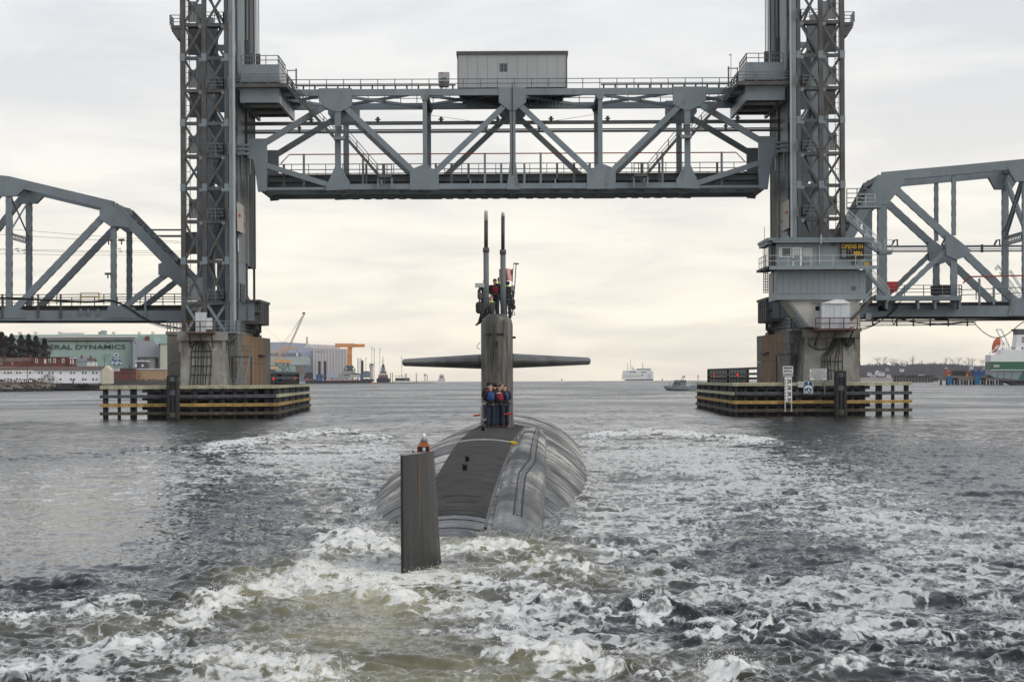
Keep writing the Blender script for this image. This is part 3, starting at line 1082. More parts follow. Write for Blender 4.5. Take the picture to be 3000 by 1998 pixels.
def build_span_ends():
 """lifting girders, end platforms and the long stairs: parts of the span, one set at each end"""
 for s in (-1, 1):
  def bx(a0, a1, y0, y1, z0, z1, name, m):
   return MB().box(xs(s, a0), xs(s, a1), y0, y1, z0, z1).build(name, m, SPAN)
  # values read at the left end
  Y0, Y1 = 279.6, 299.6
  af, zf = LA(818, 301, Y0)     # inner lower corner of the front plate
  ao, zt = LA(703, 257, Y0)
  _, zb2 = LA(706, 190, Y0)
  _, zd = LA(706, 246, Y0)
  bx(af, ao, Y0, Y1, zf + .9, zt, 'lifting_girder', STEEL)
  bx(af, ao, Y0, Y0 + .4, zf, zf + .9 - .003, 'girder_face_plate', STEEL)
  bx(af, af + .3, Y0 + .41, Y1, zf, zf + .9 - .003, 'girder_face_plate', STEELL)  # paler steel puts the light on this channel-facing side into the colour
  bx(ao - .3, ao, Y0 + .41, Y1, zf, zf + .9 - .003, 'girder_face_plate', STEEL)
  for q in range(5):
   y = Y0 + 3 + q * 3.4
   bx(af + .35, ao - .35, y, y + 1.0, zf + .2, zf + .85, 'girder_rib', CREAM if q % 2 else STEELD)
  bx(af, ao - .1, Y0, Y0 + 9, zd + .15, zb2, 'equaliser_housing', STEEL)
  bx(af - .02, af - .004, Y0 + .2, Y0 + 8.8, zd + .35, zb2 - .3, 'painted_lit_side', STEELL)  # pale sheet paints the lit side of the housing
  ai, _ = LA(841, 250, Y0 - .8)
  ap, zp1 = LA(677, 246, Y0 - .8)
  _, zp0 = LA(700, 257, Y0 - .8)
  bx(ai, ap, Y0 - 1.0, Y0 - .003, zp0, zp1, 'platform', STEELD)
  bx(ai, af - .003, Y0 - .003, Y1 - 2, zp0, zp1, 'platform', STEELD)
  hr = 27 * Y0 / F
  railing(SPAN, [(xs(s, ap), Y0 - .95, zp1), (xs(s, ai), Y0 - .95, zp1), (xs(s, ai), Y0 + 9, zp1)], hr, RAILM, 'platform_railing', 3, 2.0, .045)
  railing(SPAN, [(xs(s, ao - .15), Y0 + .1, zb2), (xs(s, af + .1), Y0 + .1, zb2), (xs(s, af + .1), Y0 + 8.8, zb2)], 26 * Y0 / F, RAILM, 'platform_railing', 2, 1.6, .045)
  # rope sockets on top
  for px, pw, pt in ((724, 14, 120), (756, 13, 160), (738, 5, 160)):
   a0, zz = LA(px - pw / 2, pt, Y0 + 6)
   a1, _ = LA(px + pw / 2, pt, Y0 + 6)
   bx(a0, a1, Y0 + 5.5, Y0 + 6.3, zb2, zz, 'rope_socket', STEELD)
  # little gate frame where the stairs start
  a0, z0 = LA(868, 262, 283.4)
  _, z1 = LA(868, 202, 283.4)
  mb = MB()
  mb.box(xs(s, a0) - .08, xs(s, a0) + .08, 283.3, 283.5, z0, z1)
  mb.box(xs(s, a0 + 1.0) - .05, xs(s, a0 + 1.0) + .05, 283.3, 283.5, z0, z1 - .1)
  mb.box(xs(s, a0), xs(s, a0 + 1.0), 283.34, 283.46, z1 - .25, z1 - .15)
  mb.build('gate_frame', RAILM, SPAN)
  # stairs: platform -> landing -> deck
  P0 = LA(845, 256, 283.2)
  P1 = LA(978, 402, 283.2)
  P2 = LA(1012, 402, 283.2)
  P3 = LA(1108, 512, 283.2)
  P4 = LA(1148, 512, 283.2)

  def flight(pa, pb):
   a = Vector((xs(s, pa[0]), 282.7, pa[1]))
   b = Vector((xs(s, pb[0]), 282.7, pb[1]))
   for y in (282.7, 283.5):
    MB().bar((a.x, y, a.z), (b.x, y, b.z), .32, .06).build('stair_stringer', STEELD, SPAN)
   n = int((a - b).length / .32)
   mb = MB()
   for i in range(1, n):
    p = a + (b - a) * (i / n)
    mb.box(p.x - .13, p.x + .13, 282.73, 283.47, p.z - .02, p.z + .02)
   mb.build('stair_treads', STEELD, SPAN)
   mb = MB()
   for y in (282.7, 283.5):
    for dz in (.55, 1.05):
     mb.bar((a.x, y, a.z + dz), (b.x, y, b.z + dz), .07, .07)
    for i in range(0, n + 1, 6):
     p = a + (b - a) * (i / n)
     mb.box(p.x - .03, p.x + .03, y - .03, y + .03, p.z, p.z + 1.05)
   mb.build('stair_handrail', RAILM, SPAN)
  flight(P0, P1)
  flight(P2, P3)
  bx(P1[0], P2[0], 282.5, 283.6, P1[1] - .35, P1[1], 'stair_landing', STEEL)
  railing(SPAN, [(xs(s, P1[0]), 282.6, P1[1]), (xs(s, P2[0]), 282.6, P2[1])], 1.05, RAILM, 'landing_railing', 3, .6, .04)
  MB().box(xs(s, P1[0] - .35), xs(s, P1[0] - .95), 282.35, 282.5, P1[1] + .3, P1[1] + 1.15).build('junction_box', STEELD, SPAN)
  bx(P3[0], P4[0], 282.5, 283.6, P3[1] - .38, P3[1] - .1, 'stair_landing', STEELD)
  railing(SPAN, [(xs(s, P3[0]), 282.6, P3[1] - .1), (xs(s, P4[0]), 282.6, P3[1] - .1)], 1.15, RAILM, 'landing_railing', 2, .6, .05)
  for a in (P3[0], P4[0]):
   bx(a - .1, a + .1, 283.0, 283.3, P3[1] - 1.5, P3[1] - .38, 'landing_hanger', STEEL)
  # guide shoes toward the tower
  aa, zz = LA(694, 440, 282.5)
  ab, _ = LA(730, 440, 282.5)
  for d in (0, .5, .95):
   bx(ab, aa, 282.3, 283.2, zz - .55 + d, zz - .3 + d, 'guide_arm', STEEL)
  aa, z0 = LA(690, 452, 282.4)
  bx(aa - .2, aa + .1, 282.2, 283.3, z0, z0 + 2.0, 'guide_shoe', STEEL)


build_span_ends()


def build_machinery_house():
 r = thing('machinery_house', (X0, 286, Z(859)), 'pale grey metal machinery house standing on top of the lift span', 'machinery house')
 k = 286 / 284
 a0, z0 = -160.5 * 286 / F, H + 858 * 286 / F
 z1 = H + 955 * 286 / F
 w = 2 * -a0
 mb = MB().box(X0 + a0 + .05, X0 - a0 - .05, 286.05, 296.4, z0, z1)
 mb.build('wall_core', HOUSED, r)
 n = 11
 pw = w / n
 for i in range(n):
  x = X0 + a0 + i * pw
  if i == 4:
   # window in this panel
   wx0, wx1 = x + .25 * pw, x + .25 * pw + .84
   zz0, zz1 = z0 + 1.75, z0 + 2.65
   mb = MB()
   mb.box(x + .012, wx0, 286.0, 286.04, z0, z1)
   mb.box(wx1, x + pw - .012, 286.0, 286.04, z0, z1)
   mb.box(wx0, wx1, 286.0, 286.04, z0, zz0)
   mb.box(wx0, wx1, 286.0, 286.04, zz1, z1)
   p = mb.build('wall_panel', HOUSEW, r)
   MB().box(wx0, wx1, 286.02, 286.045, zz0, zz1).build('window', GLASS, r)
   f = MB()
   f.box(wx0 - .04, wx0 + .04, 285.97, 286.0, zz0, zz1)
   f.box(wx1 - .04, wx1 + .04, 285.97, 286.0, zz0, zz1)
   f.box(wx0 - .04, wx1 + .04, 285.97, 286.0, zz1, zz1 + .05)
   f.box((wx0 + wx1) / 2 - .02, (wx0 + wx1) / 2 + .02, 285.98, 286.0, zz0, zz1)
   f.build('window_frame', STEEL, r)
   continue
  MB().box(x + .012, x + pw - .012, 286.0, 286.04, z0, z1).build('wall_panel', HOUSEW, r)
 for q, x in ((0, X0 + a0), (1, X0 - a0)):
  for j in range(9):
   MB().box(x - .02, x + .02, 286.05 + j * 1.15, 286.05 + (j + 1) * 1.15 - .02, z0, z1).build('side_panel', HOUSEW, r)
 MB().box(X0 + a0 - .12, X0 - a0 + .12, 285.8, 296.6, z1 - .02, z1 + .34).build('roof_fascia', HOUSED, r)
 for x in (X0 + a0 + .03, X0 - a0 - .03):
  MB().box(x - .05, x + .05, 285.9, 285.98, z0, z1).build('downpipe', HOUSED, r)
 r2 = thing('ventilation_unit', (W(1300, 257, 285.6).x, 285.6, Z(858)), 'light grey box unit on the span left of the machinery house', 'air unit')
 p0, p1 = W(1284, 254, 285.6), W(1316, 212, 285.6)
 zm = p0.z + .55
 MB().box(p0.x, p1.x, 285.6, 287.0, zm, p1.z).build('cabinet', HOUSEW, r2)
 MB().box(p0.x + .08, p1.x - .08, 285.7, 286.9, p0.z, zm - .01).build('base', STEELD, r2)
 MB().lathe([(.28, 0), (.28, .05)], ((p0.x + p1.x) / 2, 285.55, zm + .35), 12).build('fan_cover', STEELD, r2)
 MB().box(p0.x + .26, p0.x + .55, 285.57, 285.59, p1.z - .16, p1.z - .04).build('red_label', REDP, r2)
 r3 = thing('wind_mast', (W(2142, 215, 284).x, 284, Z(880)), 'thin wind vane mast by the right end of the span', 'mast')
 b = W(2141.5, 248, 283.6)
 t = W(2141.5, 158, 283.6)
 MB().tube([b, t], .035, 5).build('pole', RAILM, r3)
 MB().box(t.x - .22, t.x + .05, 283.58, 283.62, t.z - .2, t.z - .1).build('vane', RAILM, r3)


build_machinery_house()


# ------------------------------------------------------------------ towers
def build_tower(s, label):
 YA = 278.0
 YB = 300.0
 r = thing('lift_tower', (xs(s, 33), YA, 9.0), label, 'tower')
 zt = H + 1260 * YA / F
 zb = LA(600, 972, YA)[1]

 def bx(a0, a1, y0, y1, z0, z1, name, m):
  return MB().box(xs(s, a0), xs(s, a1), y0, y1, z0, z1).build(name, m, r)

 def a_of(px, Y, py=500):
  return LA(px, py, Y)[0]
 hor = [-28, 68, 166, 261, 357, 453, 547, 644, 761, 883]
 zh = [LA(600, y, YA)[1] for y in hor]
 # front columns, built up of lengths between splices
 cols = [(a_of(542, YA), a_of(529, YA), .9, STEELD), (a_of(605, YA), a_of(592, YA), .7, STEELD), (a_of(669, YA), a_of(658, YA), .6, STEELD)]
 for (a0, a1, d, m) in cols:
  for z0, z1 in zip([zb] + zh[::-1][1::2], zh[::-1][1::2] + [zt]):
   bx(a0, a1, YA, YA + d, z0, z1 - .02, 'column', m)
   bx(a0 - .04, a1 + .04, YA - .03, YA - .003, z1 - .5, z1 + .3, 'splice_plate', STEEL)
 # box leg beside the channel with its bright riveted edge
 for z0, z1 in zip([zb] + zh[::-1][1::2], zh[::-1][1::2] + [zt]):
  bx(a_of(682, YA), a_of(671, YA), YA, YA + 1.1, z0, z1 - .02, 'box_leg', STEEL)
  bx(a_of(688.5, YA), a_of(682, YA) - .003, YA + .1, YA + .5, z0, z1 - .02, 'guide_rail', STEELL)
 for i, y in enumerate(hor):
  z = zh[i]
  for c0, c1 in (((529 + 13, 592)), ((605, 658))):
   bx(a_of(c1, YA), a_of(c0, YA), YA + .1, YA + .5, z - .38, z, 'strut', STEELD)
  if i % 2 == 1:
   bx(a_of(656, YA), a_of(546, YA), YA + .55, YA + 2.4, z - .3, z - .15, 'landing', STEELD)
   for (c0, c1) in ((606, 656),):
    railing(r, [(xs(s, a_of(c0, YA)), YA - .1, z), (xs(s, a_of(c1, YA)), YA - .1, z), (xs(s, a_of(c1, YA)), YA + 2.2, z)], 1.15, RAILM, 'landing_railing', 3, .9, .04)
   # small bracket balcony on the channel edge of each landing
   railing(r, [(xs(s, a_of(668, YA)), YA - .2, z), (xs(s, a_of(674, YA)), YA - 1.1, z)], 1.15, RAILM, 'ladder', 4, .4, .04)
 # X bracing in two bays
 for i in range(len(hor) - 1):
  for c0, c1 in ((543, 592), (606, 657)):
   aL, aR = a_of(c0, YA), a_of(c1, YA)
   z0, z1 = zh[i] - .45, zh[i + 1] + .08
   MB().bar((xs(s, aL), YA + .15, z1), (xs(s, aR), YA + .15, z0), .26, .14).build('brace', STEELD, r)
   MB().bar((xs(s, aL), YA + .32, z0), (xs(s, aR), YA + .32, z1), .26, .14).build('brace', STEELD, r)
   bx(aR - .05, aR + .32, YA + .02, YA + .12, z0 - .1, z0 + .25, 'joint_plate', STEEL)
 # bottom panel bracing
 for c0, c1 in ((543, 592), (606, 657)):
  aL, aR = a_of(c0, YA), a_of(c1, YA)
  z0, z1 = zh[-1] - .4, zb
  MB().bar((xs(s, aL), YA + .15, z0), (xs(s, aR), YA + .15, z1), .3, .14).build('brace', STEEL, r)
  MB().bar((xs(s, aR), YA + .32, z0), (xs(s, aL), YA + .32, z1), .3, .14).build('brace', STEEL, r)
 # lift cage panels in the shore-side bay
 for py0, py1 in ((5, 66), (205, 258), (398, 450), (584, 640)):
  za, zc = LA(566, py1, 279.6)[1], LA(566, py0, 279.6)[1]
  aL, aR = a_of(552, 279.6), a_of(581, 279.6)
  w = aL - aR
  for q in range(4):
   bx(aR + q * w / 4 + .01, aR + (q + 1) * w / 4 - .01, 279.6, 279.7, za, zc - (.02 if q in (0, 3) else .0), 'cage_panel', STEELL)
  for q in (.28, .72):
   bx(aR + q * w - .05, aR + q * w + .05, 279.55, 279.59, zc - 1.0, zc - .3, 'cage_slot', BLACK)
 za, zc = LA(566, 881, 279.4)[1], LA(566, 812, 279.4)[1]
 bx(a_of(594, 279.4), a_of(545, 279.4), 279.4, 280.4, za, zc, 'machine_housing', WHITESHED)
 za, zc = LA(566, 911, 279.4)[1], LA(566, 890, 279.4)[1]
 MB().poly([(xs(s, a_of(591, 279.4)), zc), (xs(s, a_of(551, 279.4)), zc), (xs(s, a_of(560, 279.4)), za), (xs(s, a_of(584, 279.4)), za)][::(1 if s < 0 else -1)], 279.4, 280.2).build('machine_hopper', WHITESHED, r)
 # stairs and shafts inside
 for py0, py1, c0, c1, Y in ((-60, -10, 606, 640, 283), (75, 162, 552, 598, 284), (75, 158, 603, 640, 284),
        (165, 262, 626, 664, 282), (547, 644, 622, 664, 282), (357, 452, 622, 664, 282), (455, 540, 628, 664, 283), (262, 345, 556, 590, 284), (262, 330, 630, 664, 283),
        (650, 760, 628, 664, 283), (765, 880, 634, 664, 283), (680, 745, 545, 575, 285)):
  bx(a_of(c1, Y), a_of(c0, Y), Y, Y + .25, LA(c0, py1, Y)[1], LA(c0, py0, Y)[1], 'shaft_panel', STEEL if c0 > 600 else STEELD)
 for i in range(len(hor) - 1):
  z0, z1 = zh[i], zh[i + 1]
  # stair flights zigzag between the landings
  y0 = 280.6
  a0, a1 = a_of(612, y0), a_of(650, y0)
  if i % 2:
   a0, a1 = a1, a0
  mb = MB()
  mb.bar((xs(s, a0), y0, z0), (xs(s, a1), y0, z1), .22, .08)
  mb.bar((xs(s, a0), y0 + .8, z0), (xs(s, a1), y0 + .8, z1), .22, .08)
  for q in range(1, 12):
   f = q / 12
   mb.box(xs(s, a0 + (a1 - a0) * f) - .12, xs(s, a0 + (a1 - a0) * f) + .12, y0 + .05, y0 + .75, z0 + (z1 - z0) * f - .02, z0 + (z1 - z0) * f + .02)
  mb.build('stair_flight', STEELD, r)
 # rear legs, wide built-up members, and rear bracing
 for (a0, a1, y0, y1) in ((a_of(630, 300), a_of(606, 300), 298.6, 300), (a_of(592, 288), a_of(576, 288), 288, 289.2)):
  for z0, z1 in zip(zh[::-1][:-1], zh[::-1][1:]):
   bx(a0, a1, y0, y1, z0, z1 - .02, 'rear_column', STEEL)
 bx(a_of(636, 300), a_of(604, 300), 298.6, 300, zb, zh[-1] - .02, 'rear_column', STEEL)
 for i in range(1, len(hor) - 1, 2):
  z0, z1 = zh[i], zh[min(i + 2, len(hor) - 1)]
  aL, aR = 35.2, 30.8
  MB().bar((xs(s, aL), 299.4, z0), (xs(s, aR), 299.4, z1), .75, .4).build('rear_brace', STEEL, r)
  MB().bar((xs(s, aR), 298.9, z0), (xs(s, aL), 298.9, z1), .75, .4).build('rear_brace', STEEL, r)
  bx(30.8, 35.2, 298.7, 299.0, z0 - .35, z0 + .35, 'rear_strut', STEEL)
  bx(32.2, 34.0, 298.4, 298.6, (z0 + z1) / 2 - 1.1, (z0 + z1) / 2 + .9, 'rear_gusset', STEELD)
 # deep side web facing the channel
 Yr0, Yr1 = 283.2, 290.6
 for z0, z1 in zip([LA(700, 978, 284)[1]] + zh[::-1][1:], zh[::-1][1:] + [zt]):
  bx(30.35, 31.9, Yr0, Yr1, z0, z1 - .015, 'main_leg', STEEL)
 # recessed panel and diagonals between front leg and main leg
 bx(31.0, 31.2, 279.2, 283.1, zb, zt, 'side_web', STEEL)
 for i in range(0, len(hor) - 1):
  z0, z1 = zh[i], zh[i + 1]
  y0, y1 = (279.0, 283.2) if i % 2 else (283.2, 279.0)
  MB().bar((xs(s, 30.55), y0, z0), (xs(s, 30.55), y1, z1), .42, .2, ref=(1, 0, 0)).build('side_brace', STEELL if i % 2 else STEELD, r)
 # guide girder behind, stopping above the deck
 zg = LA(740, 785, 296)[1]
 for z0, z1 in zip([zg] + zh[::-1][3:], zh[::-1][3:] + [zt]):
  bx(30.15, 31.6, 291.0, 299.2, z0, z1 - .015, 'guide_girder', STEELD)
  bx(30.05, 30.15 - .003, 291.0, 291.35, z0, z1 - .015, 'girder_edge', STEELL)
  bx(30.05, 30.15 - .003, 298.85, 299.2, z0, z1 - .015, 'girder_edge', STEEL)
 zbk = LA(740, 884, 296)[1]
 bx(30.2, 30.5, 291.1, 291.4, zbk, zg, 'slim_post', STEEL)
 bx(30.2, 30.45, 299.5, 299.8, zbk, zg + 12, 'slim_post', STEELD)
 # pale side panel with two red pointers
 zz0, zz1 = LA(690, 674, 279.2)[1], LA(690, 593, 279.2)[1]
 for q in range(2):
  ya = 279.3 + q * 3.6
  bx(30.0, 30.12, ya, ya + 3.55, zz0 - .1, zz1, 'pale_panel', CREAM)
 bx(29.9, 29.995, 279.6, 281.4, zz1 - 1.45, zz1 - 1.2, 'red_pointer', REDP)
 bx(29.9, 29.995, 285.6, 288.6, zz1 - 2.1, zz1 - 1.85, 'red_pointer', REDP)
 zz0, zz1 = LA(690, 735, 280)[1], LA(690, 697, 280)[1]
 bx(30.25, 30.33, 280.8, 282.2, zz0, zz1, 'access_hatch', GLASS)
 # latch and buffer at the span end
 za, zc = LA(735, 512, 286)[1], LA(735, 462, 286)[1]
 bx(29.3, 30.1, 285.4, 286.3, za, zc, 'latch_housing', STEELL)
 bx(29.3, 30.1, 285.0, 287.0, zc, zc + .35, 'latch_cap', STEELD)
 bx(29.62, 29.8, 285.3, 285.5, zg, za, 'latch_rail', STEELL)
 # balcony on the shore side near the top
 zz = LA(510, 75, YA)[1]
 bx(a_of(529, YA), a_of(502, YA), YA, YA + 3, zz - .35, zz, 'balcony', STEELD)
 mb = MB()
 a0, a1 = a_of(529, YA), a_of(504, YA)
 for q in range(4):
  f = q / 4
  mb.box(xs(s, a0), xs(s, a0 + (a1 - a0) * (1 - f * .8)), YA + .1, YA + 2.9, zz - .35 - .28 * (q + 1), zz - .353 - .28 * q)
 mb.build('balcony_bracket', STEELD, r)
 railing(r, [(xs(s, a0), YA + .05, zz), (xs(s, a_of(500, YA)), YA + .05, zz), (xs(s, a_of(500, YA)), YA + 2.9, zz)], 1.1, RAILM, 'balcony_railing', 3, .9, .045)
 # machinery at deck level on the channel side
 z0, z1 = LA(735, 941, 287)[1], LA(735, 886, 287)[1]
 bx(28.9, 31.5, 285.5, 296.0, z0, z1, 'deck_end_box', STEEL)
 bx(28.2, 31.6, 285.2, 297.0, z1, z1 + .25, 'deck_end_plate', STEELD)
 for q in range(5):
  bx(28.2, 28.6, 286.2 + q * 2.1, 287.0 + q * 2.1, z0 - .3, z1, 'fender_rib', STEELD)
 bx(28.3, 28.9 - .003, 285.6, 295.6, z0 + .9, z0 + 1.15, 'fender_strap', STEELD)
 bx(28.3, 31.5, 285.6, 296.0, z0 - .35, z0 - .02, 'deck_end_sole', STEELD)
 for a, y in ((29.1, 288), (29.1, 294), (30.4, 285.8)):
  bx(a - .15, a + .15, y - .15, y + .15, LA(740, 976, y)[1], z0 - .36, 'bearing_post', STEELD)
 z1b = LA(700, 852, 279)[1]
 bx(a_of(700, 279.4), a_of(684, 279.4), 279.2, 280.6, z1b - 1.1, z1b - .9, 'side_platform', STEEL)
 railing(r, [(xs(s, 30.35), 278.4, z0 + 1.9), (xs(s, 29.7), 278.4, z0 + 1.9), (xs(s, 29.7), 283, z0 + 1.9)], 2.0, RAILM, 'cage_railing', 2, .45, .04)
 # rooms at the foot of the lattice
 bx(a_of(664, 280), a_of(610, 280), 280.2, 283, LA(640, 972, 280)[1], LA(640, 886, 280)[1], 'foot_room', STEEL)
 bx(a_of(598, 282), a_of(545, 282), 282.2, 286, LA(570, 972, 282)[1], LA(570, 890, 282)[1], 'foot_room', STEELD)
 # ladder up the shore column
 mb = MB()
 x = xs(s, a_of(546, YA) - .1)
 for q in range(int((zt - zb) / .6)):
  mb.box(x - .2, x + .2, YA + .95, YA + 1.0, zb + q * .6, zb + q * .6 + .05)
 mb.box(x - .22, x - .17, YA + .93, YA + 1.0, zb, zt)
 mb.box(x + .17, x + .22, YA + .93, YA + 1.0, zb, zt)
 mb.build('ladder', STEELD, r)
 # hoist ropes
 k = 0
 for px, w in ((721, 3.2), (727, 2.2), (731, 2.6), (745, 4), (750, 3), (754, 2), (758.5, 2.4)):
  Y = 285.6
  a, zz = LA(px, 150, Y)
  rope = MB().tube([(xs(s, a), Y, LA(px, 190, Y)[1]), (xs(s, a), Y, zt)], w / 2 / 26.3, 6)
  rope.build('hoist_rope', CABLE, SPAN)
 for px in (697, 712):
  a, zz = LA(px, 150, 281)
  MB().tube([(xs(s, a), 279.5 + (px - 697) * .3, LA(px, 940, 281)[1]), (xs(s, a), 279.5 + (px - 697) * .3, zt)], .05, 5).build('operating_rope', CABLE, r)
 return r


T_L = build_tower(-1, 'left lattice steel lift tower rising from the pier without a control house')
T_R = build_tower(1, 'right lattice steel lift tower rising behind the control house with the sign')


# ------------------------------------------------------------------ approach spans
def truss(root, pts, members, Y, sd=1):
 for name, a, b, w, d in members:
  p, q = pts[a], pts[b]
  P = (p[0], Y, p[1])
  Q = (q[0], Y, q[1])
  MB().ibar(P, Q, w, d, t=.2).build(name, STEEL, root) if name == 'none' else MB().bar(P, Q, w, d).build(name, STEEL, root)
  # lattice edge: small battens proud of the long members give their toothed outline
  if name in ('diagonal', 'vertical_post', 'hanger'):
   P, Q = Vector(P), Vector(Q)
   t = (Q - P).normalized()
   sdv = t.cross(Vector((0, 1, 0))).normalized()
   n = max(2, int((Q - P).length / 1.1))
   mb = MB()
   for i in range(1, n):
    c = P + (Q - P) * (i / n)
    for k in (-1, 1):
     mb.bar(c + sdv * (k * w / 2) - t * .28, c + sdv * (k * w / 2) + t * .28, .07, d * .7)
   mb.build('batten_edge', STEELD, root, kind='stuff')


def build_approach_left():
 Yn, Yf = 284.0, 295.7
 r = thing('approach_truss_span', (W(200, 925, Yn).x, Yn, W(200, 940, Yn).z), 'fixed truss railway span running off the left edge of the picture', 'bridge span')
 P = {'T1': (27, 531), 'T2': (333, 604), 'T0': (-280, 500), 'TM': (-600, 520), 'E': (645, 925), 'B2': (333, 925), 'B1': (27, 925), 'B0': (-280, 925), 'BM': (-600, 925), 'Q': (505, 790), 'K2': (352, 905)}
 pts = {k: (W(*v, Yn).x, W(*v, Yn).z) for k, v in P.items()}
 mem = [('top_chord', 'T0', 'T1', 1.02, .9), ('top_chord', 'TM', 'T0', 1.02, .9), ('top_chord', 'T1', 'T2', 1.02, .9), ('end_post', 'T2', 'E', 1.02, .9),
     ('bottom_chord', 'E', 'B2', 1.12, .8), ('bottom_chord', 'B2', 'B1', 1.12, .8), ('bottom_chord', 'B1', 'B0', 1.12, .8), ('bottom_chord', 'B0', 'BM', 1.12, .8),
     ('diagonal', 'T2', 'B1', .74, .6), ('diagonal', 'T1', 'B0', .74, .6), ('diagonal', 'B2', 'Q', .62, .5), ('diagonal', 'T0', 'BM', .74, .6),
     ('vertical_post', 'T1', 'B1', .68, .6), ('vertical_post', 'T2', 'B2', .60, .55), ('vertical_post', 'T0', 'B0', .68, .6)]
 for Y in (Yn, Yf):
  truss(r, pts, mem, Y)
  for nm, (cx, cz), pol in (('gusset_plate', pts['T2'], [(-1.5, -.35), (-1.5, -1.5), (-.3, -2.3), (.9, -2.3), (2.2, -2.5), (.4, .1)]),
          ('gusset_plate', pts['T1'], [(-1.2, -.4), (-.9, -1.7), (.9, -1.7), (1.9, -.7), (1.9, -.3)]),
          ('gusset_plate', pts['B1'], [(-.6, .9), (.5, .9), (1.7, 0.6), (1.9, -.3), (-1.0, -.3)]),
          ('gusset_plate', pts['B2'], [(-.5, 1.1), (.5, 1.1), (2.3, .9), (2.8, -.3), (-1.0, -.3)]),
          ('gusset_plate', pts['Q'], [(-1.5, .6), (-1.0, .8), (1.7, -1.5), (1.2, -2.2), (-.3, -.9), (-1.5, -.6)])):
   MB().poly([(cx + a, cz + b) for a, b in pol], Y - .5, Y + .5).build(nm, STEEL, r)
 # portal lacing between the two end posts
 t2, e = Vector((pts['T2'][0], 0, pts['T2'][1])), Vector((pts['E'][0], 0, pts['E'][1]))
 n = 7
 for i in range(n):
  f0, f1 = i / n * .42 + .03, (i + 1) / n * .42 + .03
  a, b = t2 + (e - t2) * f0, t2 + (e - t2) * f1
  MB().bar((a.x, Yn + .4, a.z + .2), (b.x, Yf - .4, b.z + .2), .22, .12, ref=(0, 0, 1)).build('portal_lacing', STEEL, r)
  MB().bar((a.x, Yf - .4, a.z + .2), (b.x, Yn + .4, b.z + .2), .22, .12, ref=(0, 0, 1)).build('portal_lacing', STEEL, r)
 for f in (0.01, .45):
  a = t2 + (e - t2) * f
  MB().bar((a.x, Yn + .4, a.z), (a.x, Yf - .4, a.z), .9, .6, ref=(0, 0, 1)).build('portal_beam', STEEL, r)
 for k in ('T1', 'T0'):
  MB().bar((pts[k][0], Yn + .4, pts[k][1]), (pts[k][0], Yf - .4, pts[k][1]), .7, .6, ref=(0, 0, 1)).build('top_strut', STEEL, r)
 for a, b in (('T0', 'T1'), ('T1', 'T2')):
  MB().bar((pts[a][0], Yn + .4, pts[a][1]), (pts[b][0], Yf - .4, pts[b][1]), .3, .2, ref=(0, 0, 1)).build('top_lateral', STEEL, r)
  MB().bar((pts[a][0], Yf - .4, pts[a][1]), (pts[b][0], Yn + .4, pts[b][1]), .3, .2, ref=(0, 0, 1)).build('top_lateral', STEEL, r)
 # sway frame at T1: crossed angles and a latticed strut
 x = pts['T1'][0]
 zt_ = pts['T1'][1] - 1.4
 zm = W(40, 700, Yn).z
 MB().bar((x, Yn + .3, zt_), (x, Yf - .3, zm + .8), .14, .14).build('sway_brace', STEEL, r)
 MB().bar((x, Yf - .3, zt_), (x, Yn + .3, zm + .8), .14, .14).build('sway_brace', STEEL, r)
 mb = MB()
 for dz in (0, .62):
  mb.box(x - .08, x + .08, Yn + .3, Yf - .3, zm + dz, zm + dz + .09)
 for q in range(12):
  ya = Yn + .3 + q * (Yf - Yn - .6) / 12
  yb = ya + (Yf - Yn - .6) / 12
  mb.bar((x, ya, zm + .05), (x, yb, zm + .65), .06, .06, ref=(1, 0, 0))
  mb.bar((x, yb, zm + .05), (x, ya, zm + .65), .06, .06, ref=(1, 0, 0))
 mb.build('sway_strut', STEEL, r)
 # deck
 z = pts['B1'][1]
 xl, xr = pts['BM'][0], xs(-1, 31.6)
 MB().box(xl, xr, 286.2, 294.0, z + .8, z + 1.15).build('track_deck', TIESM, r)
 for y in (286.4, 288.8, 291.2, 293.6):
  MB().box(xl, xr, y - .15, y + .15, z - .4, z + .8 - .003).build('stringer', STEELD, r)
 for k in ('B2', 'B1', 'B0'):
  MB().box(pts[k][0] - .25, pts[k][0] + .25, Yn + .45, Yf - .45, z - .55, z + .35).build('floor_beam', STEELD, r)
 zl = z + 1.2
 railing(r, [(xl, Yn + 1.0, zl), (xr - 3.5, Yn + 1.0, zl)], 1.15, RAILM, 'deck_railing', 2, 2.6, .05)
 railing(r, [(xl, Yf - 1.0, zl), (xr - 3.5, Yf - 1.0, zl)], 1.15, RAILM, 'deck_railing', 2, 2.6, .05)
 for px in (7, 112, 178, 426):
  p = W(px, 862, Yn - .5)
  MB().box(p.x - .1, p.x + .1, Yn - .65, Yn - .45, z - .3, p.z).build('walkway_post', STEELD if px < 400 else STEEL, r)
 for px in (236, 259, 288):
  p = W(px, 862, Yn - .5)
  MB().box(p.x - .12, p.x + .12, Yn - .65, Yn - .45, W(px, 923, Yn).z, z + .7).build('bracket', STEEL, r)
 a, b = W(237, 885, Yn - .8), W(290, 858, Yn - .8)
 mb = MB()
 for x in (a.x, (b.x)):
  mb.box(x - .07, x + .07, Yn - .85, Yn - .75, a.z, b.z)
 for zz in (b.z, (a.z + b.z) / 2 + .1):
  mb.box(a.x, b.x, Yn - .83, Yn - .77, zz - .04, zz + .04)
 mb.build('yellow_gate_railing', TIMBY, r)
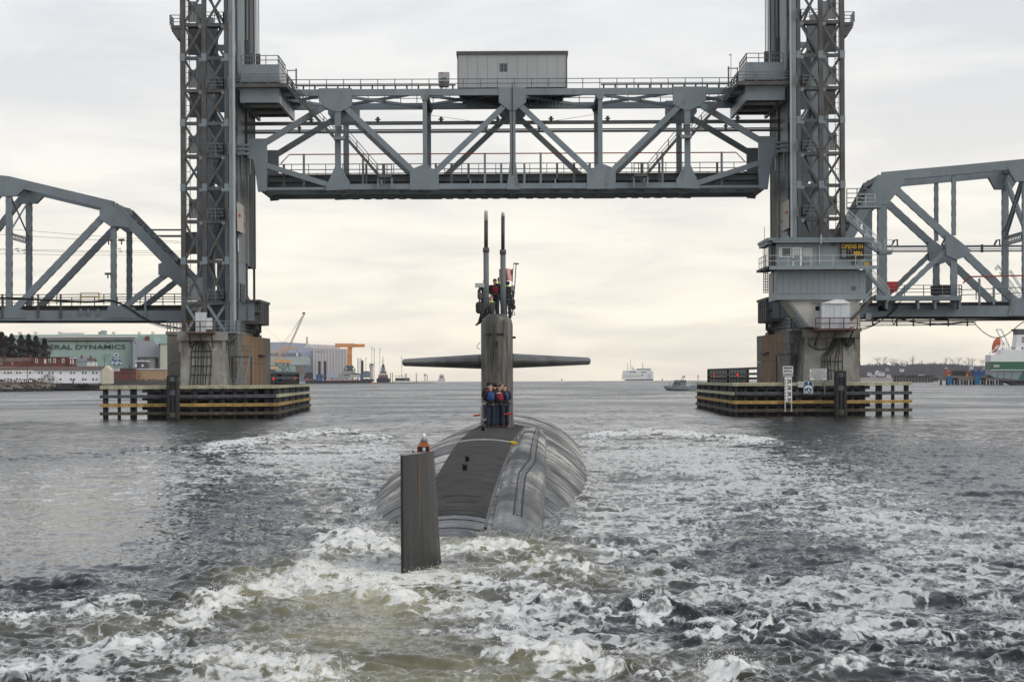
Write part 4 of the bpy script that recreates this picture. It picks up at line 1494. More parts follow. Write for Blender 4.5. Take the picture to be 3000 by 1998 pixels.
 # catenary wires and the bus bars that reach the tower
 for y0, y1, dy in ((664, 708, 0), (684, 712, 2), (731, 742, 5), (742, 748, 5), (728, 736, 8)):
  p, q = W(-60, y0, 289 + dy * .5), W(533, y1, 289 + dy * .5)
  m_ = (p + q) / 2
  m_.z -= .12
  MB().tube([p, m_, q], .018, 4).build('catenary_wire', CABLE, r)
 for y, x0, w in ((674, 435, .18), (691, 462, .16), (694.5, 470, .08)):
  p, q = W(x0, y, 290), W(533, y, 290)
  MB().bar(p, q, w, w).build('bus_bar', RAILM, r)
 # lamps and insulators on the posts
 for px, py in ((318, 704), (356, 704), (316, 803)):
  p = W(px, py, Yn - .5)
  mb = MB().box(p.x - .32, p.x + .32, Yn - .7, Yn - .3, p.z - .1, p.z + .14)
  mb.box(p.x - .06, p.x + .06, Yn - .6, Yn - .4, p.z - .5, p.z - .1)
  mb.build('floodlight', STEELD, r)
 for px, py in ((45, 730), (64, 735), (345, 730), (370, 738)):
  p = W(px, py, Yn + (3 if px in (64, 370) else 0))
  MB().tube([p, p + Vector((.35, 0, .1)), p + Vector((.2, 0, -.25)), p + Vector((.5, 0, -.3))], .05, 5).build('insulator', CABLE, r)
 # plastic chairs and table seen on the walkway
 return r


def build_approach_right():
 Yn, Yf = 284.0, 295.7
 r = thing('approach_truss_span', (W(2700, 925, Yn).x, Yn, W(2700, 940, Yn).z), 'fixed truss railway span running off the right edge past the control house', 'bridge span')
 P = {'T': (2584, 519), 'U': (2794, 500), 'V': (3004, 480), 'V2': (3420, 440), 'E': (2361, 925), 'B0': (2584, 912), 'BM': (2794, 912), 'B1': (3004, 912), 'B2': (3420, 912), 'M': (2794, 712), 'MM': (2794, 690)}
 pts = {k: (W(*v, Yn).x, W(*v, Yn).z) for k, v in P.items()}
 mem = [('top_chord', 'T', 'U', 1.02, .9), ('top_chord', 'U', 'V', 1.02, .9), ('top_chord', 'V', 'V2', 1.02, .9), ('end_post', 'T', 'E', 1.02, .9),
     ('bottom_chord', 'E', 'B0', 1.2, .8), ('bottom_chord', 'B0', 'BM', 1.2, .8), ('bottom_chord', 'BM', 'B1', 1.2, .8), ('bottom_chord', 'B1', 'B2', 1.2, .8),
     ('diagonal', 'T', 'M', .80, .6), ('diagonal', 'M', 'B1', .80, .6), ('diagonal', 'B0', 'M', .52, .5),
     ('hanger', 'U', 'MM', .44, .5), ('vertical_post', 'M', 'BM', .70, .55), ('vertical_post', 'V', 'B1', .72, .6), ('vertical_post', 'T', 'B0', 1.0, .8)]
 for Y in (Yn, Yf):
  truss(r, pts, mem, Y)
  for nm, (cx, cz), pol in (('gusset_plate', pts['T'], [(-1.3, -1.3), (-.7, -3.2), (.6, -3.0), (2.6, -.5), (1.2, .2), (0, .4)]),
          ('gusset_plate', pts['M'], [(-1.0, .8), (-.3, .9), (1.9, -.9), (1.3, -1.5), (.3, -1.9), (-.9, -1.4)]),
          ('gusset_plate', pts['V'], [(-2.1, -.4), (-1.2, -2.0), (.7, -2.0), (1.7, -.4)]),
          ('gusset_plate', pts['B1'], [(-2.0, -.5), (-1.6, 1.4), (.5, 1.6), (1.2, -.5)])):
   MB().poly([(cx + a, cz + b) for a, b in pol], Y - .5, Y + .5).build(nm, STEEL, r)
 t2, e = Vector((pts['T'][0], 0, pts['T'][1])), Vector((pts['E'][0], 0, pts['E'][1]))
 n = 6
 for i in range(n):
  f0, f1 = i / n * .4 + .03, (i + 1) / n * .4 + .03
  a, b = t2 + (e - t2) * f0, t2 + (e - t2) * f1
  for y0, y1 in ((Yn + .4, Yf - .4), (Yf - .4, Yn + .4)):
   MB().bar((a.x, y0, a.z), (b.x, y1, b.z), .3, .12, ref=(0, 0, 1)).build('portal_lacing', STEEL, r)
 for f in (0.01, .25, .45):
  a = t2 + (e - t2) * f
  MB().bar((a.x, Yn + .4, a.z), (a.x, Yf - .4, a.z), .9, .6, ref=(0, 0, 1)).build('portal_beam', STEEL, r)
 MB().bar((pts['V'][0], Yn + .4, pts['V'][1]), (pts['V'][0], Yf - .4, pts['V'][1]), .7, .6, ref=(0, 0, 1)).build('top_strut', STEEL, r)
 # sway frame of laced diagonals at V

 def laced(p, q, w, name='laced_brace'):
  p, q = Vector(p), Vector(q)
  t = (q - p).normalized()
  sd = t.cross(Vector((1, 0, 0))).normalized()
  mb = MB()
  for k in (-1, 1):
   mb.bar(p + sd * k * w / 2, q + sd * k * w / 2, .14, .3, ref=(1, 0, 0))
  nn = max(4, int((q - p).length / (w * 1.0)))
  for i in range(nn):
   c0, c1 = p + (q - p) * (i / nn), p + (q - p) * ((i + 1) / nn)
   mb.bar(c0 - sd * w / 2, c1 + sd * w / 2, .07, .08, ref=(1, 0, 0))
   mb.bar(c0 + sd * w / 2, c1 - sd * w / 2, .07, .08, ref=(1, 0, 0))
  mb.build(name, STEEL, r)
 x = pts['V'][0]
 zt_, zm = pts['V'][1] - 1.0, W(2960, 690, Yn).z
 laced((x, Yn + .4, zt_), (x, Yf - .4, zm + .9), .8)
 laced((x, Yf - .4, zt_), (x, Yn + .4, zm + .9), .8)
 laced((x, Yn + .4, zm), (x, Yf - .4, zm), .9, 'laced_strut')
 z = pts['B1'][1]
 xl, xr = xs(1, 31.6), pts['B2'][0]
 MB().box(xl, xr, 286.2, 294.0, z + .75, z + 1.1).build('track_deck', TIESM, r)
 for y in (285.2, 288.8, 291.2, 293.6):
  MB().box(xl, xr, y - .15, y + .15, z - .55, z + .75 - .003).build('stringer', STEELD, r)
 for k in ('B0', 'BM', 'B1'):
  MB().box(pts[k][0] - .25, pts[k][0] + .25, Yn + .45, Yf - .45, z - .75, z + .2).build('floor_beam', STEELD, r)
 # outer walkway
 a, b = W(2568, 870, 281.6), W(2818, 870, 281.6)
 zz0, zz1 = W(2600, 881, 281.6).z, W(2600, 867, 281.6).z
 MB().box(a.x, b.x, 281.6, 283.5, zz0, zz1).build('side_walkway', STEEL, r)
 railing(r, [(a.x + 1, 281.7, zz1), (b.x, 281.7, zz1), (b.x, 283.4, zz1)], 1.15, RAILM, 'deck_railing', 3, 1.9, .045)
 for px in (2597, 2690, 2740, 2812):
  p = W(px, 885, 281.9)
  MB().box(p.x - .12, p.x + .12, 281.8, 283.3, W(px, 905, 281.9).z, zz0 - .003).build('walkway_bracket', STEEL, r)
 c, d = W(2818, 882, 283), W(3060, 878, 283)
 railing(r, [(b.x, 283.3, W(2818, 880, 283).z), (d.x, 283.3, W(3060, 870, 283).z)], 1.15, RAILM, 'deck_railing', 2, 1.9, .045)
 for px in (2869, 2911):
  p = W(px, 840, 283)
  MB().box(p.x - .11, p.x + .11, 282.8, 283.1, W(px, 893, 283).z, p.z + (.9 if px == 2869 else 0)).build('walkway_post', STEEL, r)
 MB().tube([W(2822, 830, 283), W(2828, 822, 283), W(2845, 811, 283), W(3060, 806, 283)], .09, 6).build('red_air_pipe', REDPIPE, r)
 # conductor rails
 for y, w, m in ((723, .24, STEEL), (731, .09, STEEL), (737, .18, STEEL)):
  p, q = W(2566, y, 290), W(3060, y - 2, 290)
  MB().bar(p, q, w, w).build('conductor_rail', m, r)
 for px in (2622, 2768, 2922):
  p = W(px, 714, 290)
  MB().tube([p + Vector((-.4, 0, -.3)), p + Vector((-.1, 0, .35)), p + Vector((.25, 0, .45)), p + Vector((.3, 0, -.4))], .12, 5).build('insulator', STEELD, r)
 for px in (2766, 2877):
  p = W(px, 727, 290)
  MB().box(p.x - .12, p.x + .12, 289.8, 290.2, p.z - .5, p.z + .4).build('insulator', STEELD, r)
 # generator crates beyond the rail: a dark box and a red box
 # service pipes under the deck
 for y, rr, m in ((938, .09, CABLE), (943, .04, CABLE), (952, .055, STEEL), (947, .03, CABLE)):
  p, q = W(2520, y + 2, 284), W(2860 if y != 938 else 3060, y - 1, 284)
  MB().tube([p, q], rr, 5).build('service_pipe', m, r)
 for px in (2557, 2627, 2676, 2725, 2778, 2834):
  p = W(px, 930, 284)
  MB().box(p.x - .08, p.x + .08, 283.9, 284.1, W(px, 956, 284).z, p.z).build('pipe_hanger', STEELD, r)
 # loose lines
 for seq in ([(2490, 965), (2540, 958), (2580, 940), (2620, 910), (2640, 880)], [(2500, 972), (2550, 958), (2600, 925), (2633, 885)],
    [(2614, 930), (2618, 952), (2632, 935), (2680, 944), (2740, 950), (2840, 943), (2858, 950)],
    [(2857, 950), (2880, 972), (2905, 987), (2925, 989), (2945, 983), (2970, 965), (2995, 945), (3010, 942)],
    [(2640, 934), (2700, 946), (2780, 950), (2850, 942)]):
  c = [W(x, y, 283.3) for x, y in seq]
  c = smooth_path(c, 4)
  MB().tube(c, .05, 5).build('slack_cable', CABLE, r)
 p = W(2544, 928, 283.4)
 MB().box(p.x - .3, p.x + .3, 283.2, 283.6, p.z - .35, p.z + .4).build('meter_box', STEELL, r)
 return r


def smooth_path(c, k=4):
 out = []
 n = len(c)
 for i in range(n - 1):
  p0, p1, p2, p3 = c[max(0, i - 1)], c[i], c[i + 1], c[min(n - 1, i + 2)]
  for j in range(k):
   t = j / k
   out.append(.5 * ((2 * p1) + (p2 - p0) * t + (2 * p0 - 5 * p1 + 4 * p2 - p3) * t * t + (3 * p1 - p0 - 3 * p2 + p3) * t ** 3))
 out.append(c[-1])
 return out


build_approach_left()
build_approach_right()


def deck_clutter():
 r = thing('folding_table', (W(207, 886, 285.5).x, 285.5, W(207, 893, 285.5).z), 'white folding table with two chairs stood on the left approach walkway', 'table')
 p, q = W(184, 878, 285.5), W(231, 878, 285.5)
 MB().box(p.x, q.x, 285.3, 285.9, p.z - .05, p.z).build('tabletop', WHITESHED, r)
 for x in (p.x + .06, q.x - .06):
  MB().box(x - .02, x + .02, 285.35, 285.4, p.z - .75, p.z - .05).build('leg', WHITESHED, r)
 r = tag(MB().box(*[W(2601, 853, 285).x, W(2630, 825, 285).x], 285, 287.2, W(2601, 853, 285).z, W(2630, 825, 285).z).build('equipment_box', REDP), 'red box beyond the rail of the right approach walkway', 'box')
 p, q = W(2735, 864, 286), W(2796, 834, 286)
 r = thing('generator_unit', (p.x, 286, p.z), 'dark grey boxy unit behind the right approach railing', 'generator')
 MB().box(p.x, q.x, 286, 288, p.z, q.z - .25).build('body', TIESM, r)
 MB().box(p.x - .05, q.x + .05, 285.9, 288.1, q.z - .25, q.z - .1).build('lid', STEELD, r)
 MB().box(p.x + .4, p.x + .8, 286.3, 286.7, q.z - .1, q.z + .1).build('exhaust', STEELD, r)


deck_clutter()

# ------------------------------------------------------------------ piers
def build_pier(s, label):
 r = thing('bridge_pier', (xs(s, 33.5), 277, 0), label, 'pier')

 def bx(a0, a1, y0, y1, z0, z1, name, m):
  return MB().box(xs(s, a0), xs(s, a1), y0, y1, z0, z1).build(name, m, r)
 ztop = LA(500, 981, 277)[1]
 ao = LA(490, 1050, 277)[0]
 ai = LA(694, 1050, 277)[0]
 # body in lifts, joints left as fine grooves
 zs = [-3, 3.0, 5.9, ztop]
 for z0, z1 in zip(zs[:-1], zs[1:]):
  bx(ai + 4.0, ao, 277, 303, z0, z1 - .03, 'concrete_lift', CONC)
  n = 6
  for i in range(n):
   y0 = 277 + i * 26 / n
   y1 = y0 + 26 / n - .03
   c = []
   for z in (z0, z1 - .03):
    pp = [(xs(s, ai - .045 * (y0 - 277)), y0, z), (xs(s, ai + 3.997), y0, z), (xs(s, ai + 3.997), y1, z), (xs(s, ai - .045 * (y1 - 277)), y1, z)]
    c += pp[::-1] if s < 0 else pp
   MB().quadbox(c).build('concrete_panel', CONCR if 0 < i < 5 else CONC, r)
 bx(ai - .15, ao + .15, 276.85, 303.2, ztop, ztop + .35, 'cap_slab', CONC)
 # battered front pedestal
 yt, yb = 271.5, 270.0
 a0, a1 = LA(656, 985, yt)[0], LA(530, 985, yt)[0]
 b0, b1 = LA(668, 1130, yb)[0], LA(529, 1130, yb)[0]
 if s > 0:
  a0, a1, b0, b1 = 2511, 2363, 2520, 2338
  a0, a1, b0, b1 = [abs(W(v, 1000, 271).x - X0) for v in (2363, 2511, 2338, 2520)]
 zt_, zb_ = ztop - .75, 2.6
 c = []
 for z, aa, ab, y in ((-2, b0 - .1, b1 + .1, yb - .3), (zt_, a0, a1, yt)):
  pp = [(xs(s, aa), y, z), (xs(s, ab), y, z), (xs(s, ab), 276.99, z), (xs(s, aa), 276.99, z)]
  if s < 0:
   pp = [pp[1], pp[0], pp[3], pp[2]]
  c += pp
 MB().quadbox(c).build('pedestal', CONCL, r)
 bx(a0 - .35, a1 + .35, yt - .4, 276.99, zt_ + .002, zt_ + .9, 'pedestal_cap', CONCL)
 # chamfer blocks at the pedestal shoulders
 for a in (a0, a1):
  bx(a - .2, a + .2, yt - .25, yt - .02, zt_ - 1.2, zt_ - .01, 'shoulder_block', CONCL)
 # railing round the top
 zr = ztop + .35
 railing(r, [(xs(s, ao), 277.1, zr), (xs(s, ao - 1.4), 277.1, zr)], 1.15, RAILM, 'top_railing', 3, .4, .045)
 railing(r, [(xs(s, ai + .05), 277.2, zr), (xs(s, ai + .05), 302.5, zr)], 1.15, RAILM, 'top_railing', 3, .9, .05)
 # galvanised platform and bracket
 p0, p1 = LA(690, 972, 272)[0], LA(628, 972, 272)[0]
 zp = LA(650, 972, 272)[1]
 bx(p0, p1, 272.3, 276.8, zp - .15, zp, 'steel_platform', STEEL)
 railing(r, [(xs(s, p1), 272.4, zp), (xs(s, p0), 272.4, zp), (xs(s, p0), 276.5, zp)], 1.15, STEEL, 'platform_railing', 3, .55, .035)
 MB().bar((xs(s, p0 - .2), 272.4, zp - .3), (xs(s, p1 - .6), 271.9, zp - 1.8), .22, .2).build('platform_strut', STEELD, r)
 bx(p0 + .1, p0 + 1.1, 272.5, 273.2, zp - 1.4, zp - .16, 'platform_bracket', STEELD)
 # red equipment deck on the pedestal
 if s < 0:
  q0, q1 = LA(628, 975, 270)[0], LA(546, 975, 270)[0]
  zq = LA(600, 973, 270)[1]
 else:
  q0, q1 = [abs(W(v, 965, 268).x - X0) for v in (2384, 2506)]
  zq = W(2440, 964, 268).z
 yq = 269.6 if s < 0 else 266.2
 bx(q0, q1, yq, 272.4 if s < 0 else 271.3, zq - .16, zq, 'rusty_equipment_deck', RUSTRAIL)
 railing(r, [(xs(s, q0), yq + .05, zq), (xs(s, q1), yq + .05, zq)], 1.12, RUSTRAIL, 'rusty_railing', 2, 1.25, .05)
 for f in (.1, .5, .9):
  a = q0 + (q1 - q0) * f
  MB().bar((xs(s, a), yq + .2, zq - .17), (xs(s, a), yt - .05, zq - 1.7), .12, .12).build('deck_bracket', RUSTRAIL, r)
 return r, ztop, zq, yt


PIER_L, ZT_L, ZQ_L, _ = build_pier(-1, 'left concrete bridge pier with hanging cables and rust streaked side')
PIER_R, ZT_R, ZQ_R, _ = build_pier(1, 'right concrete bridge pier under the control house')


def pier_front_y(z):
 # y of the battered face just in front of the pedestal
 t = (z + 2) / (ZT_L - .75 + 2)
 return 269.7 + (271.5 - 269.7) * t - .12


def build_pier_cables():
 def P(x, y, dz=0):
  w = W(x, y, 270.6)
  w.y = pier_front_y(w.z)
  return w
 # left pier, read in crop coordinates (440,900) at 4.356
 cx = lambda x: 440 + x / 4.356
 cy = lambda y: 900 + y / 4.356
 cols = [(600, 520, 518, 515, 505), (610, 565, 572, 565, 555), (625, 607, 605, 610, 600), (640, 650, 645, 645, 640), (650, 680, 672, 675, 670), (665, 715, 718, 712, 700), (680, 765, 772, 768, 755)]
 r = thing('pier_cable_bundle', P(cx(640), cy(990)), 'black power cables fanning down the left pier face', 'cables')
 ys = (345, 557, 747, 860, 1010)
 for c in cols:
  pts = [P(cx(x), cy(y)) for x, y in zip(c, ys)]
  pts.insert(1, P(cx(c[0] * .6 + c[1] * .4), cy(440)))
  MB().tube(smooth_path(pts, 3), .05, 5).build('cable', CABLE, r)
 for y in (557, 633, 747, 860):
  MB().bar(P(cx(510), cy(y)), P(cx(785), cy(y)), .07, .07).build('cable_clamp', CABLE, r)
 for k, (x0, yb, x1) in enumerate(((470, 500, 560), (478, 470, 600), (490, 440, 615), (505, 425, 640))):
  pts = [P(cx(x0), cy(345)), P(cx(x0 + 12), cy(yb - 60)), P(cx((x0 + x1) / 2 - 8), cy(yb)), P(cx(x1), cy(yb - 30)), P(cx(x1 + 30), cy(350))]
  MB().tube(smooth_path(pts, 3), .05, 5).build('cable_loop', CABLE, r)
 cx = lambda x: 2020 + x / 3.463
 cy = lambda y: 900 + y / 3.463
 r = thing('pier_cable_bundle', P(cx(1450), cy(730)), 'tangled black cables looping down the right pier face', 'cables')
 cols = [(1480, 1440, 1350, 1348, 1346), (1495, 1455, 1375, 1372, 1368), (1505, 1470, 1400, 1404, 1410), (1515, 1485, 1440, 1435, 1440), (1525, 1510, 1490, 1480, 1478), (1540, 1530, 1520, 1515, 1512), (1560, 1556, 1556, 1555, 1555)]
 ys = (245, 400, 500, 560, 735)
 for c in cols:
  MB().tube(smooth_path([P(cx(x), cy(y)) for x, y in zip(c, ys)], 3), .05, 5).build('cable', CABLE, r)
 for y, x0, x1 in ((548, 1345, 1560), (640, 1400, 1480)):
  MB().bar(P(cx(x0), cy(y)), P(cx(x1), cy(y)), .07, .07).build('cable_clamp', CABLE, r)
 for x0, yb, x1 in ((1180, 430, 1480), (1530, 405, 1690), (1540, 395, 1675), (1545, 380, 1660), (1555, 360, 1640), (1570, 340, 1625)):
  pts = [P(cx(x0), cy(250)), P(cx(x0 + 25), cy(yb - 60)), P(cx((x0 + x1) / 2), cy(yb)), P(cx(x1 - 20), cy(yb - 50)), P(cx(x1), cy(245))]
  MB().tube(smooth_path(pts, 3), .05, 5).build('cable_loop', CABLE, r)
 for x in (1290, 1398, 1608):
  MB().bar(P(cx(x), cy(255)), P(cx(x), cy(435)), .09, .09).build('conduit', STEELD, r)
 # loose lines from the left approach truss to the tower foot
 r = thing('sagging_power_cables', W(270, 882, 283), 'black cables sagging from the left approach truss to its pier', 'cables')
 for dy, k in ((0, .08), (4, .05), (8, .03)):
  c = [(-40, 871), (70, 875), (250, 884), (325, 880), (375, 900), (420, 930), (470, 950), (535, 962)]
  MB().tube(smooth_path([W(x, y + dy * (.4 + .6 * (x > 350)), 281.5) for x, y in c], 4), k, 5).build('cable', CABLE, r)
 # side conduits down the channel faces
 for s, nm in ((-1, 'left'), (1, 'right')):
  a = LA(694, 1050, 277)[0] - .12
  r = thing('pier_conduits', (xs(s, a), 297, 3), 'dark conduits curving down the channel side of the %s pier' % nm, 'conduits')
  for q in range(4):
   y = 293 + q * 1.6
   pts = [(xs(s, a - .1), y - 2.5, ZT_L + 1.2), (xs(s, a - .25), y - 1, ZT_L + .6), (xs(s, a), y, ZT_L - .8), (xs(s, a), y, 5), (xs(s, a), y, 2.4)]
   MB().tube(smooth_path([Vector(p) for p in pts], 3), .08, 5).build('conduit', CABLE, r)
  MB().box(xs(s, a), xs(s, a - 1.0), 293, 299, 6.8, 6.95).build('conduit_shelf', STEELD, r)
  MB().bar((xs(s, a - .9), 296, 6.8), (xs(s, a), 296, 5.4), .15, .15).build('shelf_strut', STEELD, r)


build_pier_cables()


def build_pier_kit():
 # white cabinets on the red deck of the left pier
 r = thing('electrical_cabinet', (W(588, 968, 270.5).x, 270.5, ZQ_L), 'tall white metal cabinet on the rusty deck of the left pier', 'cabinet')
 p, q = W(573, 960, 270.3), W(603, 917, 270.3)
 MB().box(p.x, q.x, 270.2, 271.0, ZQ_L, q.z).build('body', WHITESHED, r)
 for x in ((p.x + q.x) / 2 - .27, (p.x + q.x) / 2 + .27):
  MB().box(x - .25, x + .25, 270.17, 270.197, ZQ_L + .1, q.z - .1).build('door', WHITESHED, r)
 MB().box(p.x - .05, q.x + .05, 270.15, 271.05, q.z, q.z + .06).build('lid', WHITE, r)
 r = thing('meter_cabinet', (W(611, 968, 270.5).x, 270.5, ZQ_L), 'small white cabinet right of the tall one on the left pier', 'cabinet')
 p, q = W(604, 953, 270.3), W(620, 933, 270.3)
 MB().box(p.x, q.x, 270.3, 270.9, ZQ_L + .3, q.z).build('body', WHITE, r)
 MB().box(p.x + .1, q.x - .1, 270.4, 270.8, ZQ_L, ZQ_L + .3 - .003).build('stand', STEELD, r)
 MB().box(p.x - .04, q.x + .04, 270.25, 270.95, q.z, q.z + .07).build('lid', WHITESHED, r)
 for s, nm in ((-1, 'left'), (1, 'right')):
  r = thing('steel_stairs', (xs(s, 29.4), 273, 3.2), 'steel stairs from the %s pier down to its fender' % nm, 'stairs')
  # upper and lower flights
  def fl(pa, pb, y, w):
   a = Vector((xs(s, pa[0]), y, pa[1]))
   b = Vector((xs(s, pb[0]), y + .9, pb[1]))
   d = Vector((w, 0, 0))
   for k in (-.5, .5):
    MB().bar(a + d * k, b + d * k, .1, .3).build('stringer', STEEL, r)
    MB().bar(a + d * k + Vector((0, 0, 1)), b + d * k + Vector((0, 0, 1)), .06, .06).build('handrail', RAILM, r)
   n = int((a - b).length / .28)
   for i in range(1, n):
    p = a + (b - a) * (i / n)
    MB().box(p.x - w / 2 + .05, p.x + w / 2 - .05, p.y - .14, p.y + .14, p.z - .02, p.z + .03).build('tread', STEEL, r)
  pa, pb = LA(705, 1125, 273.5), LA(719, 1043, 273.5)
  fl(pa, pb, 273.5, .85)
  pc, pd = LA(688, 1043, 274.5), LA(686, 975, 274.5)
  fl(pc, pd, 274.5, .7)
  z = pb[1]
  MB().box(xs(s, pb[0] - .5), xs(s, pc[0] + .5), 274.4, 275.8, z - .15, z).build('landing', STEELD, r)
  railing(r, [(xs(s, pb[0] - .5), 274.3, z), (xs(s, pc[0] + .5), 274.3, z)], 1.05, RAILM, 'landing_railing', 2, .7, .035)
  for a_ in (pb[0] - .4, pc[0] + .4):
   MB().box(xs(s, a_ - .08), xs(s, a_ + .08), 275.4, 275.6, 2.8, z - .15).build('landing_post', STEELD, r)
  MB().box(xs(s, pa[0] - .7), xs(s, pa[0] + .9), 272.6, 273.4, 3.0, 3.15).build('lower_platform', STEEL, r)
  railing(r, [(xs(s, pa[0] - .7), 272.65, 3.15), (xs(s, pa[0] + .9), 272.65, 3.15)], 1.0, STEEL, 'platform_railing', 2, .5, .035)


build_pier_kit()


# ------------------------------------------------------------------ fenders
def build_fender(nm, xo, xc, xb, posts, label):
 Y = 266.5
 YBK = 352.0
 Xo, Xc = W(xo, 1180, Y).x, W(xc, 1180, Y).x
 Xb = W(xb, 1150, YBK).x
 sg = 1 if Xc > Xo else -1
 r = thing('timber_fender', ((Xo + Xc) / 2, Y, 0), label, 'fender')
 wz = [(3.13, 3.47, TIMBC), (2.17, 2.50, TIMBG), (1.27, 1.60, TIMBY), (.40, .72, TIMBO)]
 wz2 = [TIMBC, TIMBC, TIMBY, TIMBO]
 for k, (z0, z1, m) in enumerate(wz):
  n = 4
  for i in range(n):
   x0 = Xo - sg * .15 + (Xc - Xo + sg * .15) * i / n
   x1 = Xo - sg * .15 + (Xc - Xo + sg * .15) * (i + 1) / n
   j = rnd.uniform(-.02, .02)
   MB().bar((x0 + sg * .015, Y - .05, (z0 + z1) / 2 + j), (x1 - sg * .015, Y - .05, (z0 + z1) / 2 + j * .3), z1 - z0, .3).build('wale', m, r)
  # bolts show as pairs of dark dots
  mb = MB()
  for (x0, x1) in posts:
   X = W((x0 + x1) / 2, 1180, Y).x
   for d in (-.38, -.12, .12, .38):
    mb.box(X + d - .05, X + d + .05, Y - .225, Y - .203, (z0 + z1) / 2 - .05, (z0 + z1) / 2 + .05)
  mb.build('wale_bolts', TIMB, r, kind='stuff')
 for (x0, x1) in posts:
  a, b = W(x0, 1180, Y).x, W(x1, 1180, Y).x
  n = max(1, round((b - a) / .38))
  for i in range(n):
   c0 = a + (b - a) * i / n
   c1 = a + (b - a) * (i + 1) / n
   MB().tube([((c0 + c1) / 2, Y + .35, -2.5), ((c0 + c1) / 2, Y + .35, 3.44 + rnd.uniform(0, .06))], (c1 - c0) / 2 * 1.02, 8).build('pile', TIMB, r)
 # second row: dark planks added to make the fender inside look shaded
 xin = W(xo, 1180, Y).x + sg * 5.0
 n = 30
 for i in range(n):
  x0 = xin + (Xc - xin) * i / n
  x1 = xin + (Xc - xin) * (i + 1) / n
  if i % 5 == 4 and i < 16:
   continue
  MB().box(x0, x1 - sg * .03, Y + 2.2, Y + 2.5, -2, 3.0 + rnd.uniform(-.06, .06)).build('shade_plank', TIMB, r)
 for z in (.9, 1.9, 2.75):
  MB().box(xin - sg * 1.0, Xc, Y + 1.7, Y + 2.15, z, z + .35).build('inner_wale', TIMB, r)
 # channel side
 nb = 22
 d = Vector((Xb - Xc, YBK - Y, 0))
 un = d.normalized()
 for i in range(nb + 1):
  p = Vector((Xc, Y, 0)) + d * (i / nb)
  MB().tube([(p.x - sg * .25, p.y + .1, -2.5), (p.x - sg * .25, p.y + .1, 3.4)], .17, 6).build('pile', TIMBG if i % 4 else TIMB, r)
 for k, (z0, z1, _) in enumerate(wz):
  m = 6
  for i in range(m):
   a = Vector((Xc, Y - .2, (z0 + z1) / 2)) + d * (i / m) + un * .02
   b = Vector((Xc, Y - .2, (z0 + z1) / 2)) + d * ((i + 1) / m) - un * .02
   MB().bar(a, b, .3, z1 - z0, ref=(0, 0, 1)).build('wale', wz2[k], r)
 for i in range(44):  # added dark planks stand in for the shade behind the piles
  p = Vector((Xc - sg * .7, Y + .3, 0)) + d * (i / 44)
  q = Vector((Xc - sg * .7, Y + .3, 0)) + d * ((i + .93) / 44)
  MB().quadbox([(p.x, p.y, -2), (p.x - sg * .2, p.y, -2), (q.x - sg * .2, q.y, -2), (q.x, q.y, -2), (p.x, p.y, 3.05), (p.x - sg * .2, p.y, 3.05), (q.x - sg * .2, q.y, 3.05), (q.x, q.y, 3.05)]).build('shade_plank', TIMB, r)
 # walkway planks over the top
 MB().quadbox([(Xc - sg * 2.2, Y + .5, 3.10), (Xc - sg * .2, Y + .5, 3.10), (Xb - sg * .2, YBK, 3.10), (Xb - sg * 2.2, YBK, 3.10),
      (Xc - sg * 2.2, Y + .5, 3.30), (Xc - sg * .2, Y + .5, 3.30), (Xb - sg * .2, YBK, 3.30), (Xb - sg * 2.2, YBK, 3.30)]).build('walkway_planking', TIMBO, r)
 MB().box(Xo + sg * 8, Xc - sg * .3, Y + 2.6, Y + 6, 2.9, 3.05).build('walkway_planking', TIMBO, r)
 return r


FL = build_fender('left', 297, 811, 909, [(300, 316), (343, 353), (380, 400), (430, 447), (467, 485), (561, 577), (610, 624), (645, 658), (681, 693), (713, 725), (743, 755), (774, 786), (800, 811)],
      'left timber fender ringing the pier with yellow and cream rails')
FR = build_fender('right', 2668, 2150, 2040, [(2649, 2664), (2612, 2622), (2566, 2586), (2518, 2537), (2491, 2503), (2390, 2403), (2340, 2352), (2275, 2287), (2240, 2252), (2208, 2220), (2178, 2190), (2151, 2163)],
      'right timber fender ringing the pier with the clearance gauge on it')


def build_rear_fence(nm, x0, x1, xs_, yt0, yt1, yb0, yb1, Ya, Yb):
 # planked rear screen rising above the fender walkway, x1 is the far end toward the channel
 r = thing('timber_screen', W((x0 + x1) / 2, yb0, (Ya + Yb) / 2), 'dark planked timber screen behind the %s fender corner' % nm, 'screen')

 def P(f, top):
  Y = Ya + (Yb - Ya) * f
  x = x0 + (x1 - x0) * f
  y = (yt0 + (yt1 - yt0) * f) if top else (yb0 + (yb1 - yb0) * f)
  return W(x, y, Y)
 fo = (xs_ - x0) / (x1 - x0)
 n = 26
 for i in range(n):
  f0 = fo + (1 - fo) * i / n
  f1 = fo + (1 - fo) * (i + .84) / n
  a, b, c, d = P(f0, 0), P(f1, 0), P(f1, 1), P(f0, 1)
  lo = a.z - 1.2
  MB().quadbox([(a.x, a.y, lo), (b.x, b.y, lo), (b.x, b.y + .15, lo), (a.x, a.y + .15, lo), (d.x, d.y, d.z), (c.x, c.y, c.z), (c.x, c.y + .15, c.z), (d.x, d.y + .15, d.z)]).build('plank', TIMB, r)
 for t in (0, .52, .96):
  a = P(0, 1).lerp(P(0, 0), t)
  b = P(1, 1).lerp(P(1, 0), t)
  MB().bar(a - Vector((0, .25, 0)), b - Vector((0, .25, 0)), .3, .25).build('rail', TIMBG if t < .9 else TIMB, r)
 for f in (0, fo / 2, fo, (1 + fo) / 2, 1):
  a, b = P(f, 0), P(f, 1)
  MB().bar((a.x, a.y - .05, a.z - 1.2), (b.x, b.y - .05, b.z + .1), .35, .3).build('post', TIMB, r)


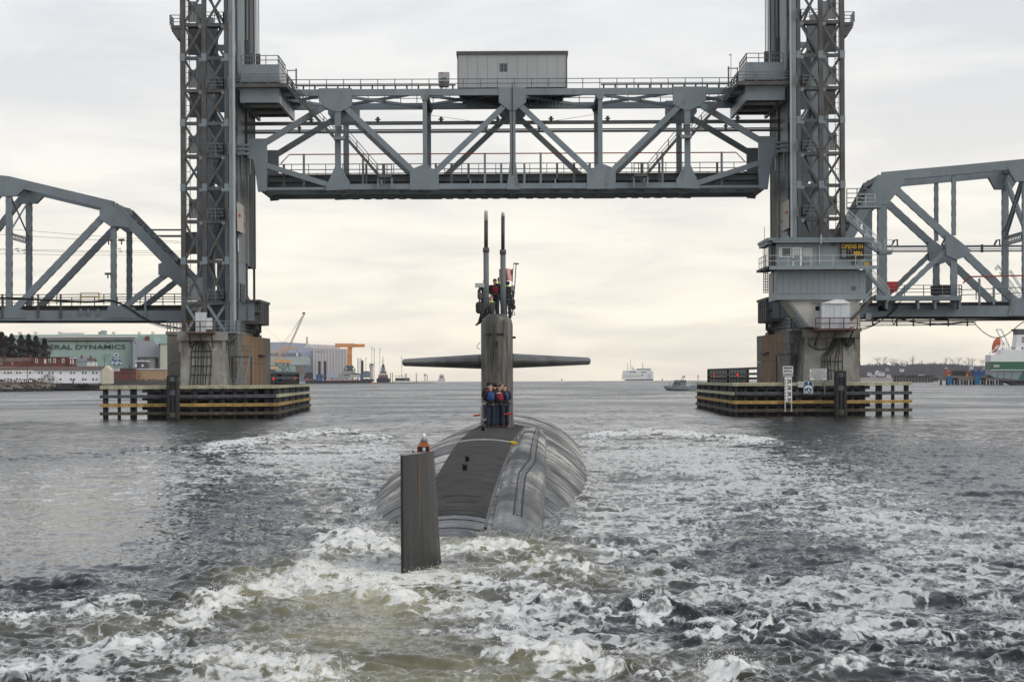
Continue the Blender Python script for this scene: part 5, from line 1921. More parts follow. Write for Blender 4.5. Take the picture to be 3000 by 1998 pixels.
build_rear_fence('left', 721, 873, 768, 1091, 1093, 1122, 1121, 318, 340)
build_rear_fence('right', 2291, 2076, 2190, 1076, 1084, 1110, 1110, 318, 340)


def build_dolphin(nm, xa, xb, yt, label):
 p, q = W(xa, 1200, 265.0), W(xb, 1200, 265.0)
 zt_ = W(xa, yt, 265.0).z
 cx = (p.x + q.x) / 2
 w = q.x - p.x
 r = thing('pile_cluster', (cx, 265.0, 0), label, 'mooring piles')
 for i in range(3):
  for j in range(3):
   x = cx + (i - 1) * w * .32
   y = 264.6 + j * .42
   MB().tube([(x + (i - 1) * .1, y, -2.5), (x, y, zt_ - rnd.uniform(0, .12) - (.05 if i != 1 else 0))], w * .175, 9).build('pile', TIMB, r)
 for z, h in ((zt_ - .7, .45), (zt_ - 2.1, .5), (.15, .5)):
  MB().lathe([(w * .54, 0), (w * .54, h)], (cx, 265.02, z), 14).build('cable_wrap', TIMBG if z > 1 else TIMBO, r)


build_dolphin('l', 490, 524, 1098, 'dark pile cluster standing before the left fender rails')
build_dolphin('r', 2446, 2479, 1085, 'dark pile cluster standing before the right fender rails')


def build_red_lamps():
 for px, py, Y, lb in ((801, 1110, 267.5, 'red lamp on the front corner of the left fender'), (864, 1109, 315, 'red lamp halfway along the channel side of the left fender'), (901, 1111, 345, 'red lamp at the far end of the left fender'),
        (2045, 1102, 348, 'red lamp at the far end of the right fender'), (2091, 1100, 312, 'red lamp halfway along the channel side of the right fender'), (2160, 1099, 267.5, 'red lamp on the front corner of the right fender')):
  p = W(px, py, Y)
  # stand it on the wale
  r = thing('channel_lamp', (p.x, Y, 3.48), lb, 'lamp', 'red lamps on the fender tops')
  MB().tube([(p.x, Y, 3.28), (p.x, Y, p.z - .12)], .04, 6).build('stem', STEELD, r)
  MB().lathe([(.05, -.14), (.085, -.12), (.085, .1), (.06, .15), (.02, .17)], (p.x, Y, p.z), 10).build('red_lens', REDLAMP, r)


build_red_lamps()


# ------------------------------------------------------------------ control house
def build_control_house():
 Yf = 268.0
 r = thing('control_house', (W(2410, 878, Yf).x, Yf, W(2410, 955, Yf).z), 'blue grey control house on stilted base in front of right tower', 'building')

 def fx(px, py=800, Y=Yf):
  return W(px, py, Y).x

 def fz(py, px=2410, Y=Yf):
  return W(px, py, Y).z

 def pl(x0, x1, y0, y1, name, m, ya, yb, par=None):
  return MB().box(fx(x0), fx(x1), ya, yb, fz(y1, (x0 + x1) / 2), fz(y0, (x0 + x1) / 2)).build(name, m, par or r)
 # roof
 pl(2245, 2557, 698, 706, 'roof', STEEL, Yf - 1.1, Yf + 9.4)
 pl(2262, 2556, 706, 711.5, 'roof_fascia', CYANGREY, Yf - 1.05, Yf - .8)
 pl(2248, 2262, 705, 716, 'roof_fascia', CYANGREY, Yf - .2, Yf + 9)
 # upper storey
 pl(2276, 2534, 711, 786, 'upper_wall', CYANGREY, Yf, Yf + 9)
 pl(2258, 2275, 716, 784, 'side_bay', GLASS, Yf + 2.5, Yf + 8.5)
 for px in (2258, 2264, 2272):
  pl(px, px + 2, 716, 784, 'side_bay_mullion', STEELL, Yf + 2.35, Yf + 2.49)
 # windows and door
 w = pl(2283, 2317, 726, 753, 'window', GLASS, Yf - .04, Yf - .003)
 pl(2284.5, 2292, 727, 752, 'window_reflection_pane', BLIND, Yf - .05, Yf - .043, w)
 for (a, b, c, d) in ((2282, 2318, 725, 727), (2282, 2318, 752, 754), (2282, 2284, 727, 752), (2316, 2318, 727, 752)):
  pl(a, b, c, d, 'window_frame', WHITE, Yf - .08, Yf - .044, w)
 w = pl(2352, 2380, 726.5, 752.5, 'window', BLIND, Yf - .04, Yf - .003)
 for k in range(6):
  pl(2354 + k * 4.4, 2354.5 + k * 4.4, 727, 752, 'curtain_fold', STEELL, Yf - .055, Yf - .043, w)
 d = pl(2322, 2349, 725, 780, 'door', WHITE, Yf - .05, Yf - .003)
 pl(2325.5, 2344, 729, 779, 'door_panel', CYANGREY, Yf - .065, Yf - .053, d)
 pl(2327, 2342.5, 730, 747, 'door_glass', BLIND, Yf - .08, Yf - .068, d)
 pl(2323.3, 2326, 757, 764, 'door_handle', STEELD, Yf - .12, Yf - .068, d)
 a = pl(2356, 2378, 766, 780, 'air_unit', STEELL, Yf - .18, Yf - .003)
 pl(2358, 2376, 768, 778, 'air_unit_grille', STEEL, Yf - .2, Yf - .183, a)
 # downpipe and fittings
 mb = MB()
 mb.tube([(fx(2402), Yf - 1.15, fz(690)), (fx(2402), Yf - 1.15, fz(714)), (fx(2400), Yf - .1, fz(718)), (fx(2400), Yf - .1, fz(776))], .085, 6)
 mb.build('downpipe', STEELL, r)
 pl(2498, 2510, 760, 773, 'fuse_box', STEELD, Yf - .3, Yf - .003)
 pl(2437, 2449, 712, 720, 'light_fitting', STEELD, Yf - .4, Yf - .003)
 # balcony
 zb0, zb1 = fz(791), fz(781)
 MB().box(fx(2247), fx(2568), Yf - 1.3, Yf - .003, zb0 + .1, zb1).build('balcony_deck', CYANGREY, r)
 for x0, x1 in ((2250, 2318), (2319, 2379), (2380, 2440), (2441, 2502), (2503, 2568)):
  MB().box(fx(x0), fx(x1), Yf - 1.36, Yf - 1.303, zb0, zb1 + .02).build('balcony_fascia', CYANGREY, r)
 MB().box(fx(2240), fx(2275), Yf - 1.3, Yf + 9, zb0 + .1, zb1 - .003).build('side_deck', STEELD, r)
 railing(r, [(fx(2240), Yf + 6, zb1), (fx(2240), Yf - 1.2, zb1), (fx(2568), Yf - 1.2, zb1)], 1.12, STEELL, 'balcony_railing', 2, 2.15, .035)
 # lower storey of tall siding sheets
 n = 15
 for i in range(n):
  x0 = 2278 + (2536 - 2278) * i / n
  x1 = 2278 + (2536 - 2278) * (i + 1) / n - .5
  pl(x0, x1, 791.5, 861, 'siding_sheet', CYANGREY, Yf + .1, Yf + .2)
 pl(2277, 2537, 791.5, 877, 'lower_wall', CYANGREY, Yf + .203, Yf + 9)
 pl(2276, 2538, 862, 878, 'skirt_beam', CYANGREY, Yf + .02, Yf + .2)
 v = pl(2495, 2508, 839, 850, 'wall_vent', STEELD, Yf + .04, Yf + .097)
 for k in range(4):
  pl(2496, 2507, 840 + k * 2.6, 841.2 + k * 2.6, 'vent_slat', STEEL, Yf + .0, Yf + .037, v)
 # tapering pale base
 n = 10
 Yb = Yf + .6
 pts = [(2303, 878), (2518, 878), (2518, 958), (2362, 958)]
 MB().poly([(fx(x, y, Yb), W(x, y, Yb).z - .004) for x, y in pts][::-1], Yb, Yb + 7).build('tapered_base', CREAM, r)
 # bevel face at the left of the base
 a, b, c2, d2 = W(2303, 878, Yb), W(2312, 878, Yb), W(2371, 958, Yb), W(2362, 958, Yb)
 MB().poly([(p.x, p.z) for p in (a, b, c2, d2)][::-1], Yb - .25, Yb - .003).build('base_edge_beam', STEEL, r)
 d = pl(2385, 2407, 888, 960, 'entrance_door', CREAM, Yb - .06, Yb - .003)
 pl(2390, 2403, 897, 910, 'door_window', BLACK, Yb - .08, Yb - .063, d)
 pl(2383, 2409, 884, 887.5, 'door_hood', STEEL, Yb - .4, Yb - .003)
 # roof aerial
 MB().tube([(fx(2239), Yf - .5, fz(800)), (fx(2239), Yf - .5, fz(664))], .03, 5).build('whip_aerial', RAILM, r)
 # access ladder frame at the left
 mb = MB()
 for px in (2240, 2246, 2252, 2268):
  mb.tube([(fx(px), Yf + 1, fz(792)), (fx(px), Yf + 1, fz(857))], .05, 5)
 for y in range(800, 857, 8):
  mb.tube([(fx(2240), Yf + 1, fz(y)), (fx(2252), Yf + 1, fz(y))], .04, 4)
 mb.build('ladder_frame', STEELD, r)
 # cast-off wooden crate on the balcony
 c = tag(MB().box(fx(2527), fx(2542), Yf - 1.1, Yf - .6, zb1, fz(770)).build('wooden_crate', TIMBY), 'small tan crate on the balcony under the sign board', 'crate')

 # departure sign
 sr = thing('opening_time_sign', (fx(2496), Yf - .3, fz(757)), 'black board with yellow letters reading OPENS IN MIN.', 'sign')
 MB().box(fx(2462), fx(2531), Yf - .35, Yf - .05, fz(758), fz(713)).build('board', SIGNBLK, sr)
 y = Yf - .352
 text('OPENS IN', SIGNYEL, sr, 'lettering', (fx(2464.5), y, fz(729.6)), (fx(2527), y, fz(716.5)), bold=.018)
 text('MIN.', SIGNYEL, sr, 'lettering', (fx(2500.5), y, fz(751)), (fx(2527), y, fz(737.3)), bold=.018)
 MB().box(fx(2464), fx(2478), y - .012, y - .002, fz(755.5), fz(732)).build('digit_lamp_panel', STEELD, sr)
 mb = MB()
 for i in range(4):
  for j in range(9):
   x, z = 2466.5 + i * 3, 734 + j * 2.45
   mb.box(fx(x), fx(x + 1.2), y - .03, y - .014, fz(z + 1.2), fz(z))
 for j in range(9):
  for x in (2483.5, 2493):
   mb.box(fx(x), fx(x + 1), y - .03, y - .014, fz(735 + j * 2.2), fz(734 + j * 2.2))
 for x in (2486, 2488.5, 2491):
  for z in (734, 752):
   mb.box(fx(x), fx(x + 1), y - .03, y - .014, fz(z + 1), fz(z))
 mb.build('digit_bulbs', CREAM, sr)

 # white shed
 Ys = 266.6
 s = thing('equipment_shed', (W(2448, 962, Ys).x, Ys, ZQ_R), 'white metal shed on the rusty deck of the right pier', 'shed')
 x0, x1 = W(2407, 920, Ys).x, W(2490, 920, Ys).x
 z0, z1 = ZQ_R + .05, W(2448, 889, Ys).z
 n = 7
 for i in range(n):
  xa = x0 + (x1 - x0) * i / n
  MB().box(xa, xa + (x1 - x0) / n - .015, Ys, Ys + .05, z0, z1).build('wall_panel', WHITESHED, s)
 MB().box(x0 + .02, x1 - .02, Ys + .053, Ys + 3, z0, z1).build('shell', WHITESHED, s)
 xm = x0 + (x1 - x0) * .55
 MB().poly([(x0 - .12, z1), (x1 + .12, z1), (xm + .7, z1 + .38), (xm - .2, z1 + .42)][::-1], Ys - .15, Ys + 3.1).build('roof', WHITE, s)
 xa, xb = W(2445, 920, Ys).x, W(2480, 920, Ys).x
 for a_, b_ in ((xa, (xa + xb) / 2 - .02), ((xa + xb) / 2 + .02, xb)):
  MB().box(a_, b_, Ys - .03, Ys - .003, z0 + .1, z1 - .3).build('door_leaf', WHITESHED, s)
 MB().box(xa - .4, xb - .2, Ys - .2, Ys - .03, z1 - .03, z1 + .08).build('lamp_tube', WHITE, s)

 # stairs beside the house
 t = thing('access_stairs', (W(2560, 865, 270).x, 270, W(2560, 930, 270).z), 'steel stair flights zigzagging down the right side of the control house', 'stairs')

 def fl(pa, pb, Y=269.0, m=STEEL):
  a, b = W(*pa, Y), W(*pb, Y)
  for y in (Y, Y + .9):
   MB().bar((a.x, y, a.z), (b.x, y, b.z), .30, .07).build('stringer', m, t)
   mb = MB()
   for dz in (.5, 1.0):
    mb.bar((a.x, y, a.z + dz), (b.x, y, b.z + dz), .055, .055)
   k = max(2, int((a - b).length / 1.2))
   for i in range(k + 1):
    p = a + (b - a) * (i / k)
    mb.box(p.x - .03, p.x + .03, y - .03, y + .03, p.z, p.z + 1.0)
   mb.build('handrail', STEELL, t)
  n = int((a - b).length / .3)
  for i in range(1, n):
   p = a + (b - a) * (i / n)
   MB().box(p.x - .13, p.x + .13, Y + .05, Y + .85, p.z - .02, p.z + .02).build('tread', STEELD, t)
 fl((2484, 640), (2572, 722), 272.0)
 fl((2536, 712), (2582, 742), 270.0)
 fl((2541, 800), (2606, 872), 269.0)
 fl((2492, 938), (2568, 866), 268.2, STEELD)
 p, q = W(2574, 745, 270), W(2613, 734, 270)
 MB().box(p.x, q.x, 269.6, 271.5, p.z, q.z).build('landing', STEEL, t)
 railing(t, [(p.x + .6, 269.65, q.z), (q.x, 269.65, q.z)], 1.1, STEELL, 'landing_railing', 2, .7, .035)
 p, q = W(2562, 880, 269), W(2604, 867, 269)
 MB().box(p.x, q.x, 268.1, 270.2, p.z, q.z).build('landing', STEEL, t)
 p, q = W(2509, 610, 273), W(2584, 603, 273)
 MB().box(p.x, q.x, 272.6, 275, p.z, q.z).build('landing', STEEL, t)
 railing(t, [(p.x, 272.65, q.z), (q.x - .8, 272.65, q.z)], 1.2, STEELL, 'landing_railing', 3, 1.1, .035)
 p = W(2481, 608, 274)
 railing(t, [(p.x, 274, p.z), (p.x + 2.2, 274, p.z)], 2.0, RAILM, 'landing_railing', 4, 1.0, .05)
 MB().box(p.x, p.x + 2.2, 273.6, 274.6, p.z - .15, p.z).build('landing', STEELD, t)


build_control_house()


# ------------------------------------------------------------------ signs on the right fender
def build_signs():
 Y = 265.9

 def c(x, y, dy=0):
  w = W(x, y, Y + dy)
  return w
 def board(name, x0, x1, y0, y1, m, label, frame=None, posts=()):
  p, q = c(x0, y1), c(x1, y0)
  r = thing(name, ((p.x + q.x) / 2, Y, p.z), label, 'sign')
  MB().box(p.x, q.x, Y, Y + .05, p.z, q.z).build('board', m, r)
  if frame:
   for (a, b, d, e) in ((x0, x1, y0, y0 + 1.2), (x0, x1, y1 - 1.2, y1), (x0, x0 + 1.2, y0 + 1.2, y1 - 1.2), (x1 - 1.2, x1, y0 + 1.2, y1 - 1.2)):
    u, v = c(a, e), c(b, d)
    MB().box(u.x, v.x, Y - .02, Y - .003, u.z, v.z).build('border', frame, r)
  for px in posts:
   MB().box(c(px, y1).x - .06, c(px, y1).x + .06, Y + .06, Y + .16, 2.2, p.z + .3).build('post', STEEL, r)
  return r

 def tx(r, s, x0, x1, y0, y1, m, bold=.01):
  text(s, m, r, 'lettering', (c(x0, y1).x, Y - .025, c(x0, y1).z), (c(x1, y0).x, Y - .025, c(x1, y0).z), bold=bold)
 r = board('clearance_sign', 2292, 2325, 1071, 1103.5, SIGNWHITE, 'white sign reading MINIMUM VERTICAL CLEARANCE above the gauge', SIGNTXT, (2300, 2317))
 tx(r, 'MINIMUM', 2296.5, 2320.5, 1074.5, 1081, SIGNTXT)
 tx(r, 'VERTICAL', 2296, 2321, 1084, 1090.5, SIGNTXT)
 tx(r, 'CLEARANCE', 2294, 2323, 1093.5, 1100, SIGNTXT)
 r = board('clearance_gauge', 2299, 2320, 1104.5, 1177, SIGNWHITE, 'tall white gauge board numbered 24, 26, 28, 30 on the fender')
 for k, s in enumerate(('24', '26', '28', '30')):
  y = 1110 + k * 18.6
  if k < 3:
   tx(r, s, 2306.5, 2317.5, y, y + 13, SIGNTXT, .02)
  else:
   tx(r, s, 2306.5, 2317.5, 1165.5, 1175, SIGNTXT, .02)
  for dy in (0, 9.2):
   yy = y + dy + 2
   if yy < 1172:
    u, v, w = c(2300, yy + 4), c(2303.5, yy + 4), c(2300.5, yy - 1)
    MB().poly([(u.x, u.z), (v.x, v.z), (w.x, w.z)][::-1], Y - .02, Y - .003).build('gauge_mark', SIGNTXT, r)
 for px in (2300.5, 2319):
  u, v = c(px, 1206), c(px, 1177)
  MB().box(u.x - .06, u.x + .06, Y, Y + .05, u.z, v.z).build('leg', STEELL, r)
 r = board('notice_sign', 2370.5, 2423.5, 1078, 1114.5, SIGNWHITE, 'wide white notice with lines of small black print behind the fender rail', SIGNTXT, (2378, 2416))
 lines = ['BY THE ORDER OF THE U.S. COAST GUARD', 'AMTRAK THAMES RIVER BRIDGE', 'OPEN ON SIGNAL TO 75 FEET ABOVE MEAN HIGH WATER', 'CONTACT BRIDGE OPERATOR ON VHF 13 FOR', 'A FULL BRIDGE OPENING TO 135.3 FEET', 'TELEPHONE 1-212-555-1121'.replace('1-212-555-1121', '1 860 395 3121')]
 lines[5] = 'TELEPHONE'
 for k, s in enumerate(lines):
  ind = (3, 5, 1.5, 3, 1.5, 13)[k]
  tx(r, s, 2372 + ind, 2422 - ind, 1081 + k * 5.4, 1084.3 + k * 5.4, SIGNTXT, .012)
 r = board('channel_sign', 2355, 2381.5, 1117, 1153, SIGNBLUE, 'blue sign with white telephone handset and the numbers 16 13', SIGNWHITE)
 tx(r, '16', 2357, 2366, 1143, 1151, SIGNWHITE, .02)
 tx(r, '13', 2371, 2380, 1143, 1151, SIGNWHITE, .02)
 u = lambda x, y: (c(x, y).x, c(x, y).z)
 MB().poly([u(2358, 1139), (u(2358, 1133)), u(2363, 1129), u(2373, 1129), u(2378.5, 1133), u(2378.5, 1139), u(2374, 1139), u(2373, 1135), u(2363.5, 1135), u(2362.5, 1139)][::-1], Y - .03, Y - .022).build('handset_emblem', SIGNWHITE, r)
 MB().poly([u(2368, 1118.5), u(2371, 1118.5), u(2368.5, 1122.5), u(2371.5, 1122.5), u(2366.5, 1128), u(2368, 1124), u(2365.8, 1124)][::-1], Y - .03, Y - .022).build('flash_emblem', SIGNWHITE, r)
 MB().poly([u(2368.5, 1137), u(2370.5, 1137), u(2369, 1142), u(2371, 1142), u(2367, 1149), u(2368, 1143.5), u(2366.5, 1143.5)][::-1], Y - .03, Y - .022).build('flash_emblem', SIGNWHITE, r)
 r = board('small_notice', 2338, 2352, 1118, 1134.5, SIGNWHITE, 'small white notice reading PLEASE MONITOR CH. 13 beside the gauge')
 tx(r, 'PLEASE', 2339.5, 2350.5, 1120, 1123, SIGNBLUE, .02)
 tx(r, 'MONITOR', 2339, 2351, 1125, 1128, SIGNBLUE, .02)
 tx(r, 'CH. 13', 2340, 2350, 1130, 1133, SIGNBLUE, .02)


build_signs()

# ------------------------------------------------------------------ submarine
AX = lambda y: -.69 + (y - 112) * .0177
ZC = -3.17


def rad(y):
 return float(np.interp(y, [48, 52, 56, 60, 64, 68, 72, 76, 80, 85, 90, 96, 104, 112, 150, 156, 161, 164.5], [1.0, 1.6, 2.15, 2.72, 3.24, 3.64, 3.95, 4.19, 4.38, 4.60, 4.78, 4.92, 4.99, 5.0, 5.0, 4.6, 3.4, 1.2]))


def hull_pt(y, off, lift=0.0):
 r = rad(y) + lift
 o = max(-r * .999, min(r * .999, off))
 return Vector((AX(y) + o, y, ZC + math.sqrt(r * r - o * o)))


def hull_material():
 nm = bpy.data.materials.new('wet_black_hull_rubber')
 nm.use_nodes = True
 nt = nm.node_tree
 b = nt.nodes['Principled BSDF']
 n = nt.nodes.new
 L = nt.links.new
 geo = n('ShaderNodeNewGeometry')

 def noise(s, scale, det, loc=(0, 0, 0), rough=.6, dist=0.0):
  mp = n('ShaderNodeMapping')
  mp.inputs['Scale'].default_value = s
  mp.inputs['Location'].default_value = loc
  L(geo.outputs['Position'], mp.inputs[0])
  k = n('ShaderNodeTexNoise')
  k.inputs['Scale'].default_value = scale
  k.inputs['Detail'].default_value = det
  k.inputs['Roughness'].default_value = rough
  k.inputs['Distortion'].default_value = dist
  L(mp.outputs[0], k.inputs['Vector'])
  return k.outputs['Fac']

 def ramp(f, stops):
  k = n('ShaderNodeValToRGB')
  e = k.color_ramp.elements
  e[0].position, e[0].color = stops[0][0], (*stops[0][1], 1)
  e[1].position, e[1].color = stops[-1][0], (*stops[-1][1], 1)
  for p, c in stops[1:-1]:
   q = e.new(p)
   q.color = (*c, 1)
  L(f, k.inputs[0])
  return k.outputs[0]
 g = lambda v: (v, v, v)
 # streaks that run round the girth (thin along Y, long in X/Z)
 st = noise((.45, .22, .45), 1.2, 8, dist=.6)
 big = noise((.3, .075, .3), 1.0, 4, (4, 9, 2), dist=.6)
 col = ramp(st, [(.40, (.012, .013, .014)), (.52, (.04, .041, .041)), (.60, (.17, .16, .138)), (.75, (.38, .355, .30))])  # dried salt streaks; palest stop raised to paint in cream highlights
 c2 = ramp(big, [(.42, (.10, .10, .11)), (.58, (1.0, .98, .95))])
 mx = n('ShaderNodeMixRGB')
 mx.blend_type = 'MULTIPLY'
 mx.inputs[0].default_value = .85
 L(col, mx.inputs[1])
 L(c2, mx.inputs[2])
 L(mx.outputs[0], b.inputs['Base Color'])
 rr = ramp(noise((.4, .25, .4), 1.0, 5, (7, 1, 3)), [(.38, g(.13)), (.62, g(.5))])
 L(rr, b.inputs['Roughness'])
 b.inputs['Specular IOR Level'].default_value = .5
 bp = n('ShaderNodeBump')
 bp.inputs['Strength'].default_value = .45
 bp.inputs['Distance'].default_value = .06
 L(noise((.22, 2.6, .5), 1.6, 6, dist=.4), bp.inputs['Height'])
 L(bp.outputs[0], b.inputs['Normal'])
 return nm


def sheet(parent, name, m, ys, offs, lift, smooth=True, thick=0.0):
 mb = MB()
 k = 14
 for y in ys:
  o0, o1 = offs(y)
  for i in range(k + 1):
   mb.v.append(tuple(hull_pt(y, o0 + (o1 - o0) * i / k, lift)))
 for j in range(len(ys) - 1):
  for i in range(k):
   a = j * (k + 1) + i
   mb.f.append((a, a + 1, a + k + 2, a + k + 1))
 return mb.build(name, m, parent, smooth)


def build_submarine():
 r = thing('submarine', (AX(107), 107, 0), 'dark surfaced submarine heading away with tall sail and rudder', 'submarine')
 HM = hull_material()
 ys = list(np.arange(48, 165, 1.0)) + [164.5]
 mb = MB()
 n = 72
 for y in ys:
  rr = rad(y)
  for k in range(n):
   a = 2 * math.pi * k / n
   # faint flats between the girth rings where plating joints run
   rk = rr + .012 * math.sin(y * 2.1) * (1 if math.sin(a) > 0 else 0)
   mb.v.append((AX(y) + rk * math.cos(a), y, ZC + rk * math.sin(a)))
 for j in range(len(ys) - 1):
  for k in range(n):
   k2 = (k + 1) % n
   mb.f.append((j * n + k, j * n + k2, (j + 1) * n + k2, (j + 1) * n + k))
 mb.f.append(tuple(range(n - 1, -1, -1)))
 mb.f.append(tuple(range((len(ys) - 1) * n, len(ys) * n)))
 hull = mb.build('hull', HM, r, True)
 DECK = mat('dark_deck_coating', (.048, .046, .043), .75, .3, 1.5, spec=.18, bump=.3, bscale=9, col2=(.075, .075, .072), c2lo=.5, c2hi=.8, s2=.8, stretch2=(.3, 1.6, 1))
 sheet(r, 'deck_coating', DECK, list(np.arange(66.5, 118.1, 1.0)), lambda y: (-float(np.interp(y, [66, 76, 107, 118], [1.05, .95, .86, .86])), float(np.interp(y, [66, 85, 107, 118], [.82, 1.02, 1.14, 1.16]))), .014)
 EDGE = mat('pale_caulk', (.12, .12, .115), .7, .35, 3)
 sheet(r, 'deck_edge_strip', EDGE, list(np.arange(65, 112.1, 1.0)), lambda y: (float(np.interp(y, [66, 85, 107], [.80, 1.0, 1.12])), float(np.interp(y, [66, 85, 107], [.88, 1.08, 1.20]))), .022)
 # girth seams between tile rows
 for k, y in enumerate([58, 60, 61.5, 63, 64.4, 65.8, 67.4, 69.2, 71.2, 73.4, 76, 79, 82.5, 86.5, 91, 96, 102]):
  mb = MB()
  pts = []
  for i in range(29):
   a = math.pi * (0.06 + .88 * i / 28)
   rr = rad(y) + .006
   pts.append(Vector((AX(y) + rr * math.cos(a), y, ZC + rr * math.sin(a))))
  mb.tube(pts, .008, 4)
  mb.build('tile_seam', BLACK if k % 3 else EDGE, hull, True)
 # raised stern tile rows at the left quarter
 for j in range(9):
  y = 59.5 + j * .95
  for i in range(7):
   a0 = math.pi * (.60 + .045 * i + (.012 if j % 2 else 0))
   a1 = a0 + math.pi * .041
   rr = rad(y + .4) + .03
   q = [Vector((AX(yy) + (rad(yy) + .035) * math.cos(a), yy, ZC + (rad(yy) + .035) * math.sin(a))) for yy, a in ((y, a0), (y, a1), (y + .88, a1), (y + .88, a0))]
   q2 = [Vector((AX(yy) + (rad(yy) - .05) * math.cos(a), yy, ZC + (rad(yy) - .05) * math.sin(a))) for yy, a in ((y, a0), (y, a1), (y + .88, a1), (y + .88, a0))]
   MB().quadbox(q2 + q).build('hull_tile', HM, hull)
 # towed array fairing: a long raised half round on the right
 off = lambda y: float(np.interp(y, [62, 66, 80, 107, 118], [1.62, 1.62, 1.70, 1.74, 1.70]))
 wid = lambda y: float(np.interp(y, [62, 66, 80, 107, 116, 118], [.66, .70, .66, .50, .34, .1]))
 mb = MB()
 yy = list(np.arange(58, 118.1, 1.0))
 k = 16
 for y in yy:
  c = hull_pt(y, off(y))
  up = (c - Vector((AX(y), y, ZC))).normalized()
  sd = Vector((up.z, 0, -up.x))
  w = wid(y)
  hh = w * .62
  for i in range(k + 1):
   a = math.pi * i / k
   mb.v.append(tuple(c - up * .08 - sd * (w * math.cos(a)) + up * (hh * math.sin(a) ** .8)))
 for j in range(len(yy) - 1):
  for i in range(k):
   a = j * (k + 1) + i
   mb.f.append((a, a + 1, a + k + 2, a + k + 1))
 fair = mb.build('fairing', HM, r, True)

 def fair_pt(y, t, lift=0.012):
  c = hull_pt(y, off(y))
  up = (c - Vector((AX(y), y, ZC))).normalized()
  sd = Vector((up.z, 0, -up.x))
  w = wid(y)
  a = math.pi * t
  return c - up * .08 - sd * (w * math.cos(a)) + up * (w * .62 * math.sin(a) ** .8 + lift)
 for d, w, m, nm_ in ((-.05, .012, BLACK, 'seam_strip'), (.05, .012, BLACK, 'seam_strip'), (0, .02, mat('pale_seam_filler', (.14, .135, .12), .6, .2, 3), 'seam_filler')):
  mb = MB()
  ys2 = list(np.arange(66.5, 116, .75))
  for y in ys2:
   t = float(np.interp(y, [66, 76, 82, 107, 116], [.42, .40, .52, .52, .52])) + d
   mb.v.append(tuple(fair_pt(y, t - w)))
   mb.v.append(tuple(fair_pt(y, t + w)))
  for j in range(len(ys2) - 1):
   mb.f.append((2 * j, 2 * j + 1, 2 * j + 3, 2 * j + 2))
  mb.build(nm_, m, fair)
 for y in (69, 73, 78, 83.5, 90, 97, 105):
  MB().tube([fair_pt(y, t, .0) for t in np.linspace(.02, .98, 12)], .007, 4).build('fairing_joint', BLACK, fair)
 # small fixed things on deck
 MB().tube([hull_pt(92.0, o, .02) for o in np.linspace(-.85, 1.0, 10)], .05, 6).build('deck_rib', mat('pale_deck_paint', (.32, .32, .30), .6, .2, 4), r)
 for px, py, h_, w_ in ((1369, 1356, .17, .075), (1362, 1383, .19, .085), (1416, 1262, .2, .09)):
  y = {1369: 81, 1362: 77.5, 1416: 102.5}[px]
  x = W(px, py, y).x
  p = hull_pt(y, x - AX(y))
  MB().lathe([(w_ * .8, -.05), (w_ * .8, h_ * .55), (w_, h_ * .6), (w_, h_), (w_ * .7, h_ * 1.12)], (p.x, p.y, p.z), 12).build('deck_bollard', BLACK, r, True)
 for y, x0, x1 in ((70.2, -.5, .6), (68.8, -.3, .5), (67.2, -.7, .7)):
  MB().tube([hull_pt(y, o, .015) for o in np.linspace(x0, x1, 8)], .014, 5).build('deck_seam', BLACK, r)
 # red guide bars at the foot of the sail
 for xa, xb, y0, y1 in ((1387, 1412, 1218, 1215), (1472, 1503, 1214, 1211)):
  MB().tube([W(xa, y0, 108.2), W(xb, y1, 108.2)], .045, 6).build('red_guard_bar', REDP, r)
 # wheel-like hose ring
 c = W(1418, 1206, 107.6)
 MB().tube([Vector((c.x + .16 * math.cos(a), 107.6, c.z + .36 * math.sin(a))) for a in np.linspace(0, 2 * math.pi, 17)], .03, 5).build('guard_ring', STEELL, r)

 # sail
 SAILM = mat('weathered_sail_coating', (.060, .058, .054), .6, .45, 1.2, bump=.35, bscale=5, stretch=(2.2, 2.2, .22), col2=(.19, .175, .145), c2lo=.48, c2hi=.62, s2=1.4, stretch2=(1.6, 1.6, .16))
 ztop = W(1455, 941, 110).z
 zcap = W(1455, 922, 111).z
 ya, yb = 109.0, 117.2
 cx = W(1455, 1000, 110.5).x
 nn = 40

 def ring(z, ins=0.0):
  out = []
  for i in range(nn):
   a = 2 * math.pi * i / nn
   ca, sa = math.cos(a), math.sin(a)
   # blunt rounded plan
   ex = (abs(ca) ** .55) * (1 if ca > 0 else -1)
   ey = (abs(sa) ** .8) * (1 if sa > 0 else -1)
   out.append((cx + ex * (.70 - ins), (ya + yb) / 2 + ey * ((yb - ya) / 2 - ins * 1.6), z))
  return out
 mb = MB()
 levels = [(.9, -.05), (2.0, -.03), (2.3, 0)] + [(z, 0) for z in np.linspace(2.9, ztop - .1, 6)] + [(ztop, .02), (ztop + .12, .06), (ztop + .2, .14), (zcap, .28)]
 for z, ins in levels:
  mb.v += ring(z, ins)
 for j in range(len(levels) - 1):
  for i in range(nn):
   i2 = (i + 1) % nn
   mb.f.append((j * nn + i, j * nn + i2, (j + 1) * nn + i2, (j + 1) * nn + i))
 mb.f.append(tuple((len(levels) - 1) * nn + i for i in range(nn)))
 sail = mb.build('sail', SAILM, r, True)
 # vents, notch and lines on the after face
 yf = ya - .02
 for x0, n_ in ((1421.5, 3), (1455, 3)):
  for k in range(n_):
   p, q = W(x0 + k * 7, 983, yf), W(x0 + 5.4 + k * 7, 976, yf)
   dy = .33 * (abs(p.x + .04 - cx) / .70) ** 3
   MB().box(p.x, q.x, yf + dy, yf + dy + .1, p.z, q.z).build('vent_slot', BLACK, sail)
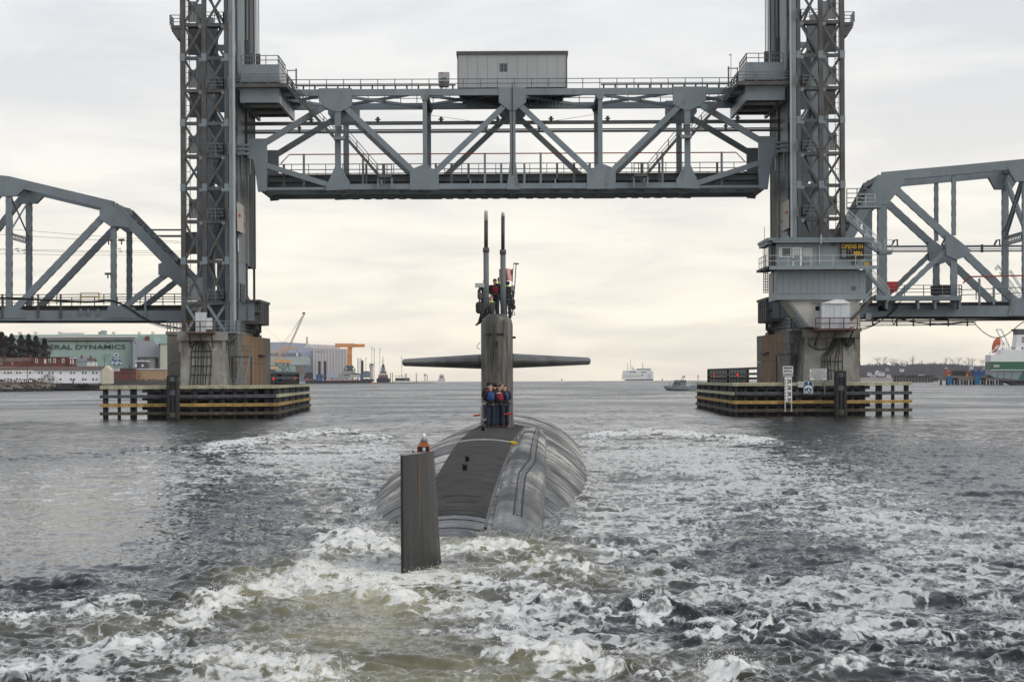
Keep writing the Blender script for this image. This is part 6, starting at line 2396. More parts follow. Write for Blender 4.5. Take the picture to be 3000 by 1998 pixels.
 a, b, c_ = W(1452, 1000, yf), W(1460, 1000, yf), W(1456, 1022, yf)
 MB().poly([(a.x, a.z), (b.x, b.z), (c_.x, c_.z)][::-1], yf - .01, yf + .1).build('notch_plate', BLACK, sail)
 for seq in ([(1474, 938), (1476, 955), (1474, 975), (1478, 990)], [(1479, 975), (1486, 985), (1484, 1005), (1488, 1020)], [(1445, 950), (1446, 990), (1445, 1040), (1447, 1060)]):
  MB().tube([W(x, y, yf + .01) for x, y in seq], .012, 4).build('weld_line', BLACK, sail)
 MB().tube(smooth_path([W(x, y, 109.6) for x, y in ((1407, 1003), (1399, 1012), (1398, 1020), (1406, 1022))]), .012, 4).build('loose_line', CABLE, sail)
 p, q = W(1500, 992, 112), W(1511, 986, 112)
 MB().box(p.x, q.x, 111.6, 112.2, p.z, q.z).build('side_lamp', BLACK, sail)
 # sail planes
 PLANE = mat('weathered_plane_coating', (.14, .145, .145), .5, .3, 1.6, bump=.25, col2=(.20, .195, .18), c2lo=.5, c2hi=.75, s2=1.3, stretch2=(.5, 1, 1))
 for s in (-1, 1):
  tip = W(1180 if s < 0 else 1729, 1062 if s < 0 else 1056, 113.2)
  root_ = W(1408 if s < 0 else 1502, 1057, 113.2)
  mb = MB()
  nseg = 14
  m = 18
  zr = (root_.z + tip.z) / 2
  for j in range(nseg + 1):
   f = (j / 10 * .97) if j <= 10 else (.985, .993, .998, 1.0)[j - 11]
   e = 1.0 if j <= 10 else (.95, .84, .66, .42)[j - 11]
   x = root_.x + (tip.x - root_.x) * f - s * .25 * (1 - f)
   ch = (2.3 - 1.0 * f) * (.35 + .65 * e)
   th = (.34 - .18 * f) * e
   y0 = 112.0 + .45 * f
   for i in range(m):
    a = 2 * math.pi * i / m
    ca, sa = math.cos(a), math.sin(a)
    # blunt wedge: trailing edge toward the viewer
    yy_ = y0 + ch * (.5 - .5 * ca)
    t = th * (abs(sa) ** .9) * (1 if sa > 0 else -1) * (1.0 if ca < 0 else (1 - .15 * ca))
    mb.v.append((x, yy_, zr + t - .03 * f))
  for j in range(nseg):
   for i in range(m):
    i2 = (i + 1) % m
    mb.f.append((j * m + i, j * m + i2, (j + 1) * m + i2, (j + 1) * m + i))
  mb.f.append(tuple(nseg * m + i for i in range(m)))
  pl = mb.build('sail_plane', PLANE, r)
  MB().bar((root_.x + s * .02, 111.6, zr - .28), (root_.x + s * .02, 111.6, zr + .28), .02, .02).build('plane_joint', BLACK, pl)
 # masts
 MAST = mat('mast_grey_paint', (.13, .145, .155), .45, .12, 1.5, stretch=(4, 4, .4))
 MASTD = mat('mast_dark_sleeve', (.05, .055, .055), .5, .2, 2, col2=(.12, .19, .16), c2lo=.62, c2hi=.75, s2=6)
 MASTT = mat('mast_tip_grey', (.40, .42, .43), .4, .08, 2)
 for x0, x1, yt, yj, yb_, u0, u1, xt0, xt1, ytip in ((1417, 1433, 734, 737, 940, 1418.8, 1430.2, 1419, 1429, 648), (1466.5, 1482.5, 740, 743, 940, 1468, 1478.8, 1468.5, 1478.4, 635)):
  Y = 112.4
  p, q = W((x0 + x1) / 2, yb_, Y), W((xt0 + xt1) / 2, yt, Y)
  k = Y / F
  R0, R1 = (x1 - x0) / 2 * k, (u1 - u0) / 2 * k
  m0 = MB().tube([(q.x + .08 * 0 + (p.x - q.x), Y, p.z - .3), (q.x, Y, q.z)], R0, 12).build('mast', MAST, r, True)
  top = W((xt0 + xt1) / 2, 648 if x0 < 1440 else 635, Y)
  MB().tube([(q.x, Y, q.z - .08), (q.x, Y, q.z + .12)], R0 * 1.18, 12).build('mast_collar', STEELD, m0, True)
  MB().tube([(q.x, Y, q.z + .121), (top.x, Y, top.z)], R1, 12).build('mast_sleeve', MASTD, m0, True)
  tt = W((xt0 + xt1) / 2, 618 if x0 < 1440 else 623, Y)
  hh = tt.z - top.z
  MB().lathe([(R1 * .95, 0), (R1 * .95, hh - .08), (R1 * .75, hh - .02), (R1 * .35, hh + .02)], (top.x, Y, top.z + .002), 12).build('mast_tip', MASTT, m0, True)
  if x0 < 1440:
   MB().tube([(q.x, Y, W(0, 688, Y).z), (q.x, Y, W(0, 690, Y).z + .06)], R1 * 1.08, 12).build('mast_ring', STEELD, m0, True)
 # radar box on its pole, left
 p, q = W(1392, 842, 111), W(1419, 830, 111)
 rb = MB().box(p.x, q.x, 110.8, 111.3, p.z, q.z).build('radar_box', STEELL, r)
 c = W(1406, 842, 111)
 MB().tube([W(1406, 842, 111), W(1406, 858, 111), W(1405, 893, 111)], .035, 6).build('pole', STEELD, rb)
 MB().lathe([(.07, 0), (.11, .1), (.11, .25), (.05, .32)], (W(1406, 868, 111).x, 111, W(1406, 878, 111).z), 8).build('pole_clamp', STEELD, rb)
 e = W(1404, 900, 111)
 MB().lathe([(.08, -.28), (.15, -.2), (.16, .1), (.12, .2), (.04, .24)], (e.x, 111, e.z), 8).build('camera_pod', TIESM, rb)
 MB().tube([W(1405, 910, 111), W(1408, 925, 111), W(1420, 930, 111)], .03, 5).build('pod_bracket', TIESM, rb)
 # aerial and instrument cluster, right
 t = W(1512, 773, 111.5)
 an = MB().tube([t, W(1508, 840, 111.5), W(1501, 912, 111.5)], .022, 6).build('aerial_pole', STEELD, r)
 MB().bar(W(1505, 772, 111.5), W(1520, 773.5, 111.5), .06, .1).build('aerial_bar', STEELD, an)
 for (x, y, w_, h_) in ((1502, 845, .14, .28), (1497, 868, .2, .2), (1500, 885, .26, .3), (1504, 900, .2, .2), (1494, 898, .16, .3), (1495, 916, .25, .1)):
  c = W(x, y, 111.5)
  MB().lathe([(w_ * .3, -h_ / 2), (w_ / 2, -h_ * .3), (w_ / 2, h_ * .3), (w_ * .2, h_ / 2)], (c.x, 111.5, c.z), 8).build('instrument_pod', TIESM if y > 860 else STEEL, an)
 MB().tube([W(1500, 922, 111.5), W(1505, 905, 111.5), W(1508, 922, 111.5), W(1496, 925, 111.5)], .025, 5).build('instrument_stand', TIESM, an)
 # bridge rail
 for xa, xb, y in ((1410, 1468, 863), (1478, 1500, 864)):
  MB().tube([W(xa, y, 112.8), W(xb, y, 112.8)], .02, 5).build('bridge_rail', STEELD, r)
 for x in (1410, 1440, 1461, 1490):
  MB().tube([W(x, 863, 112.8), W(x, 930, 112.8)], .018, 5).build('bridge_rail_post', STEELD, r)
 return r


SUB = build_submarine()


def build_rudder():
 RM = mat('rudder_dark_coating', (.026, .026, .027), .45, .12, 1.3, bump=.15, stretch=(1.5, .6, .3), col2=(.06, .058, .053), c2lo=.52, c2hi=.72, s2=1.2, stretch2=(2, .8, .5), spec=.2)
 ORG = mat('rusted_orange_paint', (.36, .10, .03), .7, .25, 5, col2=(.18, .10, .06), c2lo=.5, c2hi=.8, s2=7)
 T = W(1179, 1335, 50.3)     # top of the trailing edge
 z_t = T.z

 def sec(z):
  f = (z_t - z) / (z_t + 1.0)
  a = Vector((W(1178, 1500, 50.3).x, 50.3, z))
  b = Vector((float(np.interp(z, [0, 2.3], [-1.55, -1.70])), 54.2, z))
  return a, b
 mb = MB()
 levels = [-2.5, -1, 0, .6, 1.2, 1.8, z_t]
 prof = [(0, .028), (.10, .07), (.3, .13), (.55, .175), (.75, .16), (.9, .10), (.97, .055), (1.0, .012)]
 for z in levels:
  a, b = sec(z)
  d = b - a
  nrm = Vector((d.y, -d.x, 0)).normalized()
  for f, t in prof:
   mb.v.append(tuple(a + d * f + nrm * t))
  for f, t in prof[::-1]:
   mb.v.append(tuple(a + d * f - nrm * t))
 m = len(prof) * 2
 for j in range(len(levels) - 1):
  for i in range(m):
   i2 = (i + 1) % m
   mb.f.append((j * m + i, j * m + i2, (j + 1) * m + i2, (j + 1) * m + i))
 mb.f.append(tuple((len(levels) - 1) * m + i for i in range(m)))
 rud = mb.build('rudder', RM, SUB)
 a, b = sec(z_t)
 d = (b - a)
 nr = Vector((d.y, -d.x, 0)).normalized()
 # cap plate with pale worn top
 mb = MB()
 mb.v = [tuple(a + d * f + nr * (t - .006) + Vector((0, 0, .004))) for f, t in prof] + [tuple(a + d * f - nr * (t - .006) + Vector((0, 0, .004))) for f, t in prof[::-1]]
 mb.f = [tuple(range(m))]
 mb.build('cap_plate', mat('worn_grey_cap', (.25, .25, .235), .6, .25, 4, col2=(.30, .11, .05), c2lo=.55, c2hi=.7, s2=5), rud)
 # orange bands down the leading edge and scuffed paint patches
 def on_face(f, z):
  aa, bb = sec(z)
  t = float(np.interp(f, [p[0] for p in prof], [p[1] for p in prof]))
  dd = bb - aa
  return aa + dd * f + nr * (t + .004)
 # visible face is the one turned toward the camera
 sgn = 1 if on_face(.5, 1).y < (sec(1)[0] + (sec(1)[1] - sec(1)[0]) * .5).y else -1

 def fp(f, z, lift=.005):
  aa, bb = sec(z)
  t = float(np.interp(f, [p[0] for p in prof], [p[1] for p in prof]))
  return aa + (bb - aa) * f + nr * sgn * (t + lift)

 def strip(f0, f1, z0, z1, m_, name):
  q = [fp(f0, z0), fp(f1, z0), fp(f1, z1), fp(f0, z1)]
  mb2 = MB()
  mb2.v = [tuple(v) for v in q]
  mb2.f = [(0, 1, 2, 3)]
  mb2.build(name, m_, rud)
 strip(.90, .955, 1.55, z_t - .01, ORG, 'orange_edge_band')
 strip(.02, .98, z_t - .035, z_t - .004, ORG, 'rusty_top_band')
 for z0, z1 in ((1.35, 1.44), (1.22, 1.30), (1.02, 1.20), (.72, .9), (.42, .6), (.16, .3)):
  strip(.87, .905, z0, z1, ORG, 'draught_mark')
 strip(.70, .93, 1.68, 1.71, mat('bare_white_scuff', (.6, .58, .52), .6, .2, 6), 'scuff_mark')
 for f, z0, z1 in ((.36, .1, 1.9), (.62, .05, 1.4)):
  strip(f, f + .006, z0, z1, BLACK, 'plate_seam')
 strip(.30, .34, 1.5, z_t - .1, mat('brown_rust_streak', (.15, .09, .055), .7, .3, 6, stretch=(1, 1, .3)), 'rust_streak')
 # light housing
 c = W(1241, 1316, 52.8)
 k = 52.8 / F
 base = z_t
 mb = MB()
 w = 19.5 * k
 hz = 31 * k
 cx, cy = c.x, 52.8
 pr = [(w, 0), (w * .93, hz * .55), (w * .62, hz * .86), (w * .52, hz)]
 for rr_, z in pr:
  for sx, sy in ((-1, -1), (1, -1), (1, 1), (-1, 1)):
   mb.v.append((cx + sx * rr_, cy + sy * rr_ * .8, base + z))
 for j in range(3):
  for i in range(4):
   i2 = (i + 1) % 4
   mb.f.append((j * 4 + i, j * 4 + i2, (j + 1) * 4 + i2, (j + 1) * 4 + i))
 mb.f.append((12, 13, 14, 15))
 hs = mb.build('lamp_housing', ORG, SUB)
 x0, x1 = cx - w * .8, cx + w * .8
 MB().box(x0, x1, cy - w * .8 - .012, cy - w * .8 + .03, base + hz * .07, base + hz * .53).build('lamp_window', BLACK, hs)
 MB().lathe([(.03, 0), (.035, .05), (.02, .08)], (cx + .01, cy - w * .8 - .03, base + hz * .1), 8).build('inner_lamp', STEELL, hs)
 MB().lathe([(w * .50, 0), (w * .50, 7 * k)], (cx + .01, cy, base + hz + .001), 12).build('lamp_base', STEEL, hs, True)
 MB().lathe([(w * .33, 0), (w * .33, 8 * k), (w * .36, 9 * k), (w * .28, 14 * k), (w * .12, 17 * k)], (cx + .01, cy, base + hz + 7 * k + .002), 14).build('lamp_dome', WHITE, hs, True)
 p = W(1210, 1318, 52.2)
 MB().lathe([(.018, 0), (.018, .05), (.01, .06)], (p.x, 52.2, base), 6).build('cap_stud', STEELD, rud)


build_rudder()


def build_deck_ropes():
 rs = random.Random(3)
 for (px, y, n, w, l, lab) in ((1510, 91.5, 60, .22, .9, 'heap of yellow rope beside the raised fairing on the hull'), (1417, 103.3, 26, .09, .35, 'small coil of yellow rope behind the feet of the standing crew')):
  x = W(px, 1290, y).x
  pts = []
  for i in range(n * 2):
   a = rs.uniform(0, 6.28)
   q = rs.random() ** .6
   o = x - AX(y) + math.cos(a) * w * q
   yy = y + math.sin(a) * l * q
   pts.append(hull_pt(yy, o, .03 + rs.random() * .06))
  o = MB().tube(smooth_path(pts, 2), .017, 4).build('mooring_rope', YELLOWROPE)
  tag(o, lab, 'rope')


build_deck_ropes()


# ------------------------------------------------------------------ people
def skin_mesh(name, verts, edges, radii, m, parent, sub=1, root=0):
 off = worldloc(parent)
 me = bpy.data.meshes.new(name + '_cage')
 me.from_pydata([tuple(Vector(v) - off) for v in verts], edges, [])
 o = bpy.data.objects.new(name + '_cage', me)
 COL.objects.link(o)
 md = o.modifiers.new('s', 'SKIN')
 md.use_smooth_shade = True
 sv = me.skin_vertices[0].data
 for i, rr in enumerate(radii):
  sv[i].radius = (rr, rr) if isinstance(rr, (int, float)) else rr
 sv[root].use_root = True
 if sub:
  m2 = o.modifiers.new('u', 'SUBSURF')
  m2.levels = sub
  m2.render_levels = sub
 dg = bpy.context.evaluated_depsgraph_get()
 me2 = bpy.data.meshes.new_from_object(o.evaluated_get(dg))
 bpy.data.objects.remove(o)
 me2.name = name
 me2.materials.clear()
 me2.materials.append(m)
 for p in me2.polygons:
  p.use_smooth = True
 q = bpy.data.objects.new(name, me2)
 COL.objects.link(q)
 q.parent = parent
 return q


SKIN = mat('skin', (.45, .27, .20), .6, .08, 8)
HAIRB = mat('brown_hair', (.07, .045, .03), .8, .2, 20)
BLK = mat('black_fleece', (.018, .018, .02), .85, .2, 8)
NAVY = mat('navy_coverall_cloth', (.018, .028, .05), .85, .25, 6, bump=.3)
BOOT = mat('black_boot_leather', (.015, .015, .015), .5, .2, 8)
BLUEV = mat('blue_life_vest', (.02, .07, .22), .7, .2, 6, bump=.3)
REDV = mat('red_life_vest', (.34, .02, .045), .7, .2, 6, bump=.3)
HIVIS = mat('lime_reflective_collar', (.55, .80, .02), .6, .1, 6)
TANC = mat('tan_cap_cloth', (.26, .19, .13), .85, .15, 8)
GREYC = mat('grey_cap_cloth', (.10, .10, .095), .85, .15, 8)
OLIVE = mat('olive_cap_cloth', (.12, .11, .07), .85, .15, 8)
TANB = mat('tan_boot', (.16, .12, .06), .7, .2, 8)


def person(loc, yaw, label, jacket=BLK, vest=None, trousers=NAVY, hat=None, hatm=BLK, pose='fold', sc=1.0, boots=BOOT, collar=None, lean=0.0, head_turn=0.0, stripe=False):
 r = thing('person', loc, label, 'person')
 cy_, sy_ = math.cos(yaw), math.sin(yaw)

 def T(x, y, z):
  # local: x right, y forward, z up
  y = y + lean * max(0, z - .9)
  x, y, z = x * sc, y * sc, z * sc
  return Vector((loc[0] + x * cy_ - y * sy_, loc[1] + x * sy_ + y * cy_, loc[2] + z))
 sit = pose == 'sit'
 dz = -.46 if sit else 0
 J = {'pel': (0, 0, .95 + dz), 'sp': (0, .01, 1.12 + dz), 'ch': (0, .0, 1.32 + dz), 'nk': (0, .01, 1.49 + dz), 'h0': (0, .02, 1.57 + dz), 'h1': (0, .035, 1.655 + dz), 'h2': (0, .02, 1.735 + dz)}
 arms = {
  'fold': [(.19, 0, 1.42), (.27, .04, 1.16), (.08, .24, 1.12)],
  'hold': [(.19, 0, 1.42), (.27, .06, 1.15), (.13, .32, 1.22)],
  'down': [(.19, 0, 1.42), (.25, -.02, 1.13), (.25, .07, .88)],
  'rail': [(.19, 0, 1.42), (.33, .08, 1.20), (.34, .30, 1.06)],
  'sit': [(.19, 0, 1.42), (.25, .06, 1.17), (.15, .30, 1.06)],
 }[pose]
 V, E, Rr = [], [], []

 def add(p, rr, par=None):
  V.append(T(*p))
  Rr.append(rr if not isinstance(rr, (int, float)) else rr * sc)
  if isinstance(rr, tuple):
   Rr[-1] = (rr[0] * sc, rr[1] * sc)
  if par is not None:
   E.append((par, len(V) - 1))
  return len(V) - 1
 pel = add(J['pel'], .085)
 sp = add(J['sp'], .085, pel)
 ch = add(J['ch'], .10, sp)
 nk = add(J['nk'], .055, ch)
 h0 = add(J['h0'], .068, nk)
 h1 = add(J['h1'], .092, h0)
 h2 = add(J['h2'], .070, h1)
 legs = {}
 hands = {}
 for s in (-1, 1):
  sh, el, wr = [(s * a[0], a[1], a[2] + dz) for a in arms]
  a0 = add(sh, .048, ch)
  a1 = add(el, .036, a0)
  a2 = add(wr, .030, a1)
  d = (Vector(wr) - Vector(el)).normalized()
  pm = tuple(Vector(wr) + d * .07)
  a3 = add(pm, .032, a2)
  hands[s] = (wr, pm)
  side = Vector((-d.y, d.x, 0))
  side = side.normalized() if side.length > .01 else Vector((1, 0, 0))
  for q, (off, ln) in enumerate(((-.030, .065), (-.010, .080), (.010, .075), (.030, .058))):
   b0 = Vector(pm) + side * off + d * .02
   b1 = b0 + d * ln * .55
   b2 = b1 + d * ln * .35 + Vector((0, 0, -ln * .3))
   f0 = add(tuple(b0), .0095, a3)
   f1 = add(tuple(b1), .009, f0)
   add(tuple(b2), .0075, f1)
  t0 = Vector(wr) + d * .03 + side * (-s) * .035 + Vector((0, 0, .01))
  f0 = add(tuple(t0), .011, a2)
  add(tuple(t0 + d * .05 + side * (-s) * .02), .009, f0)
  if sit:
   hip, kn, an, to = (s * .10, .02, .93 + dz), (s * .16, .42, .95 + dz), (s * .18, .56, .55 + dz), (s * .19, .70, .50 + dz)
  else:
   k = .03 * s
   hip, kn, an, to = (s * .095, 0, .90), (s * .115, .02 + k, .50), (s * .12, -.02 + k, .09), (s * .135, .12 + k, .04)
  l0 = add(hip, .068, pel)
  l1 = add(kn, .048, l0)
  l2 = add(an, .042, l1)
  l3 = add(to, .036, l2)
  legs[s] = (hip, kn, an, to)
 # nose and ears so the head reads from any side
 z = J['h1'][2]
 ct, st_ = math.cos(head_turn), math.sin(head_turn)
 hd = lambda x, y, zz: (x * ct - y * st_, .02 + x * st_ + y * ct, zz)
 add(hd(0, .115, z - .03), .014, h1)
 add(hd(.092, .0, z - .02), .018, h1)
 add(hd(-.092, .0, z - .02), .018, h1)
 skin_mesh('body', V, E, Rr, SKIN, r, 1, pel)
 for s in (-1, 1):
  p = T(*hd(s * .033, .098, z + .01))
  MB().ball(p, .012 * sc, 6).build('eye', BLACK, r)
 p = T(*hd(0, .10, z - .075))
 MB().ball(p, .018 * sc, 6, sz=.4).build('mouth', REDV if False else SKIN, r)

 def garment(name, chain, m, sub=1):
  VV, EE, RR = [], [], []
  idx = {}
  for key, p, rr, par in chain:
   VV.append(T(*p))
   RR.append(rr * sc)
   idx[key] = len(VV) - 1
   if par is not None:
    EE.append((idx[par], idx[key]))
  return skin_mesh(name, VV, EE, RR, m, r, sub, 0)
 chn = [('p', (0, 0, .90 + dz), .165, None), ('s', J['sp'], .145, 'p'), ('c', J['ch'], .165, 's'), ('n', (0, .0, 1.47 + dz), .085, 'c')]
 for s in (-1, 1):
  sh, el, wr = [(s * a[0], a[1], a[2] + dz) for a in arms]
  chn += [('a%d' % s, sh, .085, 'c'), ('e%d' % s, el, .068, 'a%d' % s), ('w%d' % s, wr, .050, 'e%d' % s)]
 garment('jacket', chn, jacket)
 chn = [('p', (0, 0, 1.06 + dz), .150, None)]
 for s in (-1, 1):
  hip, kn, an, to = legs[s]
  chn += [('h%d' % s, hip, .118, 'p'), ('k%d' % s, kn, .090, 'h%d' % s), ('a%d' % s, tuple(Vector(an) + Vector((0, 0, -.02))), .085, 'k%d' % s)]
 garment('trousers', chn, trousers)
 for s in (-1, 1):
  hip, kn, an, to = legs[s]
  garment('boot', [('a', tuple(Vector(an) + Vector((0, -.02, .06))), .065, None), ('b', to, .050, 'a'), ('c', tuple(Vector(to) + (Vector(to) - Vector(an)).normalized() * .06), .035, 'b')], boots)
 if vest:
  v = garment('life_vest', [('s', (0, .0, 1.06 + dz), .180, None), ('m', (0, -.0, 1.22 + dz), .186, 's'), ('c', (0, -.01, 1.36 + dz), .190, 'm'), ('n', (0, -.01, 1.47 + dz), .115, 'c')], vest)
  if stripe:
   a, b = T(-.09, -.20, 1.40 + dz), T(.09, -.20, 1.43 + dz)
   MB().bar(a, b, .035, .02).build('reflective_stripe', SIGNWHITE, v)
 if collar:
  garment('collar', [('a', (-.09, 0, 1.47 + dz), .055, None), ('b', (0, -.05, 1.50 + dz), .06, 'a'), ('c', (.09, 0, 1.47 + dz), .055, 'b')], collar)
 hz_ = J['h1'][2]
 if hat == 'cap':
  h = garment('cap', [('a', (0, .02, hz_ + .03), .104, None), ('b', (0, .02, hz_ + .085), .085, 'a')], hatm)
  MB().poly([(0, 0), (1, 0), (1, 1)], 0, 0) if False else None
  a, b = T(*hd(0, .08, hz_ + .035)), T(*hd(0, .20, hz_ + .02))
  MB().bar(a, b, .13 * sc, .015, ref=(0, 0, 1)).build('peak', hatm, h)
 elif hat == 'beanie':
  garment('beanie', [('a', (0, .01, hz_ - .0), .108, None), ('b', (0, .015, hz_ + .07), .098, 'a'), ('c', (0, .01, hz_ + .115), .05, 'b')], hatm)
 elif hat == 'hood':
  garment('hood', [('n', (0, -.02, hz_ - .10), .09, None), ('a', (0, .0, hz_ - .0), .116, 'n'), ('b', (0, .01, hz_ + .08), .10, 'a')], hatm)
 else:
  garment('hair', [('a', (0, -.005, hz_ + .0), .096, None), ('b', (0, .0, hz_ + .075), .085, 'a')], hatm)
 return r


def deck_person(px, y, *a, **k):
 x = W(px, 1250, y).x
 p = hull_pt(y, x - AX(y), .02)
 return person((p.x, y, p.z), *a, **k)


deck_person(1438, 106.4, .25, 'crew member in blue life vest and tan cap, arms folded, nearest on deck', vest=BLUEV, hat='cap', hatm=TANC, pose='fold', sc=1.03)
deck_person(1464, 107.1, -.15, 'crew member in red life vest and black beanie beside the blue vest', vest=REDV, hat='beanie', hatm=BLK, pose='hold', sc=1.03, stripe=True)
deck_person(1480, 108.5, .5, 'crew member in blue life vest turned sideways at the right of the deck group', vest=BLUEV, hat=None, hatm=HAIRB, pose='hold', sc=1.03)
deck_person(1450, 108.7, .1, 'crew member in black hood standing behind the tan cap', hat='hood', hatm=BLK, pose='fold', sc=1.08)
deck_person(1433, 108.9, -.3, 'crew member in red life vest half hidden at the left of the deck group', vest=REDV, hat='hood', hatm=BLK, pose='hold', sc=1.10)
deck_person(1470, 108.75, .3, 'crew member with grey cap between the red vest and the sail', hat='cap', hatm=GREYC, pose='fold', sc=1.06)
deck_person(1461, 108.95, .0, 'bare headed crew member at the back of the deck group against the sail', hat=None, hatm=HAIRB, pose='fold', sc=1.10)

Yb = 113.4
for px, ph, yaw, kw, lab in ((1421, 818, -.3, dict(hat='hood', hatm=HIVIS, pose='rail'), 'lookout with lime hood behind the left mast'),
        (1450, 817, .1, dict(hat='beanie', hatm=BLK, vest=mat('dull_red_vest', (.20, .015, .025), .8, .3, 8), pose='fold'), 'lookout in black cap and red vest between the masts'),
        (1463, 813, -.1, dict(hat='beanie', hatm=BLK, collar=HIVIS, pose='fold'), 'lookout with lime collar just left of the flag'),
        (1487, 822, .4, dict(hat='hood', hatm=BLK, collar=HIVIS, pose='rail'), 'lookout in dark coat with lime collar right of the right mast')):
 p = W(px, ph, Yb)
 person((p.x, Yb, p.z - 1.76), yaw, lab, **kw)
q = W(1440, 866, 111.2)
person((q.x, 111.3, q.z - 1.30), .9, 'crew member in olive cap sitting on the sail edge, leg hanging over', hat='cap', hatm=OLIVE, pose='sit', collar=HIVIS, boots=TANB, jacket=mat('dark_green_coat', (.045, .05, .045), .8, .2, 6), trousers=mat('dark_trousers', (.03, .032, .035), .8, .2, 6))


def build_flag():
 Y = 112.6
 P = lambda x, y: W(x, y, Y)
 r = thing('flag', P(1503, 860), 'american flag flying beside the masts on the sail', 'flag')
 MB().tube([P(1504.5, 773), P(1502.5, 800), P(1497, 868)], .014, 5).build('staff', STEELD, r)
 STRW = mat('flag_white', (.78, .75, .70), .8, .05, 6)
 STRR = mat('flag_red', (.60, .025, .03), .8, .08, 6)
 STRB = mat('flag_blue', (.02, .03, .10), .8, .08, 6)
 # hoist at the right; fly end ripples to the left and droops
 def fp(u, v):
  # u 0 at hoist .. 1 at fly, v 0 top .. 1 bottom
  x = 1503 - 41 * u + 2 * math.sin(u * 9) * v - 4 * (1 - v) * math.sin(u * 3.1) * .3
  yt = 786 + 10 * u - 6 * u * u + 2.2 * math.sin(u * 10 + .5)
  yb = 822 + 8 * u + 2.6 * math.sin(u * 11 + 1.0)
  y = yt + (yb - yt) * v
  p = P(x, y)
  p.y += .09 * math.sin(u * 11 + v * 1.5)
  return p

 def patch(u0, u1, v0, v1, m, name, off=0, par=None):
  mb = MB()
  n = max(2, int((u1 - u0) * 22))
  for i in range(n + 1):
   u = u0 + (u1 - u0) * i / n
   for v in (v0, v1):
    p = fp(u, v)
    p.y += off
    mb.v.append(tuple(p))
  for i in range(n):
   mb.f.append((2 * i, 2 * i + 2, 2 * i + 3, 2 * i + 1))
  return mb.build(name, m, par or r)
 for k in range(13):
  patch(0, 1, k / 13, (k + 1) / 13, STRR if k % 2 == 0 else STRW, 'stripe')
 c = patch(0, .13, 0, 7 / 13, STRB, 'canton', -.012)
 mb = MB()
 for i in range(5):
  for j in range(5):
   p = fp(.015 + i * .02, .05 + j * .10)
   mb.ball((p.x, p.y - .02, p.z), .013, 5)
 mb.build('stars', STRW, c, kind='stuff')


build_flag()

# ------------------------------------------------------------------ background: left shore
FOLD = mat('dark_evergreen_foliage', (.050, .046, .039), .9, .4, .6)
BARE = mat('bare_twig_mass', (.085, .075, .075), .9, .25, .3)
BARK = mat('grey_bark', (.07, .06, .055), .9, .2, 1)
SHOREM = mat('shore_earth', (.10, .085, .065), .95, .35, .12, col2=(.16, .14, .11), c2lo=.5, c2hi=.7, s2=.05)
ROCKM = mat('pale_shore_rock', (.22, .19, .16), .9, .35, .4)
ROCKD = mat('wet_dark_rock', (.035, .033, .03), .8, .3, .5)
MINT = mat('mint_green_cladding', (.30, .415, .375), .6, .06, .03, stretch=(3, 1, .1))
MINT2 = mat('mint_green_roof', (.36, .50, .46), .6, .05, .03)
GREYCL = mat('lilac_grey_cladding', (.33, .35, .40), .6, .05, .03)
TXTG = mat('dark_green_lettering', (.02, .05, .055), .6, 0, 1)
REDBR = mat('red_brick_wall', (.17, .055, .045), .85, .15, .4)
TANW = mat('tan_wall', (.42, .29, .17), .8, .08, .1)
MOTW = mat('white_motel_wall', (.84, .85, .88), .7, .04, .1)
MOTR = mat('brown_shingle_roof', (.13, .085, .075), .9, .15, .4)
LILAC = mat('pale_lilac_hall', (.42, .45, .55), .6, .04, .01)
WHALL = mat('off_white_hall', (.62, .58, .57), .6, .04, .01)
ORANGE = mat('orange_crane_paint', (.72, .27, .03), .6, .08, .1)
ORANGEP = mat('faded_orange_crane_paint', (.72, .42, .20), .6, .08, .1)
BLUEP = mat('blue_barge_paint', (.04, .13, .33), .6, .1, .1)
DARKB = mat('dark_barge_hull', (.025, .025, .032), .7, .2, .1)
SHIPG = mat('green_ship_hull', (.03, .13, .075), .5, .1, .05)
SHIPGR = mat('grey_green_ship_boot', (.22, .27, .29), .5, .1, .05)
NAVYG = mat('patrol_boat_grey', (.20, .235, .255), .5, .08, .4)
PURP = mat('distant_winter_trees', (.085, .082, .095), .95, .25, .02)
CONCP = mat('old_pier_concrete', (.22, .19, .16), .9, .2, .1)


def BW(px, py, Y):
 return W(px, py, Y)


def bbox(x0, x1, y0, y1, Y, d, name, m, parent=None):
 """a block whose front face fills the pixel box, d metres deep"""
 p, q = W(x0, y1, Y), W(x1, y0, Y)
 return MB().box(p.x, q.x, Y, Y + d, p.z, q.z).build(name, m, parent)


